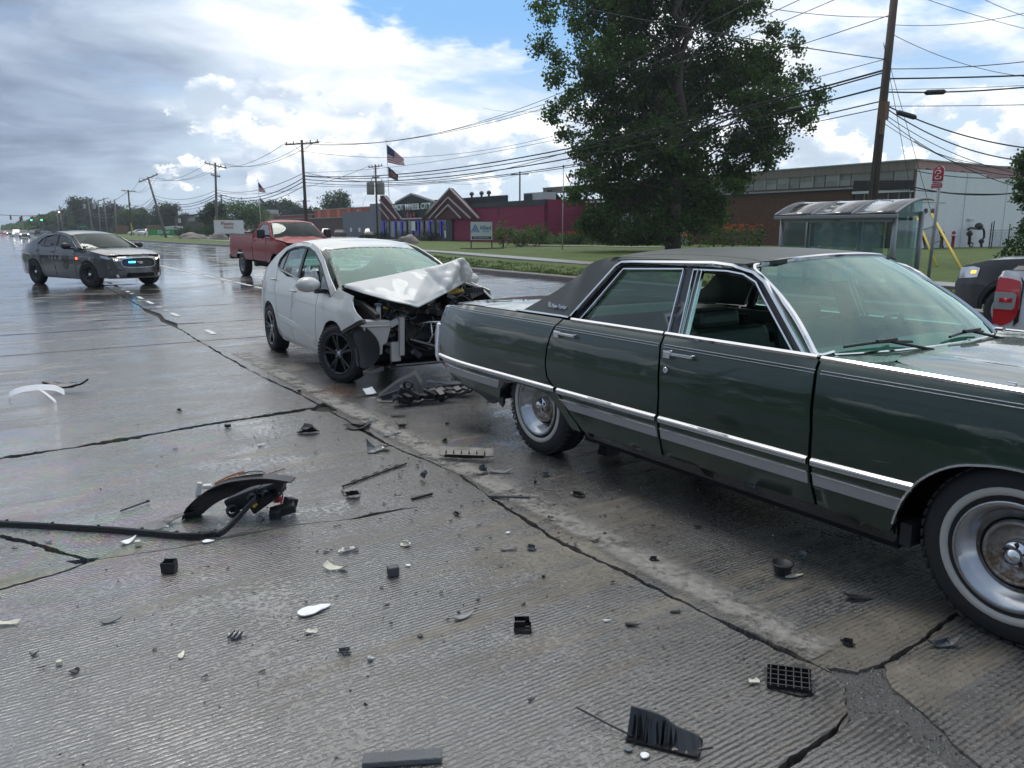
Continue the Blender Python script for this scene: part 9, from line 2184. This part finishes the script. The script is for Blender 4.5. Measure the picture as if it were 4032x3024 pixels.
m = MB(); m.box((0, 0, .035), (.14, .06, .05), rotm(10, -12, -20)); m.box((.05, .02, .06), (.07, .05, .06), rotm(0, 20, 10)); m.box((-.05, -.02, .02), (.04, .06, .05), rotm(0, 0, 30)); bevel(m.build('housing', 'black_plastic', cn), .005)
for j, mt in enumerate(('sign_red', 'white_shard', 'sign_red')): m = MB(); m.tube(smoothp([(0, .02 + j * .01, .06), (.02, .05, .12), (-.02 + j * .02, .10, .10), (-.05, .12, .14)], 4), .0025, 5); m.build('wire', mt, cn)
m = MB(); m.lathe([(.025, 0), (.025, .03), (.015, .04), (0, .04)], 12, 'Z', (.01, .14, .04)); m.build('bulb_holder', 'sign_red', cn)
# long black trim strip curling up at its end
ts = thing('trim_strip', 'very long black bumper trim strip running in from the left edge and curling up', 'trim strip', V_(0, 2075), 0, GRP)
P_ = [V_(-150, 2055), V_(0, 2073), V_(150, 2082), V_(300, 2092), V_(450, 2100), V_(588, 2110), V_(700, 2121), V_(775, 2124), V_(835, 2116)]
E_ = [V_(835, 2116) + RT * .05 + Vector((0, 0, .008)), V_(835, 2116) + RT * .10 + AW * .05 + Vector((0, 0, .05)), V_(835, 2116) + RT * .15 + AW * .10 + Vector((0, 0, .10)), V_(835, 2116) + RT * .20 + AW * .13 + Vector((0, 0, .15))]
line = smoothp([tuple(p - V_(0, 2075)) for p in P_ + E_], 5); m = MB(); vs = []; fs = []
for i, p in enumerate(line):
 p = Vector(p); q = Vector(line[min(i + 1, len(line) - 1)]) - Vector(line[max(i - 1, 0)]); n = Vector((-q.y, q.x, 0)).normalized(); w = .026 + .006 * math.sin(i * .3)
 for a, z in ((-.5, 0), (-.5, .030), (-.2, .036), (.1, .012), (.5, .010), (.5, 0)): vs.append(p + n * (a * w) + Vector((0, 0, z + .004)))
 if i:
  k = 6 * (i - 1)
  for j in range(6): fs.append((k + j, k + (j + 1) % 6, k + 6 + (j + 1) % 6, k + 6 + j))
fs += [(5, 4, 3, 2, 1, 0)]; m.add(vs, fs); m.build('strip', 'black_gloss', ts)
for i in range(6, len(line) - 16, 6): m = MB(); p = Vector(line[i]); m.box(p + Vector((0, .012, .036)), (.016, .01, .012)); m.build('clip', 'grey_plastic', ts)
# angled plate beside the strip
o = plate([(-.13, -.02), (-.10, .03), (-.02, .02), (.0, .05), (.12, .06), (.16, .03), (.05, .01), (.02, -.03), (-.06, -.01)], .004, .8, .4, .01, 3).build('fragment', 'black_gloss'); put(o, 655, 2068, 'angular black plate lying between the trim strip and the headlight unit', rz=-15, rx=8, ry=-6, dz=.01)
o = plate([(-.07, -.03), (-.07, .03), (.05, .04), (.09, -.01)], .004, .8, .4, .004, 9).build('fragment', 'smoked_plastic'); put(o, 600, 2092, 'small folded dark plate touching the trim strip', rz=-20, rx=14, ry=0, dz=.012)
m = MB(); m.tube([(-.07, -.045, .01), (.07, .055, .016)], .006, 6); m.box((.07, .055, .018), (.02, .02, .014)); o = m.build('fragment', 'grey_plastic'); put(o, 530, 2004, 'thin grey rod with a small head lying alone on the left slab', rz=-10)
m = MB(); m.box((-.02, 0, .04), (.03, .03, .08), rotm(0, 14, 20)); m.box((.03, 0, .05), (.05, .035, .025)); m.box((.05, 0, .03), (.02, .03, .05)); o = bevel(m.build('clip', 'white_plastic'), .004, 1); put(o, 798, 1950, 'white plastic clip just left of the headlight unit', rz=-20)
m = MB(); m.box((0, 0, .003), (.062, .05, .006)); m.box((0, .023, .03), (.062, .005, .055)); m.box((.03, 0, .03), (.004, .05, .055)); m.box((-.03, 0, .026), (.004, .05, .045), rotm(0, -8, 0)); m.box((0, -.024, .026), (.062, .004, .05)); o = bevel(m.build('fragment', 'black_plastic'), .003, 1); put(o, 668, 2254, 'small open black box standing on the near slab', rz=-30, rx=-4)
m = MB(); m.box((0, 0, .035), (.062, .004, .06)); m.box((-.045, -.03, .02), (.004, .05, .05), rotm(0, 10, 25));
m = MB(); m.box((0, 0, .024), (.055, .045, .048), rotm(0, 0, 20)); o = bevel(m.build('fragment', 'grey_plastic'), .008, 2); put(o, 1548, 2268, 'small dark grey cube with rounded corner on the near slab', rz=-30)
m = MB(); m.box((-.012, 0, .02), (.045, .004, .028)); m.box((-.02, .012, .02), (.003, .02, .028)); m.box((-.035, 0, .022), (.004, .05, .044)); m.box((.03, 0, .022), (.006, .05, .044)); m.box((0, .025, .022), (.07, .005, .044)); m.box((0, -.02, .006), (.07, .03, .012)); o = m.build('connector', 'black_gloss'); put(o, 2058, 2480, 'open black socket with bright slots in the centre foreground', rz=-30)
# white bumper corner with its black insert, far left
bc = thing('bumper_corner', 'white curved bumper corner with a hole standing on the wet slab at the left', 'bumper piece', V_(140, 1582), -R(20), GRP)
arcs = smoothp([(-.20, 0, .0), (-.22, .0, .09), (-.14, .02, .14), (.0, .05, .155), (.14, .08, .14), (.22, .10, .09)], 5)
m = MB(); sheet(m, [Vector(p) for p in arcs], [Vector(p) + Vector((.015, -.05, -.045)) for p in arcs], Vector((.004, .006, 0))); m.build('shell', 'white_shard', bc)
m = MB(); sheet(m, [Vector(p) for p in smoothp([(.0, .02, .13), (.08, -.02, .09), (.15, -.05, .03), (.18, -.06, .0)], 4)], [Vector(p) for p in smoothp([(.03, .04, .12), (.10, .0, .08), (.165, -.03, .03), (.19, -.05, .0)], 4)], Vector((.004, .006, 0))); m.build('rib', 'white_shard', bc)
o = plate([(-.20, -.04), (-.15, .05), (.0, .06), (.22, .03), (.20, -.02), (.0, -.05)], .02, 1.2, .2, .01, 5).build('fragment', 'black_gloss'); put(o, 262, 1544, 'flat black trim piece beside the white bumper corner', rz=-30, rx=10, dz=.05)
# heap under the nose of the wreck
m = MB(); L_ = [(-.22, -.05, .0), (-.24, .05, .05), (-.05, .10, .20), (.14, .12, .30), (.22, .04, .20), (.24, -.05, .04), (.05, -.10, .0)]
hp = [(Vector(p)) for p in L_]; c0 = Vector((.0, .02, .0)); vs = hp + [p + Vector((.0, -.12, -.03)) if p.z > .02 else p + Vector((0, -.06, 0)) for p in hp]; n = len(hp)
m.add(vs, [tuple(range(n)), tuple(reversed(range(n, 2 * n)))] + [(i, (i + 1) % n, n + (i + 1) % n, n + i) for i in range(n)]); m.box((.06, -.10, .10), (.14, .10, .12), rotm(10, 20, 10)); m.box((-.10, -.06, .06), (.2, .06, .06), rotm(0, -20, 0)); m.lathe([(.05, -.02), (.05, .03), (.035, .03), (.035, 0)], 14, 'Y', (.10, -.13, .19))
o = bevel(m.build('air_duct', 'duct_plastic'), .012, 2); o.scale = (.92, .92, .85); put(o, 1580, 1574, 'large torn dark grey air duct standing under the white wreck', rz=-35, dz=.004)
o = plate([(-.30, -.06), (-.26, .07), (-.05, .10), (.16, .06), (.30, .09), (.33, -.02), (.1, -.09), (-.12, -.07)], .02, .5, .0, .06, 8);
for q in range(7): o.box((-.22 + q * .08, -.0, .05), (.05, .10, .05 + .02 * (q % 3)), rotm(q * 9 % 25, q * 13 % 30 - 15, q * 17 % 40))
o = o.build('bumper_absorber', 'black_plastic'); put(o, 1662, 1590, 'jagged black bumper fragment right of the air duct', rz=-8, dz=.01)
o = plate([(-.28, -.05), (-.24, .05), (.0, .07), (.2, .05), (.3, .0), (.15, -.06)], .03, .6, .2, .05, 12)
for q in range(5): o.box((-.15 + q * .08, 0, .05), (.06, .07, .045), rotm(q * 11 % 20, q * 7 % 20 - 10, q * 23 % 50))
o = o.build('bumper_absorber', 'grey_plastic'); put(o, 1765, 1562, 'grey ribbed bumper fragment behind the jagged black one', rz=-18, rx=6, dz=.01)
o = plate([(-.26, -.03), (-.2, .04), (.1, .05), (.24, .03), (.28, -.03), (.05, -.05)], .012, .5, .1, .02, 15).build('fragment', 'grey_shard'); put(o, 1772, 1520, 'pale grey broken plate nearest the green bumper', rz=-28, rx=8, dz=.02)
o = plate([(-.05, -.04), (-.06, .04), (.04, .05), (.06, -.03)], .006, 3, .4, .002, 4).build('fragment', 'white_shard'); put(o, 1455, 1556, 'bright white square chip left of the air duct', rz=0, rx=40, dz=.03)
# slotted strip
m = MB(); a, b = V_(1348, 1921), V_(1600, 1830); d_ = b - a; L = d_.length
m.box((L / 2, 0, .007), (L, .012, .010))
for q in range(5):
 x = L * (.20 + q * .165); m.box((x - .018, .012, .007), (.006, .022, .010)); m.box((x + .018, .012, .007), (.006, .022, .010)); m.box((x, .022, .007), (.042, .006, .010))
o = m.build('slotted_strip', 'black_plastic'); o.location = (a.x, a.y, .004); o.rotation_euler = (0, 0, math.atan2(d_.y, d_.x)); tag(o, 'long black strip with five square loops lying left of the crack', 'debris', GRP)
for (a, b, w, mt, lb) in (((1620, 1970), (1702, 1950), .012, 'black_plastic', 'short dark stick right of the slotted strip'), ((1926, 1960), (2087, 1967), .012, 'smoked_plastic', 'long dark stick lying across the crack'), ((1005, 1885), (1122, 1850), .004, 'wire_black', 'thin black wire lying beyond the headlight unit')):
 a, b = V_(*a), V_(*b); d_ = b - a; m = MB(); m.box((d_.length / 2, 0, w / 2 + .002), (d_.length, w * 1.3, w), rotm(0, -1, 0)); o = m.build('fragment', mt); o.location = (a.x, a.y, .003); o.rotation_euler = (0, 0, math.atan2(d_.y, d_.x)); tag(o, lb, 'debris', GRP)
# grille corner by the crack
m = plate([(-.19, -.03), (-.20, .06), (.19, .05), (.20, -.02), (.1, -.03), (.05, -.05), (-.1, -.05)], .006, .8, 1.4, .004, 2)
for q in range(6): m.box((-.14 + q * .055, -.02, .02), (.004, .06, .03))
m.box((0, -.045, .02), (.28, .006, .03)); o = m.build('grille_corner', 'black_plastic'); put(o, 1834, 1812, 'black ribbed grille corner lying across the worn strip by the crack', rz=-40, rx=28, dz=.045)
# black ribbed grid near the patch
m = MB(); gp_ = [(-.085, -.07), (-.10, .05), (-.02, .065), (.0, .09), (.045, .10), (.05, .04), (.075, -.01), (.07, -.055), (.03, -.085)]
m = plate(gp_, .004, 0, 0, .002, 6)
for q in range(6): m.box((-.075 + q * .026, -.012, .014), (.004, .12, .020))
for q in range(5): m.box((-.012, -.06 + q * .027, .014), (.15, .004, .020))
o = m.build('ribbed_panel', 'black_plastic'); put(o, 3120, 2690, 'black ribbed grid panel lying by the asphalt filled corner', rz=-52, rx=6, ry=-3, dz=.006)
# bracket with rod in the foreground
bk = thing('bumper_bracket', 'big black ribbed bracket with a long thin tail at the bottom of the frame', 'bracket', V_(2600, 2920), -R(33 + 22), GRP); bk.scale = (.86, .86, .80)
m = MB(); pf = smoothp([(-.12, .105), (-.06, .10), (.0, .09), (.05, .06), (.12, .045), (.15, .02)], 3)
sheet(m, [Vector((x, .03, z)) for x, z in pf], [Vector((x, -.02 + .012 * math.sin(x * 60), .004)) for x, z in pf], Vector((.0, .006, .002)))
sheet(m, [Vector((x, -.02 + .012 * math.sin(x * 60), .004)) for x, z in pf], [Vector((x, -.055, .012)) for x, z in pf], Vector((0, .0, .004)))
m.build('plate', 'black_gloss', bk)
for x in (-.085, -.05, .005, .02): m = MB(); m.box((x, .0, .045), (.004, .05, .08), rotm(-20, 0, 0)); m.build('rib', 'black_gloss', bk)
m = MB(); m.tube([(-.34, .045, .03), (-.2, .0, .022), (-.1, -.025, .014)], .0045, 6); m.build('tail', 'black_gloss', bk)
m = MB(); m.tube([(.14, -.02, .02), (.19, -.005, .035)], .005, 6); m.build('pin', 'black_gloss', bk)
# cup, rubber block
cp = MB(); cp.lathe([(0, .004), (.034, .004), (.040, .012), (.044, .045), (.052, .048), (.052, .056), (.044, .056), (.039, .014), (0, .010)], 24, 'Z'); o = cp.build('cup_cap', 'black_plastic', smooth=True); put(o, 3078, 2262, 'round black plastic cup standing in the shade of the green car')
m = MB(); m.box((0, 0, .010), (.24, .05, .020)); o = bevel(m.build('rubber_block', 'block_rubber'), .004, 2); put(o, 1585, 3000, 'long dark grey rubber block cut by the bottom edge of the frame', rz=-27)
# crumbs nobody could count
rr = random.Random(11); m = MB()
def crumb(x, y, s):
 q = [Vector((rr.uniform(-1, 1), rr.uniform(-1, 1), 0)) * s for _ in range(3)]; z = s * rr.uniform(.3, 1.2); b = Vector((x, y, .003)); m.add([b + q[0], b + q[1], b + q[2], b + Vector((rr.uniform(-.3, .3) * s, rr.uniform(-.3, .3) * s, z))], [(0, 2, 1), (0, 1, 3), (1, 2, 3), (2, 0, 3)])
for _ in range(1500):
 c = rr.choice(((2.4, 6.2, 1.4, 1.2), (2.0, 4.6, 1.0, 1.2), (1.5, 3.2, 1.0, .9), (.9, 4.8, 1.2, .9), (3.3, 6.0, .8, .7), (2.6, 2.6, .8, .9), (.4, 2.9, .7, .7))); crumb(rr.gauss(c[0], c[2]), rr.gauss(c[1], c[3]), rr.uniform(.0016, .0062) if rr.random() < .9 else rr.uniform(.006, .011))
tag(m.build('plastic_crumbs', 'black_plastic'), 'fine black plastic crumbs strewn over the slabs between the cars', 'debris', kind='stuff')
m = MB()
for _ in range(360): crumb(rr.gauss(1.9, 1.1), rr.gauss(4.0, 1.5), rr.uniform(.0016, .005))
tag(m.build('glass_crumbs', 'white_shard'), 'tiny white and clear crumbs strewn over the slabs', 'debris', kind='stuff')
m = MB()
for _ in range(170):
 c = rr.choice(((2.4, 6.2, .9, .6), (2.3, 5.0, .6, .9), (2.2, 3.8, .6, .7), (1.6, 3.4, .9, .8), (3.2, 5.9, .6, .5), (1.0, 3.0, .9, .8))); x, y, s = rr.gauss(c[0], c[2]), rr.gauss(c[1], c[3]), rr.uniform(.007, .019); a = rr.random() * 6.3
 q = [Vector((math.cos(a + t_) * s * k_, math.sin(a + t_) * s * k_ * .55, .003 + rr.random() * s * .4)) for t_, k_ in ((0, 1), (1.4, .5), (2.6, .9), (3.9, .6), (5.2, .8))]; b = Vector((x, y, .002))
 m.add([b + v for v in q] + [b + v + Vector((0, 0, .003)) for v in q], [(4, 3, 2, 1, 0), (5, 6, 7, 8, 9)] + [(i, (i + 1) % 5, 5 + (i + 1) % 5, 5 + i) for i in range(5)])
tag(m.build('plastic_flakes', 'black_plastic'), 'small ragged black plastic flakes strewn along the crack', 'debris', kind='stuff')
m = MB()
for _ in range(900): t_ = rr.random(); crumb(-.3 + 2.5 * t_, interp(-.3 + 2.5 * t_, [-.3, .6, 1.5, 2.2], [6.41, 6.5, 6.66, 6.74]) + rr.gauss(0, .018), rr.uniform(.004, .012))
for v in m.v: v.z -= .018
tag(m.build('joint_litter', 'moss_dirt'), 'mossy dirt packed in the wide slab joint', 'dirt', kind='stuff')
# air: faint even haze, far things fade a little toward blue
hm_ = bpy.data.materials.new('haze'); hm_.use_nodes = True; t = NT(hm_.node_tree)
for nd in list(t.n): t.n.remove(nd)
pv_ = t.node('ShaderNodeVolumePrincipled'); pv_.inputs['Color'].default_value = (.80, .88, 1.0, 1); pv_.inputs['Density'].default_value = .00035; pv_.inputs['Anisotropy'].default_value = .3
t.l.new(pv_.outputs[0], t.node('ShaderNodeOutputMaterial').inputs['Volume']); MATS['haze'] = hm_
tag(boxo('haze', (-2600, -2600, -2.4), (2600, 4100, 30), 'haze'), kind='stuff')
